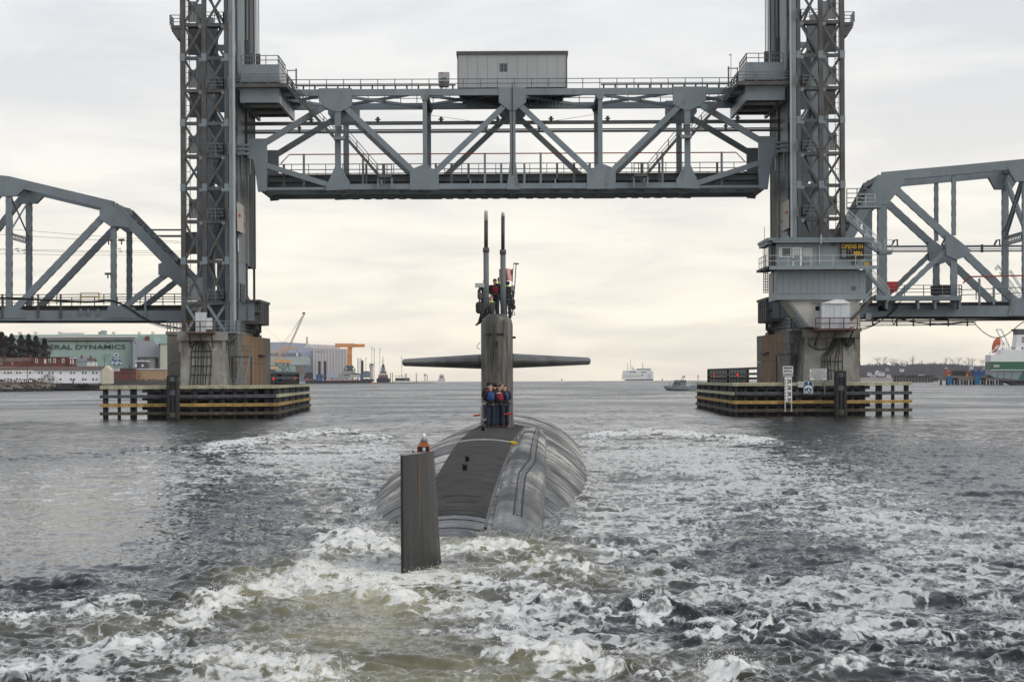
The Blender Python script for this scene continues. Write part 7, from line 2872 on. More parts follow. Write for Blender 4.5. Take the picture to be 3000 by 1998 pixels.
def tree(px, pyb, pyt, Y, kind, label, group=None, name=None, w=None, seed=0, base=None):
 rs = random.Random(seed * 7 + int(px))
 b, t = W(px, pyb, Y), W(px, pyt, Y)
 if base is not None:
  b.z = base
 h = t.z - b.z
 r = thing(name or ('evergreen_tree' if kind == 'ever' else 'bare_tree'), (b.x, Y, b.z), label, 'tree', group)
 tr = MB()
 tr.tube([(b.x, Y, b.z), (b.x + rs.uniform(-.02, .02) * h, Y, b.z + h * .55), (b.x, Y, b.z + h * .96)], h * .022, 6, r2=h * .006)
 tr.build('trunk', BARK, r)
 cr = MB()
 ww = (w or h * .5)
 if kind == 'ever':
  n = 1500
  for i in range(n):
   f = rs.random() ** .8
   z = b.z + h * (.12 + .88 * f)
   lim = ww * .5 * (1 - f) ** .7 * (.75 + .35 * math.sin(f * 23 + seed)) + h * .01
   a = rs.uniform(0, 6.28)
   q = lim * rs.random() ** .5
   c = Vector((b.x + q * math.cos(a), Y + q * math.sin(a), z - q * .18))
   s = h * rs.uniform(.03, .06)
   d = Vector((math.cos(a), math.sin(a), rs.uniform(-.5, .2))) * s * 1.4
   e = Vector((-math.sin(a), math.cos(a), rs.uniform(-.5, .5))) * s * .6
   k = len(cr.v)
   cr.v += [tuple(c - e), tuple(c + d), tuple(c + e), tuple(c - d * .6 + Vector((0, 0, s * .5)))]
   cr.f += [(k, k + 1, k + 2, k + 3)]
  cr.build('crown', FOLD, r)
 else:
  # forked limbs and a haze of twigs
  lb = MB()
  tips = []
  for i in range(13):
   a = rs.uniform(0, 6.28)
   f = rs.uniform(.3, .8)
   s = Vector((b.x, Y, b.z + h * f))
   L_ = h * rs.uniform(.22, .42)
   e = s + Vector((math.cos(a) * L_ * .8 * ww / (h * .5) * .6, math.sin(a) * L_ * .5, L_ * .85))
   e.z = min(e.z, b.z + h * .98)
   lb.tube([s, (s + e) / 2 + Vector((0, 0, -.03 * h)), e], h * .008, 4, r2=h * .003)
   tips.append((s, e))
  lb.build('limbs', BARK, r)
  for i in range(620):
   s, e = rs.choice(tips)
   c = s.lerp(e, rs.uniform(.3, 1.05)) + Vector((rs.gauss(0, .06) * h, rs.gauss(0, .06) * h, rs.gauss(0, .05) * h))
   d = Vector((rs.gauss(0, 1), rs.gauss(0, 1), rs.uniform(.2, 1.4))).normalized() * h * rs.uniform(.03, .07)
   o = Vector((h * .0022, 0, 0))
   k = len(cr.v)
   cr.v += [tuple(c - o), tuple(c + o), tuple(c + d)]
   cr.f += [(k, k + 1, k + 2)]
  cr.build('crown', BARE, r)
 return r


def build_left_shore():
 rs = random.Random(4)
 # ground strip
 yw = 1105.0
 mb = MB()
 prof = []
 for i in range(60):
  x = -420 + i * 4.6
  prof.append(x)
 rows = [(0, -1.0), (4, .5), (12, 2.0), (30, 3.2), (80, 3.8), (260, 5.0), (1100, 6.0)]
 for x in prof:
  px = 1500 + x * F / yw
  # the bank runs away to the right
  yo = yw + np.interp(px, [-900, 0, 300, 480, 900], [-60, 0, 150, 230, 900])
  for d, z in rows:
   mb.v.append((x * (yo / yw), yo + d + rs.uniform(-1.5, 1.5), z + rs.uniform(-.25, .25) * (d > 3)))
 k = len(rows)
 for i in range(59):
  for j in range(k - 1):
   a = i * k + j
   mb.f.append((a, a + k, a + k + 1, a + 1))
 g = mb.build('left_shore_ground', SHOREM, None, True)
 g['kind'] = 'structure'
 # rock revetment along the edge
 mb, mb2 = MB(), MB()
 for i in range(700):
  px = rs.uniform(-120, 300)
  yo = yw + float(np.interp(px, [-900, 0, 300, 480, 900], [-60, 0, 150, 230, 900]))
  f = rs.random()
  x = W(px, 1140, yo).x
  z = .2 + 2.4 * f
  s = rs.uniform(.35, 1.1)
  (mb if (f > .45 and rs.random() < .6) else mb2).ball((x, yo + 1 + f * 9, z), s, 5, sz=.6, sx=1.5)
 a = mb.build('upper_shore_rocks', ROCKM)
 a['kind'] = 'stuff'
 a = mb2.build('lower_shore_rocks', ROCKD)
 a['kind'] = 'stuff'
 # scrub on the bank
 mb = MB()
 for (cx, cy, w, h_) in ((30, 1122, 60, 8), (90, 1118, 30, 9), (140, 1117, 32, 20), (105, 1122, 60, 8), (200, 1122, 40, 4), (360, 1128, 60, 8), (420, 1125, 60, 12), (455, 1120, 40, 18)):
  for i in range(260):
   px = cx + rs.gauss(0, w * .45)
   f = rs.random()
   py = cy + 6 - f * h_ * math.exp(-((px - cx) / w) ** 2) * 1.3
   yo = yw + float(np.interp(px, [0, 300, 480], [0, 150, 230])) + 12 + rs.uniform(0, 6)
   c = W(px, py, yo)
   d = Vector((rs.gauss(0, .5), 0, rs.uniform(.6, 1.6)))
   k_ = len(mb.v)
   mb.v += [tuple(c + Vector((-.07, 0, 0))), tuple(c + Vector((.07, 0, 0))), tuple(c + d)]
   mb.f.append((k_, k_ + 1, k_ + 2))
 o = mb.build('shore_scrub', mat('brown_winter_scrub', (.12, .09, .07), .9, .3, .3))
 o['kind'] = 'stuff'
 # old timber bulkhead with piles
 r = thing('old_timber_wharf', BW(240, 1142, 1255), 'derelict dark timber wharf with leaning piles at the left water edge', 'wharf')
 for i in range(34):
  px = 165 + i * 4.1
  Y = yw + float(np.interp(px, [0, 300], [0, 150])) - 2
  yt = 1131 - rs.uniform(-1, 4)
  if i in (12, 16, 20, 22, 31):
   yt = 1113 - rs.uniform(0, 5)
  p, q = W(px, 1147, Y), W(px + rs.uniform(-.6, .6), yt, Y)
  MB().tube([(p.x, Y, -1), (q.x, Y, q.z)], .32, 6).build('pile', TIMB, r)
 for y0, y1 in ((1128, 1130), (1136, 1139)):
  p, q = W(165, y0, 1180), W(300, y1, 1250)
  MB().bar((p.x, 1180, W(165, y0, 1180).z), (q.x, 1248, W(300, y1, 1248).z), .9, .6).build('wale', TIMB, r)
 # motel
 Y = 1210
 r = thing('motel_building', BW(150, 1122, Y), 'long low white two storey motel with brown roof on the left shore', 'building')
 bbox(-90, 298, 1086, 1124, Y, 12, 'wall', MOTW, r)
 # gable end turned to the river
 p0, p1 = W(298.5, 1124, Y - 1), W(322, 1124, Y - 1)
 zt, zp = W(310, 1084, Y - 1).z, W(310, 1071, Y - 1).z
 MB().poly([(p0.x, p0.z), (p1.x, p1.z), (p1.x, zt), ((p0.x + p1.x) / 2, zp), (p0.x, zt)][::-1], Y - 1, Y + 11).build('gable_wall', mat('cream_gable', (.62, .58, .46), .7, .05, .3), r)
 a, b = W(-90, 1086, Y), W(299, 1087, Y)
 z1 = W(100, 1074, Y + 6).z
 mb = MB()
 mb.v = [(a.x, Y - .8, a.z), (b.x, Y - .8, a.z), (b.x, Y + 7, z1), (a.x, Y + 7, z1), (b.x, Y + 14, a.z), (a.x, Y + 14, a.z)]
 mb.f = [(0, 1, 2, 3), (3, 2, 4, 5), (0, 5, 4, 1)]
 mb.build('roof', MOTR, r)
 wx = [14, 24, 32, 50, 59, 88, 114.5, 123, 144, 154.5, 177.5, 208, 217.5, 243, 251, 273, 283]
 for i, x in enumerate(wx):
  for row in (0, 1):
   y0 = (1088.5 if row == 0 else 1107.5) + (1.2 if i % 2 == 0 else 0)
   w_ = 5 if i % 2 == 0 else 4.2
   hh = 4.5 if i % 2 == 0 else 6.5
   f = bbox(x - w_ / 2 - .5, x + w_ / 2 + .5, y0 - .5, y0 + hh + .5, Y - .15, .14, 'window_frame', WHITE, r)
   bbox(x - w_ / 2, x + w_ / 2, y0, y0 + hh, Y - .22, .05, 'window_pane', GLASS, f)
 # cars and people on the bank
 for (x0, x1, m, lab, yt, yb) in ((-8, 11, BLACK, 'dark parked car at the far left edge before the motel', 1111, 1120), (55, 92, WHITE, 'white parked car in front of the white motel', 1110, 1121)):
  Yc = 1150
  p, q = W(x0, yb, Yc), W(x1, yt, Yc)
  r = thing('parked_car', ((p.x + q.x) / 2, Yc, p.z), lab, 'car')
  L_ = q.x - p.x
  hh = q.z - p.z
  z0 = p.z
  pr = [(0, .25), (0, .6), (.12, .66), (.25, .98), (.62, 1.0), (.78, .68), (.98, .6), (1, .25)]
  MB().poly([(p.x + a_ * L_, z0 + b_ * hh) for a_, b_ in pr], Yc, Yc + 1.8).build('body', m, r)
  MB().poly([(p.x + a_ * L_, z0 + b_ * hh) for a_, b_ in [(.2, .68), (.29, .93), (.6, .93), (.7, .68)]], Yc - .03, Yc - .005).build('side_windows', GLASS, r)
  for f in (.2, .78):
   c = p.x + f * L_
   MB().tube([(c, Yc - .05, z0 + .2 * hh), (c, Yc + .2, z0 + .2 * hh)], .22 * hh, 10).build('wheel', BLACK, r)
 for px, m, lab in ((34, BLK, 'distant person in black at the left of the parked white car'), (43, NAVY, 'distant person in dark clothes just left of the white car'), (72, REDV, 'distant person in red coat before the white car'), (78, BLK, 'distant person in dark coat beside the red coat'), (83, NAVY, 'distant person in navy at the bonnet of the white car')):
  p = W(px, 1120.5, 1146)
  person((p.x, 1146, p.z), rnd.uniform(-1, 1), lab, jacket=m, trousers=BLK, hat='hood' if m is BLK else None, hatm=BLK if m is BLK else HAIRB, pose='down')
 # utility pole
 r = thing('utility_pole', BW(80, 1120, 1170), 'wooden utility pole before the white motel', 'pole')
 p, q = W(80, 1120, 1170), W(80, 1068, 1170)
 MB().tube([(p.x, 1170, p.z), (q.x, 1170, q.z)], .18, 6).build('pole', BARK, r)
 MB().box(q.x - 1.1, q.x + 1.1, 1169.9, 1170.1, q.z - .7, q.z - .5).build('cross_arm', BARK, r)
 # brick house row behind the motel
 Y = 1260
 r = thing('brick_house', BW(160, 1074, Y), 'dark red brick house with white windows behind the motel', 'house')
 bbox(95, 202, 1047, 1074, Y, 12, 'wall', REDBR, r)
 bbox(94, 203, 1045.5, 1047, Y - .5, 13, 'cornice', MOTR, r)
 bbox(202.5, 219, 1050, 1073, Y - 3, 8, 'bay', REDBR, r)
 bbox(202, 220, 1048, 1050, Y - 3.3, 9, 'bay_cornice', WHITE, r)
 for x in (107, 146, 160, 185):
  f = bbox(x - 3.4, x + 3.4, 1050, 1063, Y - .15, .14, 'window_frame', WHITE, r)
  bbox(x - 1.6, x + 1.6, 1051.5, 1061.5, Y - .22, .05, 'window_pane', GLASS, f)
 bbox(129, 135.5, 1052, 1065, Y - .25, .2, 'door', WHITE, r)
 for x in (207, 214):
  bbox(x - 1.4, x + 1.4, 1052, 1066, Y - 3.2, .15, 'window_frame', WHITE, r)
 for (x0, x1, xr, y0, y1, yr, m, lab) in ((-20, 60, 10, 1060, 1074, 1048, REDBR, 'red house with brown roof at the far left behind the motel'), (32, 126, 84, 1058, 1074, 1047, REDBR, 'low brown roofed house left of the brick house'),
            (219, 252, 236, 1058, 1071, 1048, GREYCL, 'grey gabled house right of the brick house'), (244, 276, 262, 1058, 1072, 1049, MOTW, 'small grey and white house left of the inn sign')):
  Yh = 1262 + rs.uniform(-3, 3)
  r = thing('small_house', BW((x0 + x1) / 2, y1, Yh), lab, 'house')
  p, q = W(x0, y1, Yh), W(x1, y0, Yh)
  zr = W(xr, yr, Yh).z
  MB().box(p.x, q.x, Yh, Yh + 9, p.z, q.z).build('wall', m, r)
  xm = W(xr, yr, Yh).x
  mb = MB()
  mb.v = [(p.x - .4, Yh - .4, q.z), (q.x + .4, Yh - .4, q.z), (xm + (q.x - xm) * .7, Yh + 4, zr), (xm - (xm - p.x) * .7, Yh + 4, zr), (q.x + .4, Yh + 9.4, q.z), (p.x - .4, Yh + 9.4, q.z)]
  mb.f = [(0, 1, 2, 3), (3, 2, 4, 5), (0, 3, 5), (1, 4, 2)]
  mb.build('roof', MOTR if m is not GREYCL else STEEL, r)
  for k_ in range(2):
   x = x0 + (x1 - x0) * (.3 + .4 * k_)
   f = bbox(x - 2, x + 2, y0 + 2, y0 + 8, Yh - .1, .09, 'window_frame', WHITE, r)
   bbox(x - 1.2, x + 1.2, y0 + 3, y0 + 7, Yh - .15, .04, 'window_pane', GLASS, f)
  MB().box(xm - .4, xm + .4, Yh + 3, Yh + 4, zr - .3, zr + 1.2).build('chimney', REDBR, r)
 # inn sign
 Ys = 1190
 r = thing('inn_sign', BW(341, 1118, Ys), 'tall roadside sign reading THAMES INN right of the motel', 'sign')
 for x in (337, 346):
  p, q = W(x, 1121, Ys), W(x, 1060, Ys)
  MB().box(p.x - .14, p.x + .14, Ys + .25, Ys + .5, p.z, q.z).build('post', STEELD, r)
 p, q = W(341, 1040, Ys), W(341, 1040, Ys)
 MB().tube([(p.x, Ys, p.z), (p.x, Ys + .4, p.z)], 1.0, 14).build('round_emblem', WHITE, r)
 MB().tube([(p.x, Ys - .03, p.z), (p.x, Ys - .005, p.z)], .62, 14).build('emblem_face', SIGNBLUE, r)
 b1 = bbox(328, 352, 1046, 1056, Ys, .3, 'upper_board', SIGNBLUE, r)
 b2 = bbox(322, 358, 1056.6, 1070, Ys, .3, 'main_board', SIGNBLUE, r)
 b3 = bbox(330, 350, 1079, 1087, Ys, .3, 'letter_board', SIGNWHITE, r)

 def tt(s, x0, x1, y0, y1, m, par, Yt):
  a_, b_ = W(x0, y1, Yt), W(x1, y0, Yt)
  text(s, m, par, 'lettering', tuple(a_), tuple(b_), depth=.03, bold=.02)
 tt('THAMES', 330, 351, 1047.5, 1054.5, SIGNWHITE, b1, Ys - .04)
 tt('INN', 324.5, 356.5, 1058, 1068.5, SIGNWHITE, b2, Ys - .04)
 bbox(332, 348, 1081, 1082.2, Ys - .05, .04, 'letter_line', SIGNTXT, b3)
 bbox(333, 346, 1083.5, 1084.7, Ys - .05, .04, 'letter_line', SIGNTXT, b3)
 # brick and tan buildings right of the sign
 r = thing('brick_store', BW(360, 1118, 1240), 'low dark brick building behind the inn sign', 'building')
 bbox(318, 395, 1080, 1122, 1240, 10, 'wall', REDBR, r)
 bbox(317, 396, 1077.5, 1080, 1239.5, 11, 'roof_edge', STEEL, r)
 for x in (360, 372, 384):
  bbox(x - 2, x + 2, 1088, 1096, 1239.85, .14, 'window', GLASS, r)
 r = thing('tan_warehouse', BW(440, 1118, 1245), 'tan flat roofed warehouse with dark mansard left of the pier', 'building')
 bbox(396, 489, 1083, 1120, 1245, 12, 'wall', TANW, r)
 bbox(400, 432, 1060, 1082, 1246, 8, 'mansard', STEELD, r)
 bbox(394, 430, 1056.5, 1060, 1245.5, 10, 'flat_roof', WHITESHED, r)
 for x in (398, 417):
  bbox(x - 2, x + 3, 1067, 1074.5, 1245.8, .15, 'dormer_window', WHITE, r)
 bbox(396, 489, 1079.5, 1082.8, 1244.5, 3, 'parapet', WHITESHED, r)
 r = thing('fence', BW(430, 1125, 1225), 'dark fence and scrap along the shore by the tan warehouse', 'fence')
 for i in range(24):
  px = 330 + i * 6.8
  bbox(px, px + 5.6, 1112 + rs.uniform(-3, 3), 1127, 1225, .3, 'fence_panel', STEELD, r)

 # shipyard hall
 Y = 1700
 r = thing('shipyard_hall', BW(250, 1090, Y), 'huge mint green shipyard hall lettered GENERAL DYNAMICS', 'building')
 bbox(100, 388, 1000, 1110, Y, 60, 'wall', MINT, r)
 bbox(100, 388, 997.4, 999.6, Y - 1.5, 1.4, 'pipe_run', REDBR, r)
 for x in (143, 226, 256, 318, 387):
  bbox(x - .4, x + .4, 997, 1004, Y - 1.6, 1.5, 'pipe_support', REDBR, r)
 bbox(100, 388, 990, 997, Y + .5, 60, 'upper_wall', MINT, r)
 bbox(95, 392, 984, 990, Y - .8, 62, 'roof', WHALL, r)
 for x in (128, 171, 213, 256, 299, 341):
  bbox(x - .4, x + .4, 990, 997, Y - .2, .19, 'wall_rib', STEEL, r)
 bbox(386, 388.6, 1000, 1110, Y - .6, .59, 'corner_pipe', STEEL, r)
 a_, b_ = W(86, 1023.5, Y - .4), W(368, 1009.5, Y - .4)
 text('GENERAL DYNAMICS', TXTG, r, 'lettering', tuple(a_), (b_.x, b_.y, b_.z + .1), depth=.3, bold=.01)
 Y = 1780
 r = thing('rear_hall', BW(250, 1000, Y), 'pale mint roofed hall rising behind the lettered hall', 'building')
 bbox(40, 492, 979, 1060, Y, 70, 'wall', MINT2, r)
 for x in (55, 101, 172, 289, 330, 405, 445):
  bbox(x - 2, x + 2.6, 972, 979, Y + 2, 8, 'roof_ventilator', WHALL, r)
 bbox(177, 242, 975, 979, Y + 2, 8, 'roof_monitor', WHALL, r)
 bbox(295, 308, 968, 979, Y + 1, 8, 'roof_cabin', MINT, r)
 Y = 1690
 r = thing('annex_hall', BW(430, 1075, Y), 'lilac grey shipyard annex with large door right of the lettered hall', 'building')
 p = lambda x, y: (W(x, y, Y).x, W(x, y, Y).z)
 MB().poly([p(388.8, 1110), p(403, 1110), p(403, 1016), p(388.8, 996)][::-1], Y, Y + 30).build('side_bay', GREYCL, r)
 MB().poly([p(403.3, 1046), p(466, 1046), p(466, 1018), p(452, 1001), p(392, 996), p(403.3, 1016)][::-1], Y, Y + 30).build('shed_roof', GREYCL, r)
 MB().poly([p(388.8, 995), p(452, 1000), p(448, 986), p(430, 984), p(424, 988), p(408, 982)][::-1], Y + 2, Y + 30).build('roof_gables', MINT, r)
 bbox(424, 437, 985, 999, Y + 1, .9, 'gable_window', REDBR, r)
 bbox(404, 456, 1049, 1110, Y + 3, 20, 'door_wall', CREAM, r)
 for x in (404.6, 424, 454):
  bbox(x - 1, x + 1, 1047, 1110, Y + 2.5, .45, 'door_track', STEEL, r)
 bbox(403, 466, 1046.3, 1048.8, Y + 1.0, 3, 'door_header', STEELD, r)
 r = thing('side_hall', BW(476, 1075, Y - 10), 'cream side hall with corner pipe beside the left pier', 'building')
 bbox(465, 492, 1007, 1110, Y - 10, 40, 'wall', mat('pale_cream_hall', (.50, .52, .44), .6, .04, .03), r)
 bbox(462, 492, 1002, 1006.6, Y - 11, 42, 'roof_edge', MINT2, r)
 bbox(466, 468, 1007, 1095, Y - 10.6, .5, 'corner_pipe', STEELD, r)
 # evergreens
 for i, (px, yt, w_, lab) in enumerate(((5, 973, 10, 'tall evergreen at the far left edge of the picture'), (34, 979, 11, 'second evergreen from the left behind the motel'), (62, 981, 12, 'evergreen in the middle of the dark clump behind the motel'),
             (84, 980, 11, 'evergreen just right of the middle of the dark clump'), (105, 984, 11, 'evergreen near the right of the clump left of the lettering'), (130, 992, 9, 'rightmost evergreen of the clump, hiding the first letters'), (18, 985, 11, 'shorter evergreen between the two leftmost ones'), (-18, 976, 11, 'evergreen cut by the left edge of the picture'))):
  tree(px, 1066, yt, 1300 + i * 4, 'ever', lab, 'evergreens behind the motel', w=w_, seed=i)
 for i, (px, yt, lab) in enumerate(((12, 1015, 'bare tree in front of the leftmost evergreen'), (145, 1008, 'bare tree at the right foot of the evergreen clump'), (306, 1035, 'rounded bare tree between the lettered hall and the inn sign'), (406, 1088, 'small bare tree before the tan warehouse'), (120, 1020, 'thin bare tree below the first letters'), (380, 1068, 'bare tree left of the dark mansard'))):
  tree(px, 1075 if px < 350 else 1122, yt, 1255 if px < 350 else 1230, 'bare', lab, None, w=9 if px == 306 else 5, seed=20 + i)
 for i, px in enumerate((225, 253)):
  r = thing('utility_pole', BW(px + 55, 1070, 1258), ['thin pole behind the brick house roofs', 'thin pole left of the rounded bare tree'][i], 'pole')
  p_, q_ = W(px + 55 - 28 * i, 1074, 1258), W(px + 55 - 28 * i, 1047, 1258)
  MB().tube([tuple(p_), tuple(q_)], .12, 5).build('pole', BARK, r)


build_left_shore()


# ------------------------------------------------------------------ background: shipyard in the middle
def lattice(mb, p, q, w, n, r):
 """four-chord lattice boom"""
 p, q = Vector(p), Vector(q)
 t = (q - p).normalized()
 s = t.cross(Vector((0, 1, 0))).normalized()
 y = Vector((0, 1, 0))
 cs = [(s * a + y * b) * (w / 2) for a, b in ((-1, -1), (1, -1), (1, 1), (-1, 1))]
 for c in cs:
  mb.bar(p + c, q + c, r, r)
 for i in range(n):
  a, b = p + (q - p) * (i / n), p + (q - p) * ((i + 1) / n)
  for k in range(4):
   c, d = cs[k], cs[(k + 1) % 4]
   mb.bar(a + c, b + d, r * .7, r * .7)
   if i % 2:
    mb.bar(a + d, b + c, r * .6, r * .6)


def build_shipyard():
 Y = 4000.0
 k = Y / F
 g = MB().box(W(800, 1122, Y).x, W(1215, 1122, Y).x, Y - 5, Y + 900, -1, 1.0).build('quay_ground', CONCP)
 g['kind'] = 'structure'
 r = thing('assembly_hall', BW(850, 1110, Y + 60), 'huge pale lilac shipyard assembly hall behind the yellow cranes', 'building')
 p = lambda x, y, yy=Y + 60: (W(x, y, yy).x, W(x, y, yy).z)
 MB().poly([p(780, 1120), p(916, 1120), p(916, 1020), p(890, 1006), p(830, 1002), p(780, 1003)][::-1], Y + 60, Y + 200).build('wall', LILAC, r)
 bbox(792, 882, 1034, 1044, Y + 59, .9, 'door_band', STEEL, r)
 bbox(891, 916, 1091, 1110, Y + 58.5, .9, 'dark_door', STEELD, r)
 r = thing('white_hall', BW(970, 1110, Y + 20), 'large off white shipyard hall with vertical ribs left of the orange crane', 'building')
 MB().poly([p(917, 1112, Y + 20), p(1019, 1112, Y + 20), p(1017, 1022, Y + 20), p(917, 1018, Y + 20)][::-1], Y + 20, Y + 130).build('wall', WHALL, r)
 MB().poly([p(889, 1018, Y + 90), p(983, 1022, Y + 90), p(983, 1011, Y + 90), p(889, 1006, Y + 90)][::-1], Y + 140, Y + 190).build('upper_wall', WHALL, r)
 for i in range(11):
  x = 925 + i * 8.6
  bbox(x - .45, x + .45, 1020 + i * .3, 1092, Y + 19, .9, 'wall_rib', GREYCL, r)
 bbox(917, 1019, 1092, 1112, Y + 18.4, .5, 'lower_band', LILAC, r)
 bbox(922, 948, 1027, 1030.5, Y + 18.8, .9, 'faded_lettering_band', mat('faded_pink_print', (.55, .42, .40), .6, .2, .2), r)
 r = thing('twin_vault_shed', BW(860, 1095, Y - 20), 'pale green twin vaulted shed below the lilac hall', 'building')
 for x0, x1 in ((787, 890), (869, 904)):
  c0 = (x1 - 26 + x1) / 2
  pts = [p(x0, 1069, Y - 20), p(x1, 1069, Y - 20)]
  for i in range(9):
   a = math.pi * i / 8 / 2
   pts.append(p(x1 - 13 + 13 * math.cos(a), 1056 - 10 * math.sin(a) - 1, Y - 20))
  pts.append(p(x0, 1045, Y - 20))
  MB().poly(pts[::-1], Y - 20 + (x0 > 800) * 6, Y + 10 + (x0 > 800) * 6).build('vault', mat('pale_green_vault', (.40, .48, .46), .6, .05, .03) if x0 < 800 else MATS['pale_green_vault'], r)
 bbox(787, 866, 1069.3, 1096, Y - 19, 20, 'lower_wall', MINT, r)
 bbox(866, 891, 1071, 1100, Y - 18, 20, 'stone_wall', CONCP, r)
 # orange hammerhead crane
 Yc = Y - 120
 r = thing('orange_tower_crane', BW(1024, 1100, Yc), 'orange hammerhead tower crane with solid tail boom', 'crane')
 P = lambda x, y, d=0: W(x, y, Yc + d)
 mb = MB()
 lattice(mb, P(982, 1012), P(1038, 1012), 8 * Yc / F, 14, 1.5)
 mb.build('jib', ORANGE, r)
 bbox(1037, 1068, 1008, 1017, Yc - 3, 6, 'counter_jib', ORANGE, r)
 MB().poly([(P(x, y).x, P(x, y).z) for x, y in ((1018, 1017), (1032, 1017), (1030, 1036), (1019, 1036))][::-1], Yc - 2, Yc + 3).build('slewing_cabin', ORANGE, r)
 mb = MB()
 lattice(mb, P(1024.5, 1070), P(1024.5, 1036), 10 * Yc / F, 8, 1.6)
 mb.build('tower', ORANGE, r)
 mb = MB()
 for a, b in (((1017, 1070), (1007, 1084)), ((1031, 1070), (1042, 1086)), ((1021, 1068), (1017, 1086)), ((1028, 1068), (1034, 1086)), ((1006, 1084), (1042, 1086))):
  mb.bar(P(*a), P(*b), 1.4, 1.4)
 mb.build('portal_leg', STEELD, r)
 bbox(1016, 1033, 1071, 1084, Yc - 2, 6, 'machinery_base', STEELD, r)
 # yellow luffing crane with a tall jib
 Yc = Y - 300
 r = thing('lattice_boom_crane', BW(828, 1096, Yc), 'tall lattice boom crane with thin raised boom above the left pier fender', 'crane')
 P = lambda x, y, d=0: W(x, y, Yc + d)
 mb = MB()
 lattice(mb, P(832, 1050), P(891, 919), 4.2 * Yc / F, 26, .6)
 mb.build('boom', mat('faded_pink_boom', (.42, .33, .33), .6, .1, .1), r)
 MB().box(P(886, 918).x, P(894, 918).x, Yc - 1, Yc + 1, P(890, 920).z, P(890, 915).z).build('boom_head', STEELD, r)
 mb = MB()
 for a, b in (((891, 917), (808, 1040)), ((891, 917), (828, 1022)), ((767, 952), (828, 1004)), ((884, 930), (820, 1020))):
  mb.bar(P(*a), P(*b), .25, .25)
 mb.build('pendant_rope', STEEL, r)
 bbox(802, 852, 1053, 1063, Yc - 4, 12, 'machinery_deck', ORANGEP, r)
 bbox(804, 848, 1063.3, 1066, Yc - 4, 12, 'slewing_ring', STEELD, r)
 mb = MB()
 for a, b in (((810, 1066), (804, 1094)), ((830, 1066), (828, 1094)), ((842, 1066), (852, 1094)), ((812, 1070), (846, 1092)), ((846, 1068), (820, 1094))):
  mb.bar(P(*a), P(*b), 1.2, 1.2)
 mb.build('portal_leg', mat('dark_green_portal', (.06, .12, .11), .6, .1, .1), r)
 Yc = Y - 320
 r = thing('yellow_level_crane', BW(800, 1090, Yc), 'yellow level luffing crane with short horizontal jib beside the left pier', 'crane')
 P = lambda x, y, d=0: W(x, y, Yc + d)
 mb = MB()
 lattice(mb, P(812, 1054), P(837, 1012), 5 * Yc / F, 8, 1.1)
 lattice(mb, P(836, 1024), P(876, 1019), 3.4 * Yc / F, 8, .9)
 mb.bar(P(788, 1032), P(836, 1025), 1.4, 1.4)
 mb.bar(P(786, 1006), P(812, 1060), .7, .7)
 mb.bar(P(788, 1040), P(806, 1058), .8, .8)
 mb.build('jib', ORANGEP, r)
 mb = MB()
 mb.bar(P(870, 1020), P(870, 1034), .3, .3)
 mb.build('hook_rope', STEELD, r)
 MB().ball(P(870, 1040), 1.6, 8, sz=2).build('hook_block', WHITE, r)
 bbox(784, 813, 1074, 1082, Yc - 3, 8, 'counterweight_deck', ORANGEP, r)
 bbox(784, 806, 1082.2, 1094, Yc - 2, 6, 'crane_base', STEELD, r)
 # jack-up piles and barges
 Yc = Y - 500
 for i, (x0, x1, yt, lab, m) in enumerate(((932, 939, 1058, 'left dark spud leg standing on the blue barge house', TIESM), (948, 955.5, 1058, 'right dark spud leg of the pair by the blue house', TIESM), (1058, 1064.5, 1056, 'single dark spud leg right of the orange crane', TIESM))):
  r = thing('spud_leg', BW((x0 + x1) / 2, 1118, Yc), lab, 'barge leg')
  bbox(x0, x1, yt, 1116, Yc, 4, 'leg', m, r)
  bbox(x0 - .8, x1 + .8, 1100, 1104, Yc - .8, 5.5, 'guide_collar', STEELD, r)
 r = thing('work_barge', BW(950, 1120, Yc), 'long dark work barge with blue deckhouse left of the orange crane', 'barge')
 bbox(895, 1072, 1114, 1123, Yc + 1, 20, 'hull', DARKB, r)
 bbox(955, 1052, 1113, 1115.8, Yc - .5, 2, 'red_fender_strip', mat('dull_red_strip', (.25, .05, .05), .7, .2, .1), r)
 bbox(926, 945, 1097, 1116, Yc - 1, 8, 'blue_deckhouse', BLUEP, r)
 bbox(929, 931, 1097, 1116, Yc - 1.3, .28, 'door_column', DARKB, r)
 bbox(938, 940, 1097, 1116, Yc - 1.3, .28, 'door_column', DARKB, r)
 for i in range(20):
  x = 960 + i * 5
  bbox(x, x + 2 + (i * 7) % 3, 1108 - (i * 5) % 4, 1113, Yc + 3, 3, 'deck_cargo', STEEL if i % 2 else CONCP, r)
 r = thing('supply_barge', BW(1070, 1120, Yc - 100), 'dark barge with raked bow and blue winch right of the orange crane', 'barge')
 MB().poly([(W(x, y, Yc - 100).x, W(x, y, Yc - 100).z) for x, y in ((1040, 1122), (1088, 1122), (1096, 1112), (1072, 1109), (1056, 1113), (1040, 1117))][::-1], Yc - 100, Yc - 85).build('hull', DARKB, r)
 bbox(1055, 1062, 1094, 1110, Yc - 99, 5, 'blue_winch', BLUEP, r)
 bbox(1064, 1084, 1090, 1104, Yc - 80, 9, 'deckhouse', STEEL, r)
 r = thing('storage_tent', BW(1015, 1100, Y - 60), 'pale grey rounded storage tent at the foot of the orange crane', 'tent')
 pts = [(990, 1104), (1044, 1104), (1044, 1096), (1036, 1088), (1022, 1084), (1008, 1086), (996, 1092), (990, 1098)]
 MB().poly([(W(x, y, Y - 60).x, W(x, y, Y - 60).z) for x, y in pts][::-1], Y - 60, Y - 30).build('canopy', mat('grey_tent', (.38, .40, .38), .7, .06, .05), r)
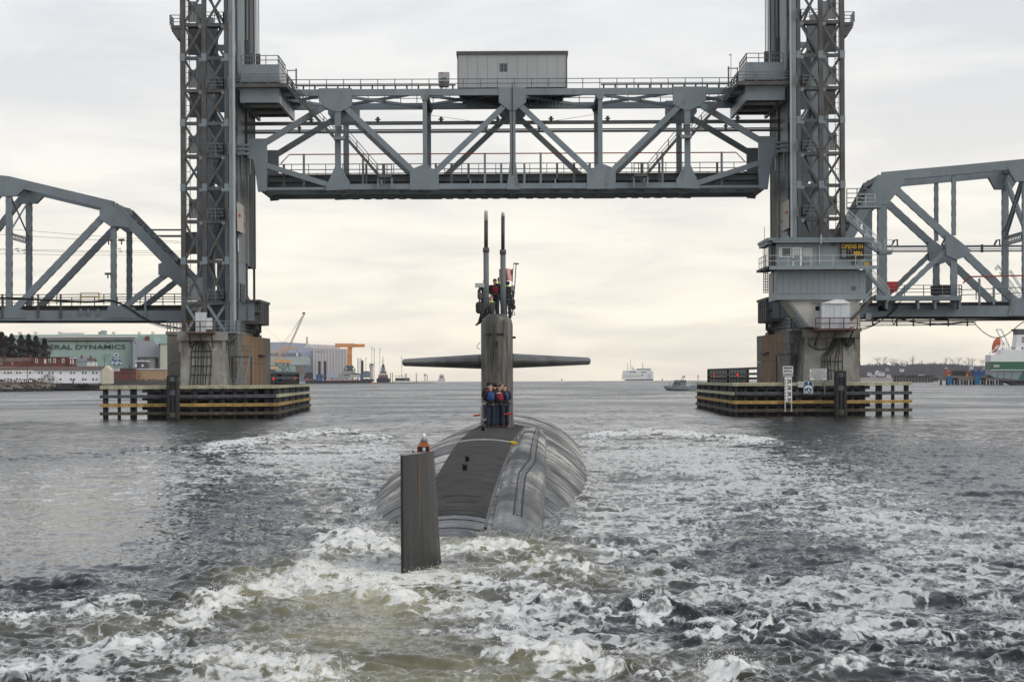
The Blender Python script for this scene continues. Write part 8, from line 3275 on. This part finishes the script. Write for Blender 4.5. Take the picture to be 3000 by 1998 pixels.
 for (x0, x1, y0, y1, nm_, lab, m) in ((1006, 1023, 1098, 1106, 'storage_shed', 'small grey shed in front of the storage tent', STEELL), (1026, 1060, 1094, 1106, 'storage_shed', 'long pale shed right of the storage tent', CREAM), (1062, 1084, 1088, 1106, 'storage_shed', 'dark gabled shed by the scaffold tower', STEEL)):
  r = thing(nm_, BW((x0 + x1) / 2, y1, Y - 90), lab, 'shed')
  bbox(x0, x1, y0 + 1.2, y1, Y - 90, 15, 'wall', m, r)
  q = Y - 90
  MB().poly([(W(x, y, q).x, W(x, y, q).z) for x, y in ((x0 - .5, y0 + 1.3), (x1 + .5, y0 + 1.3), ((x0 + x1) / 2, y0 - 1.2))][::-1], q - 1, q + 16).build('roof', STEELD, r)
 r = thing('scaffold_tower', BW(1053, 1094, Y - 70), 'open green grey scaffold tower right of the orange crane', 'tower')
 mb = MB()
 lattice(mb, W(1053, 1094, Y - 70), W(1053, 1049, Y - 70), 10 * k, 9, .5)
 mb.build('frame', mat('green_grey_frame', (.16, .20, .18), .7, .1, .1), r)
 r = thing('control_tower', BW(1090, 1110, Y - 90), 'pale round harbour control tower with wider glazed head', 'tower')
 a, b = W(1088.5, 1112, Y - 90), W(1088.5, 1076, Y - 90)
 MB().tube([tuple(a), tuple(b)], 5.2 * k, 12).build('shaft', CREAM, r)
 MB().lathe([(6.2 * k, 0), (7.2 * k, 2 * k), (7.2 * k, 4 * k), (5.2 * k, 5 * k), (5.4 * k, 9 * k), (6.8 * k, 10 * k), (6.5 * k, 11 * k)], tuple(b), 12).build('head', WHALL, r)
 MB().lathe([(5.6 * k, 5.5 * k), (5.7 * k, 8.5 * k)], tuple(b), 12).build('glazing', GLASS, r)
 r = thing('beacon_tower', BW(1051, 1100, Y + 30), 'short white tower with mast standing over the pale hall roof', 'mast')
 bbox(892, 903, 1005, 1018, Y + 10, 6, 'base', WHALL, r)
 bbox(892.6, 895, 1008.5, 1012, Y + 9.5, .4, 'opening', BLACK, r)
 mb = MB()
 lattice(mb, W(899.5, 1005, Y + 12), W(899.5, 987, Y + 12), 2.8 * k, 6, .5)
 mb.build('mast', STEELD, r)
 for i, (px, yt, lab) in enumerate(((1072, 1050, 'thin lamp mast left of the control tower'), (1089.5, 1018, 'tallest floodlight mast, rising over the control tower'), (1096.5, 1022, 'floodlight mast just right of the control tower'), (1113, 1023, 'floodlight mast behind the dark tugboat'), (1177, 1047, 'lone lamp mast by the tip of the left sail plane'))):
  q = Y - 40
  r = thing('floodlight_mast', BW(px, 1115, q), lab, 'light mast')
  MB().tube([tuple(W(px, 1117, q)), tuple(W(px, yt, q))], .42, 5).build('pole', STEELL if i != 2 else STEEL, r)
  MB().box(W(px - 3, yt, q).x, W(px + 3, yt, q).x, q - .6, q + .6, W(px, yt + 1, q).z, W(px, yt - .6, q).z).build('lamp_bar', STEEL, r)
 # tug
 q = Y - 600
 r = thing('tugboat', BW(1120, 1120, q), 'dark tugboat with stepped wheelhouse and tall mast', 'boat')
 P = lambda x, y: (W(x, y, q).x, W(x, y, q).z)
 MB().poly([P(1104, 1121), P(1140, 1121), P(1143, 1111), P(1138, 1108), P(1106, 1108), P(1102, 1111)][::-1], q, q + 12).build('hull', DARKB, r)
 for x0, x1, y0, y1, m in ((1108, 1136, 1098, 1108, mat('maroon_superstructure', (.13, .04, .06), .6, .15, .1)), (1111, 1133, 1093, 1098, WHALL), (1113, 1131, 1088, 1093, MATS['maroon_superstructure']), (1117, 1127, 1076, 1088, STEEL), (1119, 1126, 1068, 1076, GLASS)):
  bbox(x0, x1, y0, y1, q + 1 + (1108 - y1) * .05, 8, 'deckhouse_tier', m, r)
 mb = MB()
 mb.bar(W(1122, 1068, q + 3), W(1122, 1045, q + 3), .7, .7)
 mb.bar(W(1114, 1088, q + 3), W(1122, 1062, q + 3), .4, .4)
 mb.bar(W(1131, 1088, q + 3), W(1122, 1062, q + 3), .4, .4)
 mb.bar(W(1118, 1058, q + 3), W(1126, 1058, q + 3), .4, .4)
 mb.build('mast', STEELD, r)
 for x in (1110, 1118, 1126, 1134):
  bbox(x, x + 2.4, 1100, 1102.5, q - .4, .8, 'window', SIGNWHITE, r)
 # mooring piles and low pier to the right
 r = thing('harbour_pier', BW(1200, 1118, Y), 'low distant pier with framework reaching toward the sail plane', 'pier')
 bbox(1150, 1285, 1116.2, 1118, Y - 200, 10, 'deck', CONCP, r)
 for i in range(22):
  x = 1152 + i * 6
  bbox(x, x + .8, 1118.1, 1121, Y - 198, 1.5, 'pile', DARKB, r)
 bbox(1157, 1183, 1100, 1101.5, Y - 196, 8, 'canopy_roof', mat('dull_red_canopy', (.30, .10, .09), .6, .1, .1), r)
 for x in (1158, 1170, 1182):
  bbox(x - .3, x + .3, 1101.6, 1116, Y - 194, 1, 'canopy_post', STEELD, r)
 bbox(1158, 1200, 1107, 1116, Y - 190, 9, 'pipe_stack', STEELD, r)
 mb = MB()
 lattice(mb, W(1189, 1116, Y - 195), W(1189, 1094, Y - 195), 4 * k, 5, .5)
 mb.build('hose_gantry', STEEL, r)
 for x in (1144, 1149.5, 1219.5):
  bbox(x - .9, x + .9, 1092 if x < 1200 else 1093, 1120, Y - 205, 1.2, 'tall_pile', TIESM, r)
 for x in (1243, 1247.5, 1252.5):
  bbox(x - .6, x + .6, 1098, 1116, Y - 200, 1, 'frame_post', STEELD, r)
 bbox(1242, 1249, 1096, 1100, Y - 200, 4, 'frame_cabin', CONCP, r)
 # freighter far behind
 q = 6000
 r = thing('distant_ship', BW(1292, 1118, q), 'tiny pale ship end-on at the horizon left of the sail', 'ship')
 bbox(1284, 1303, 1109, 1117.5, q, 30, 'hull', WHALL, r)
 bbox(1287, 1300, 1099, 1108.8, q, 20, 'superstructure', mat('hazy_mauve', (.35, .27, .30), .7, .1, .05), r)
 bbox(1291, 1294, 1094, 1098.8, q + 3, 5, 'funnel', GREYCL, r)
 for i, (x, y0, y1, lab) in enumerate(((1646, 1108, 1114, 'tiny channel buoy on the horizon right of the sail'), (1940.5, 1108, 1113.5, 'tiny dark buoy right of the white ferry'), (1089, 1119, 1124, 'small orange buoy before the dark barge'))):
  q = 5000 if i < 2 else 3000
  r = thing('channel_buoy', BW(x, y1, q), lab, 'buoy')
  a, b = W(x, y1, q), W(x, y0, q)
  MB().lathe([(1.3, -1), (1.3, 1.2), (.4, 1.6), (.3, b.z - a.z)], tuple(a), 8).build('body', ORANGE if i == 2 else STEELD, r)
  MB().ball((b.x, b.y, b.z), .6, 6).build('top_mark', STEELD, r)


build_shipyard()


def build_ferry():
 q = 5600.0
 r = thing('ferry', BW(1870, 1114, q), 'white car ferry on the horizon right of the submarine', 'ferry')
 P = lambda x, y: (W(x, y, q).x, W(x, y, q).z)
 cr = lambda x, y: (1780 + x / 6.926, 1000 + y / 6.926)
 PP = lambda x, y: P(*cr(x, y))
 def poly(pts, y0, y1, name, m):
  return MB().poly([PP(*p) for p in pts][::-1], q + y0, q + y1).build(name, m, r)
 poly([(330, 770), (930, 762), (925, 795), (380, 798)], -1, 22, 'hull_bottom', mat('dark_blue_boot', (.03, .05, .09), .6, .1, .1))
 poly([(292, 765), (930, 760), (925, 600), (885, 595), (320, 605)], 0, 22, 'hull', WHITE)
 poly([(318, 603), (590, 600), (590, 588), (320, 590)], 1, 20, 'upper_deck', WHITESHED)
 poly([(575, 594), (885, 594), (890, 548), (590, 552)], 2, 18, 'bridge_deck', WHITE)
 for i in range(11):
  x = 590 + i * 26
  poly([(x, 578), (x + 20, 578), (x + 20, 560), (x, 560)], 1.5, 1.95, 'bridge_window', GLASS)
 for x0, x1 in ((445, 590), (685, 800)):
  n = int((x1 - x0) / 22)
  for i in range(n):
   x = x0 + i * 22
   poly([(x, 632), (x + 15, 632), (x + 15, 614), (x, 614)], -.5, -.05, 'cabin_window', GLASS)
 poly([(325, 712), (665, 706), (665, 700), (325, 706)], -.5, -.05, 'rubbing_strip', STEEL)
 poly([(685, 700), (712, 700), (716, 672), (690, 676)], -.5, -.05, 'emblem', SIGNBLUE)
 poly([(820, 745), (885, 745), (885, 655), (820, 660)], -.5, -.05, 'bow_door', WHITESHED)
 for x, yt, yb, w in ((412, 420, 590, 8), (478, 365, 590, 9), (722, 420, 550, 12)):
  poly([(x - w / 2, yb), (x + w / 2, yb), (x - w / 2 - 2, yt), (x - w / 2 - 6, yt)], 8, 10, 'mast', TIESM)
 poly([(505, 598), (560, 598), (545, 555), (505, 510)], 8, 12, 'funnel', WHITESHED)
 mb = MB()
 rs = random.Random(2)
 for i in range(60):
  x = rs.uniform(200, 960)
  c = PP(x, 792 + rs.uniform(0, 6))
  mb.ball((c[0], q - 4, .4), 1.0, 5, sz=.5, sx=2)
 o = mb.build('ferry_bow_foam', MATS['spray_droplets'])
 o['kind'] = 'stuff'


build_ferry()


def build_patrol_boat():
 q = 890.0
 r = thing('patrol_boat', BW(2000, 1144, q), 'grey navy patrol boat left of the right fender', 'boat')
 cr = lambda x, y: (1780 + x / 6.926, 1000 + y / 6.926)
 def PP(x, y):
  p = W(*cr(x, y), q)
  return (p.x, p.z)
 def poly(pts, y0, y1, name, m, par=None):
  return MB().poly([PP(*p) for p in pts][::-1], q + y0, q + y1).build(name, m, par or r)
 poly([(1215, 1003), (1900, 1003), (1900, 950), (1170, 950)], .1, 3.2, 'lower_hull', mat('olive_waterline', (.12, .12, .09), .6, .1, 1))
 poly([(1136, 932), (1190, 968), (1650, 992), (1900, 992), (1900, 915), (1300, 905), (1160, 900)], 0, 3.3, 'hull', NAVYG)
 poly([(1136, 934), (1190, 972), (1650, 994), (1650, 975), (1200, 945), (1140, 922)], -.12, -.01, 'rubbing_collar', STEELD)
 c = poly([(1305, 905), (1480, 905), (1480, 800), (1365, 795), (1320, 880)], .3, 3, 'wheelhouse', NAVYG)
 poly([(1330, 875), (1470, 880), (1470, 830), (1365, 820)], .2, .29, 'windows', GLASS, c)
 for x in (1400, 1440):
  poly([(x, 880), (x + 8, 880), (x + 8, 822), (x, 822)], .15, .19, 'window_bar', NAVYG, c)
 poly([(1480, 905), (1600, 905), (1600, 800), (1480, 790)], .6, 2.8, 'aft_cabin', STEEL)
 poly([(1355, 802), (1600, 795), (1600, 785), (1370, 785)], .2, 3.1, 'cabin_roof', NAVYG)
 mb = MB()
 for a, b, w in (((1500, 785), (1530, 715), .16), ((1545, 785), (1540, 700), .16), ((1515, 712), (1560, 712), .12), ((1565, 740), (1568, 680), .05)):
  pa, pb = PP(*a), PP(*b)
  mb.bar((pa[0], q + 1.5, pa[1]), (pb[0], q + 1.5, pb[1]), w, w)
 m_ = mb.build('mast', STEELD, r)
 c = PP(1540, 705)
 MB().lathe([(.18, -.06), (.22, 0), (.18, .08)], (c[0], q + 1.5, c[1]), 10).build('radar_dome', STEELL, m_)
 poly([(1555, 735), (1580, 735), (1580, 705), (1558, 705)], 1.6, 1.62, 'small_flag', REDV)
 c = PP(1528, 915)
 MB().tube([(c[0] + .22 * math.cos(a), q - .12, c[1] + .22 * math.sin(a)) for a in np.linspace(0, 6.283, 13)], .07, 5).build('life_ring', ORANGE, r)
 # guns and canopy frame aft
 mb = MB()
 for a, b, w in (((1240, 880), (1270, 870), .1), ((1240, 835), (1275, 875), .1), ((1262, 905), (1268, 870), .12), ((1655, 905), (1650, 800), .05), ((1785, 905), (1785, 800), .05), ((1650, 802), (1790, 800), .06), ((1720, 905), (1720, 880), .2), ((1690, 850), (1760, 845), .12)):
  pa, pb = PP(*a), PP(*b)
  mb.bar((pa[0], q + 1.5, pa[1]), (pb[0], q + 1.5, pb[1]), w, w)
 mb.build('gun_mount', TIESM, r)
 poly([(1670, 990), (1800, 990), (1800, 885), (1690, 890)], .8, 2.4, 'engine_box', NAVYG)
 p0, p1 = PP(1305, 925), PP(1470, 897)
 text('U.S. NAVY', BLACK, r, 'lettering', (p0[0], q - .02, p0[1]), (p1[0], q - .02, p1[1]), bold=.02, depth=.01)


build_patrol_boat()


# ------------------------------------------------------------------ background: right shore
def build_right_shore():
 rs = random.Random(9)
 Y = 5200.0
 mb = MB()
 n = 50
 for i in range(n + 1):
  px = 2480 + i * 13
  zt = W(px, 1082 - 10 * math.exp(-((px - 2600) / 60) ** 2) + 6 * math.sin(px * .02) + rs.uniform(-1, 1), Y).z
  for d, f in ((-60, -.05), (0, .05), (120, .35), (400, .8), (900, 1.0), (1500, .2)):
   p = W(px, 1110, Y + d)
   mb.v.append((p.x, Y + d, zt * f if f > 0 else -2))
 for i in range(n):
  for j in range(5):
   a = i * 6 + j
   mb.f.append((a, a + 6, a + 7, a + 1))
 o = mb.build('far_hills', PURP, None, True)
 o['kind'] = 'structure'
 # woodland reading as one mass: trunks and twig clumps scattered on the hill
 mb = MB()
 for i in range(2600):
  px = rs.uniform(2500, 3060)
  d = rs.uniform(20, 900)
  hh = 1082 - 10 * math.exp(-((px - 2600) / 60) ** 2) + 6 * math.sin(px * .02)
  f = min(1, d / 900)
  g = W(px, hh, Y).z * (f ** .7)
  c = W(px, 1100, Y + d)
  h_ = rs.uniform(9, 17)
  for k in range(7):
   a = rs.uniform(0, 6.28)
   s = rs.uniform(2.0, 4.5)
   v = Vector((c.x + rs.gauss(0, 3.2), Y + d + rs.gauss(0, 3), g + h_ * rs.uniform(.35, .95)))
   b = len(mb.v)
   mb.v += [tuple(v + Vector((-s * .5, 0, -s * .4))), tuple(v + Vector((s * .5, 0, -s * .3))), tuple(v + Vector((s * rs.uniform(-.3, .3), 0, s * .6)))]
   mb.f.append((b, b + 1, b + 2))
 o = mb.build('hillside_woodland', PURP)
 o['kind'] = 'stuff'
 # trees standing above the skyline
 TL = ['broad bare tree above the white houses, left of its pair', 'broad bare tree above the white houses, right of its pair', 'smaller bare tree just right of the broad pair on the hill', 'bare tree left of the gap before the tall thin one', 'bare tree in the gap left of the tall thin one', 'low bare tree touching the tall thin one on its left',
    'tall thin bare tree spiking above the far skyline', 'rounded bare tree right of the tall thin one', 'low bare tree in the dip of the far skyline', 'bare tree at the right side of the skyline dip', 'bare tree above the left red container, left of three', 'bare tree above the left red container, middle of three', 'bare tree above the tyre stacks, right of three',
    'widest bare tree above the brown container', 'bare tree overlapping the widest one on its right', 'bare tree above the blue containers', 'bare tree hard against the white ship stern', 'lowest bare tree beside the right pier edge', 'small bare tree rising from the dip of the skyline', 'small bare tree left of the widest one']
 for i, (px, yt, w_) in enumerate(((2570, 1046, 34), (2590, 1045, 30), (2612, 1050, 26), (2625, 1050, 24), (2645, 1053, 26), (2660, 1056, 24), (2673, 1041, 14), (2700, 1054, 26), (2720, 1060, 24), (2735, 1057, 22), (2772, 1046, 22), (2790, 1048, 26), (2808, 1045, 30), (2838, 1044, 34), (2850, 1048, 26), (2880, 1050, 30), (2895, 1047, 32), (2548, 1060, 22), (2754, 1062, 22), (2828, 1056, 24))):
  g = W(px, 1080, Y + 500).z
  t = tree(px, 1082, yt, Y + 520, 'bare', TL[i], 'bare trees along the far right skyline', w=w_, seed=40 + i)
 # far houses
 for i, (x, y, w, h, m, lab) in enumerate(((2548, 1093, 12, 8, WHALL, 'white gabled house at the left of the far right shore'), (2571, 1090, 13, 9, WHALL, 'white gabled house in the middle of the far shore cluster'), (2583, 1092, 18, 10, CREAM, 'broad cream gabled house of the far shore cluster'),
             (2600, 1081, 9, 6, GREYCL, 'small grey house above the far shore cluster'), (2643, 1082, 11, 7, WHALL, 'lone white gabled house up the far hill'), (2558, 1100, 16, 6, GREYCL, 'low grey waterfront house at the far shore'), (2604, 1099, 12, 7, WHITESHED, 'pale house right of the far shore cluster'),
             (2847, 1078, 10, 8, WHALL, 'white gable showing above the right containers'), (2886, 1078, 8, 7, WHALL, 'small white gable left of the green ship'), (2700, 1099, 22, 4, GREYCL, 'long low grey roof at the far shore behind the old pier'), (2773, 1077, 5, 4, WHITE, 'tiny white house high on the right hill'))):
  q = Y - 30 - i
  r = thing('shore_house', BW(x, y + h, q), lab, 'house')
  p0, p1 = W(x - w / 2, y + h / 2, q), W(x + w / 2, y, q)
  MB().box(p0.x, p1.x, q, q + 9, W(x, y + h, q).z, p1.z).build('wall', m, r)
  xm = (p0.x + p1.x) / 2
  MB().poly([(p0.x - .6, p1.z), (p1.x + .6, p1.z), (xm, p1.z + h * .55 * q / F)][::-1], q - .01, q + 9).build('gable_roof', m if i % 2 else STEEL, r)
  bbox(x - 1.2, x + 1.2, y + 1, y + 4, q - .3, .28, 'window', GLASS, r)
 o = MB().box(W(2480, 1110, Y - 80).x, W(2735, 1110, Y - 80).x, Y - 90, Y - 40, -1, W(2600, 1106, Y - 80).z).build('beach', mat('pale_beach', (.42, .36, .33), .9, .1, .05))
 o['kind'] = 'structure'
 # old timber pier
 q = 2600.0
 r = thing('old_timber_pier', BW(2670, 1108, q), 'long dark derelict timber pier below the far right hill', 'pier')
 bbox(2614, 2735, 1101, 1104.5, q, 8, 'deck', TIESM, r)
 for i in range(40):
  x = 2615 + i * 3
  p, t_ = W(x, 1111, q), W(x, 1101 - rs.uniform(0, 2), q)
  MB().box(p.x, p.x + .55 + .3 * (i % 3), q - 1, q, -1, t_.z).build('pile', TIESM, r)
 # container wharf
 q = 1500.0
 r = thing('container_wharf', BW(2820, 1120, q), 'weathered concrete wharf with dark piles at the right', 'wharf')
 bbox(2748, 2960, 1102.5, 1114, q, 30, 'deck', CONCP, r)
 bbox(2732, 2748, 1104.5, 1117.5, q - 3, 12, 'end_block', STEELD, r)
 for i in range(22):
  x = 2755 + i * 8.6
  if i in (1,):
   continue
  bbox(x, x + 4.2 + (i % 3) * 1.2, 1114.2, 1128, q + .4, 1.5, 'pile', TIESM, r)
 for x in (2776, 2858):
  bbox(x, x + 14, 1103, 1125, q - 1.6, 1.5, 'blue_fender', mat('bright_blue_fender', (.02, .17, .34), .6, .1, .3) if x == 2776 else MATS['bright_blue_fender'], r)
  p = W(x + 22, 1110, q - .8)
  MB().tube([(p.x - 1.6, q - .8, p.z), (p.x + 1.6, q - .8, p.z)], .75, 8).build('tyre_fender', BLACK, r)
 for x in (2779, 2833):
  p = W(x, 1101, q + 1)
  MB().lathe([(.35, 0), (.3, .7), (.5, .8), (.5, 1.1), (.2, 1.4)], (p.x, q + 1, p.z - .3), 8).build('bollard', mat('yellow_bollard', (.7, .45, .03), .6, .1, 1) if x == 2779 else MATS['yellow_bollard'], r)
 for i, (x0, x1, y0, y1, m, lab) in enumerate(((2770, 2786, 1083.5, 1101, 'rust', 'rusty red container at the left end of the wharf'), (2829, 2846, 1083.5, 1101, 'rust2', 'brown container in the middle of the wharf'), (2852, 2867, 1083, 1101, 'blue', 'left blue container on the wharf'),
            (2868, 2885, 1083, 1101, 'blue', 'right blue container beside the rusty one near the ship'), (2887, 2904, 1083, 1101, 'rust', 'rusty red container hard against the green ship'))):
  mm = {'rust': ('rusty_red_container', (.36, .09, .05)), 'rust2': ('brown_container', (.20, .075, .05)), 'blue': ('blue_container', (.04, .10, .28))}[m]
  M = MATS.get(mm[0]) or mat(mm[0], mm[1], .7, .15, .5, stretch=(6, 1, .2))
  r = thing('shipping_container', BW((x0 + x1) / 2, y1, q + 5), lab, 'container')
  bbox(x0, x1, y0, y1, q + 5, 6, 'body', M, r)
  bbox((x0 + x1) / 2 - .3, (x0 + x1) / 2 + .3, y0 + 1, y1, q + 4.9, .09, 'door_seam', BLACK, r)
  bbox((x0 + x1) / 2 - 1.8, (x0 + x1) / 2 + 1.8, y0 + 1.5, y0 + 4, q + 4.85, .04, 'door_label', WHITESHED, r)
 r = thing('tyre_stack_row', BW(2806, 1101, q + 4), 'row of stacked dark tyres between the red and brown containers', 'tyres')
 for i in range(9):
  for j in range(2):
   p = W(2791 + i * 4.4, 1097 - j * 7, q + 4)
   MB().tube([(p.x + .62 * math.cos(a), q + 4, p.z + .62 * math.sin(a)) for a in np.linspace(0, 6.283, 11)], .22, 5).build('tyre', BLACK, r)
 # green and white ship
 q = 1440.0
 r = thing('green_white_ship', BW(2960, 1128, q), 'stern of a green and white ship cut by the right edge', 'ship')
 cr = lambda x, y: (2500 + x / 4.48, 900 + y / 4.48)

 def PP(x, y):
  p = W(*cr(x, y), q)
  return (p.x, p.z)

 def poly(pts, y0, y1, name, m, par=None):
  return MB().poly([PP(*p) for p in pts][::-1], q + y0, q + y1).build(name, m, par or r)
 poly([(1805, 820), (2900, 820), (2900, 715), (1805, 715)], 0, 18, 'green_hull_band', SHIPG)
 poly([(1805, 822), (1805, 890), (1850, 925), (2180, 955), (2900, 955), (2900, 822)], .6, 18, 'grey_hull_band', SHIPGR)
 for x in (1905, 1990, 2090):
  poly([(x, 840), (x + 5, 840), (x - 15, 940), (x - 20, 940)], .5, .59, 'hull_seam', STEELD)
 poly([(2170, 952), (2240, 822), (2900, 822), (2900, 952)], .3, .49, 'green_side', SHIPG)
 poly([(1950, 958), (2900, 958), (2900, 1040), (2150, 1025)], 1, 17, 'boot_topping', DARKB)
 poly([(1805, 820), (2900, 820), (2900, 828), (1805, 828)], -.3, -.01, 'white_line', WHITE)
 poly([(1805, 714), (2900, 714), (2900, 560), (1945, 560), (1930, 625), (1805, 625)], .3, 17, 'white_superstructure', WHITE)
 poly([(2140, 559), (2900, 559), (2900, 360), (2165, 360)], 2, 15, 'accommodation_block', WHITE)
 poly([(2165, 359), (2900, 359), (2900, 290), (2130, 285), (2165, 318)], 1.9, 15.1, 'dark_top', STEELD)
 for k, (x, y) in enumerate(((2222, 525), (2228, 430), (2228, 390))):
  poly([(x, y + 28), (x + 18, y + 28), (x + 18, y), (x, y)], 1.7, 1.95, 'window', STEELD if k else BLACK)
 poly([(1835, 790), (1918, 790), (1918, 755), (1840, 752)], -.3, -.02, 'name_board', STEELL)
 # free-fall lifeboat in its cradle
 a, b = PP(1930, 410), PP(1855, 600)
 lb = MB()
 A_, B_ = Vector((a[0], q + 5, a[1])), Vector((b[0], q + 5, b[1]))
 pts = [A_.lerp(B_, f) for f in np.linspace(-.06, 1.0, 9)]
 rr = [.6, 1.5, 2.0, 2.15, 2.1, 1.95, 1.7, 1.2, .4]
 m = 10
 t = (B_ - A_).normalized()
 s = t.cross(Vector((0, 1, 0))).normalized()
 for p, r_ in zip(pts, rr):
  for k in range(m):
   an = 2 * math.pi * k / m
   lb.v.append(tuple(p + Vector((7 * 0, 0, 0)) + s * (math.cos(an) * r_) + Vector((0, math.sin(an) * r_ * .6, 0))))
 for i in range(8):
  for k in range(m):
   k2 = (k + 1) % m
   lb.f.append((i * m + k, i * m + k2, (i + 1) * m + k2, (i + 1) * m + k))
 lb.build('lifeboat', mat('orange_lifeboat', (.60, .13, .06), .5, .1, .5), r, True)
 mb = MB()
 for p_, q_, w in (((1885, 290), (1985, 490), 1.2), ((1950, 290), (2060, 520), 1.2), ((1885, 292), (1952, 292), 1.0), ((1790, 610), (1975, 470), 1.1), ((1975, 480), (1965, 560), 1.1), ((1850, 560), (1900, 500), .7), ((1910, 500), (1980, 560), .7), ((1900, 555), (2060, 545), .9), ((2060, 520), (2060, 556), .9),
       ((1990, 450), (1990, 555), .5), ((2015, 450), (2015, 555), .5), ((2040, 470), (2040, 555), .5)):
  pa, pb = PP(*p_), PP(*q_)
  mb.bar((pa[0], q + 2, pa[1]), (pb[0], q + 2, pb[1]), w * .6, .5)
 mb.build('davit_frame', WHITE, r)
 mb = MB()
 for x in range(2070, 2140, 14):
  pa, pb = PP(x, 555), PP(x, 520)
  mb.bar((pa[0], q + 3, pa[1]), (pb[0], q + 3, pb[1]), .15, .15)
 pa, pb = PP(2066, 522), PP(2140, 540)
 mb.bar((pa[0], q + 3, pa[1]), (pb[0], q + 3, pb[1]), .3, .2)
 mb.build('stern_railing', STEELD, r)
 # white crane boom showing over the deck of the right approach
 q2 = 1460.0
 r = thing('white_wharf_crane', BW(2960, 860, q2), 'slender white crane boom leaning behind the right approach truss', 'crane')
 P2 = lambda x, y: W(x, y, q2)
 mb = MB()
 lattice(mb, P2(3010, 905), P2(2932, 795), 1.9, 16, .3)
 mb.build('boom', WHITE, r)
 MB().poly([(P2(x, y).x, P2(x, y).z) for x, y in ((2957, 795), (3010, 880), (3010, 868), (2962, 790))][::-1], q2 - 1, q2 + 1).build('boom_stay', WHITE, r)
 c = P2(2926, 785)
 MB().tube([tuple(P2(2917, 790)), tuple(P2(2924, 778)), tuple(P2(2936, 790))], 1.1, 8).build('boom_head', WHITE, r)
 mb = MB()
 for x, y in ((3010, 850), (3010, 830), (3010, 890)):
  mb.bar(P2(2936, 788), P2(x, y), .12, .12)
 mb.build('stay_rope', STEELD, r)


build_right_shore()

# ------------------------------------------------------------------ river haze
hz = bpy.data.materials.new('haze')
hz.use_nodes = True
_nt = hz.node_tree
_nt.nodes.clear()
_v = _nt.nodes.new('ShaderNodeVolumePrincipled')
_v.inputs['Color'].default_value = (.93, .94, 1.0, 1)
_v.inputs['Density'].default_value = 3.2e-5
_v.inputs['Anisotropy'].default_value = 0.2
_o = _nt.nodes.new('ShaderNodeOutputMaterial')
_nt.links.new(_v.outputs[0], _o.inputs['Volume'])
HAZE = MB().box(-13000, 13000, -450, 12700, -4, 140).build('haze', hz)
HAZE['kind'] = 'stuff'
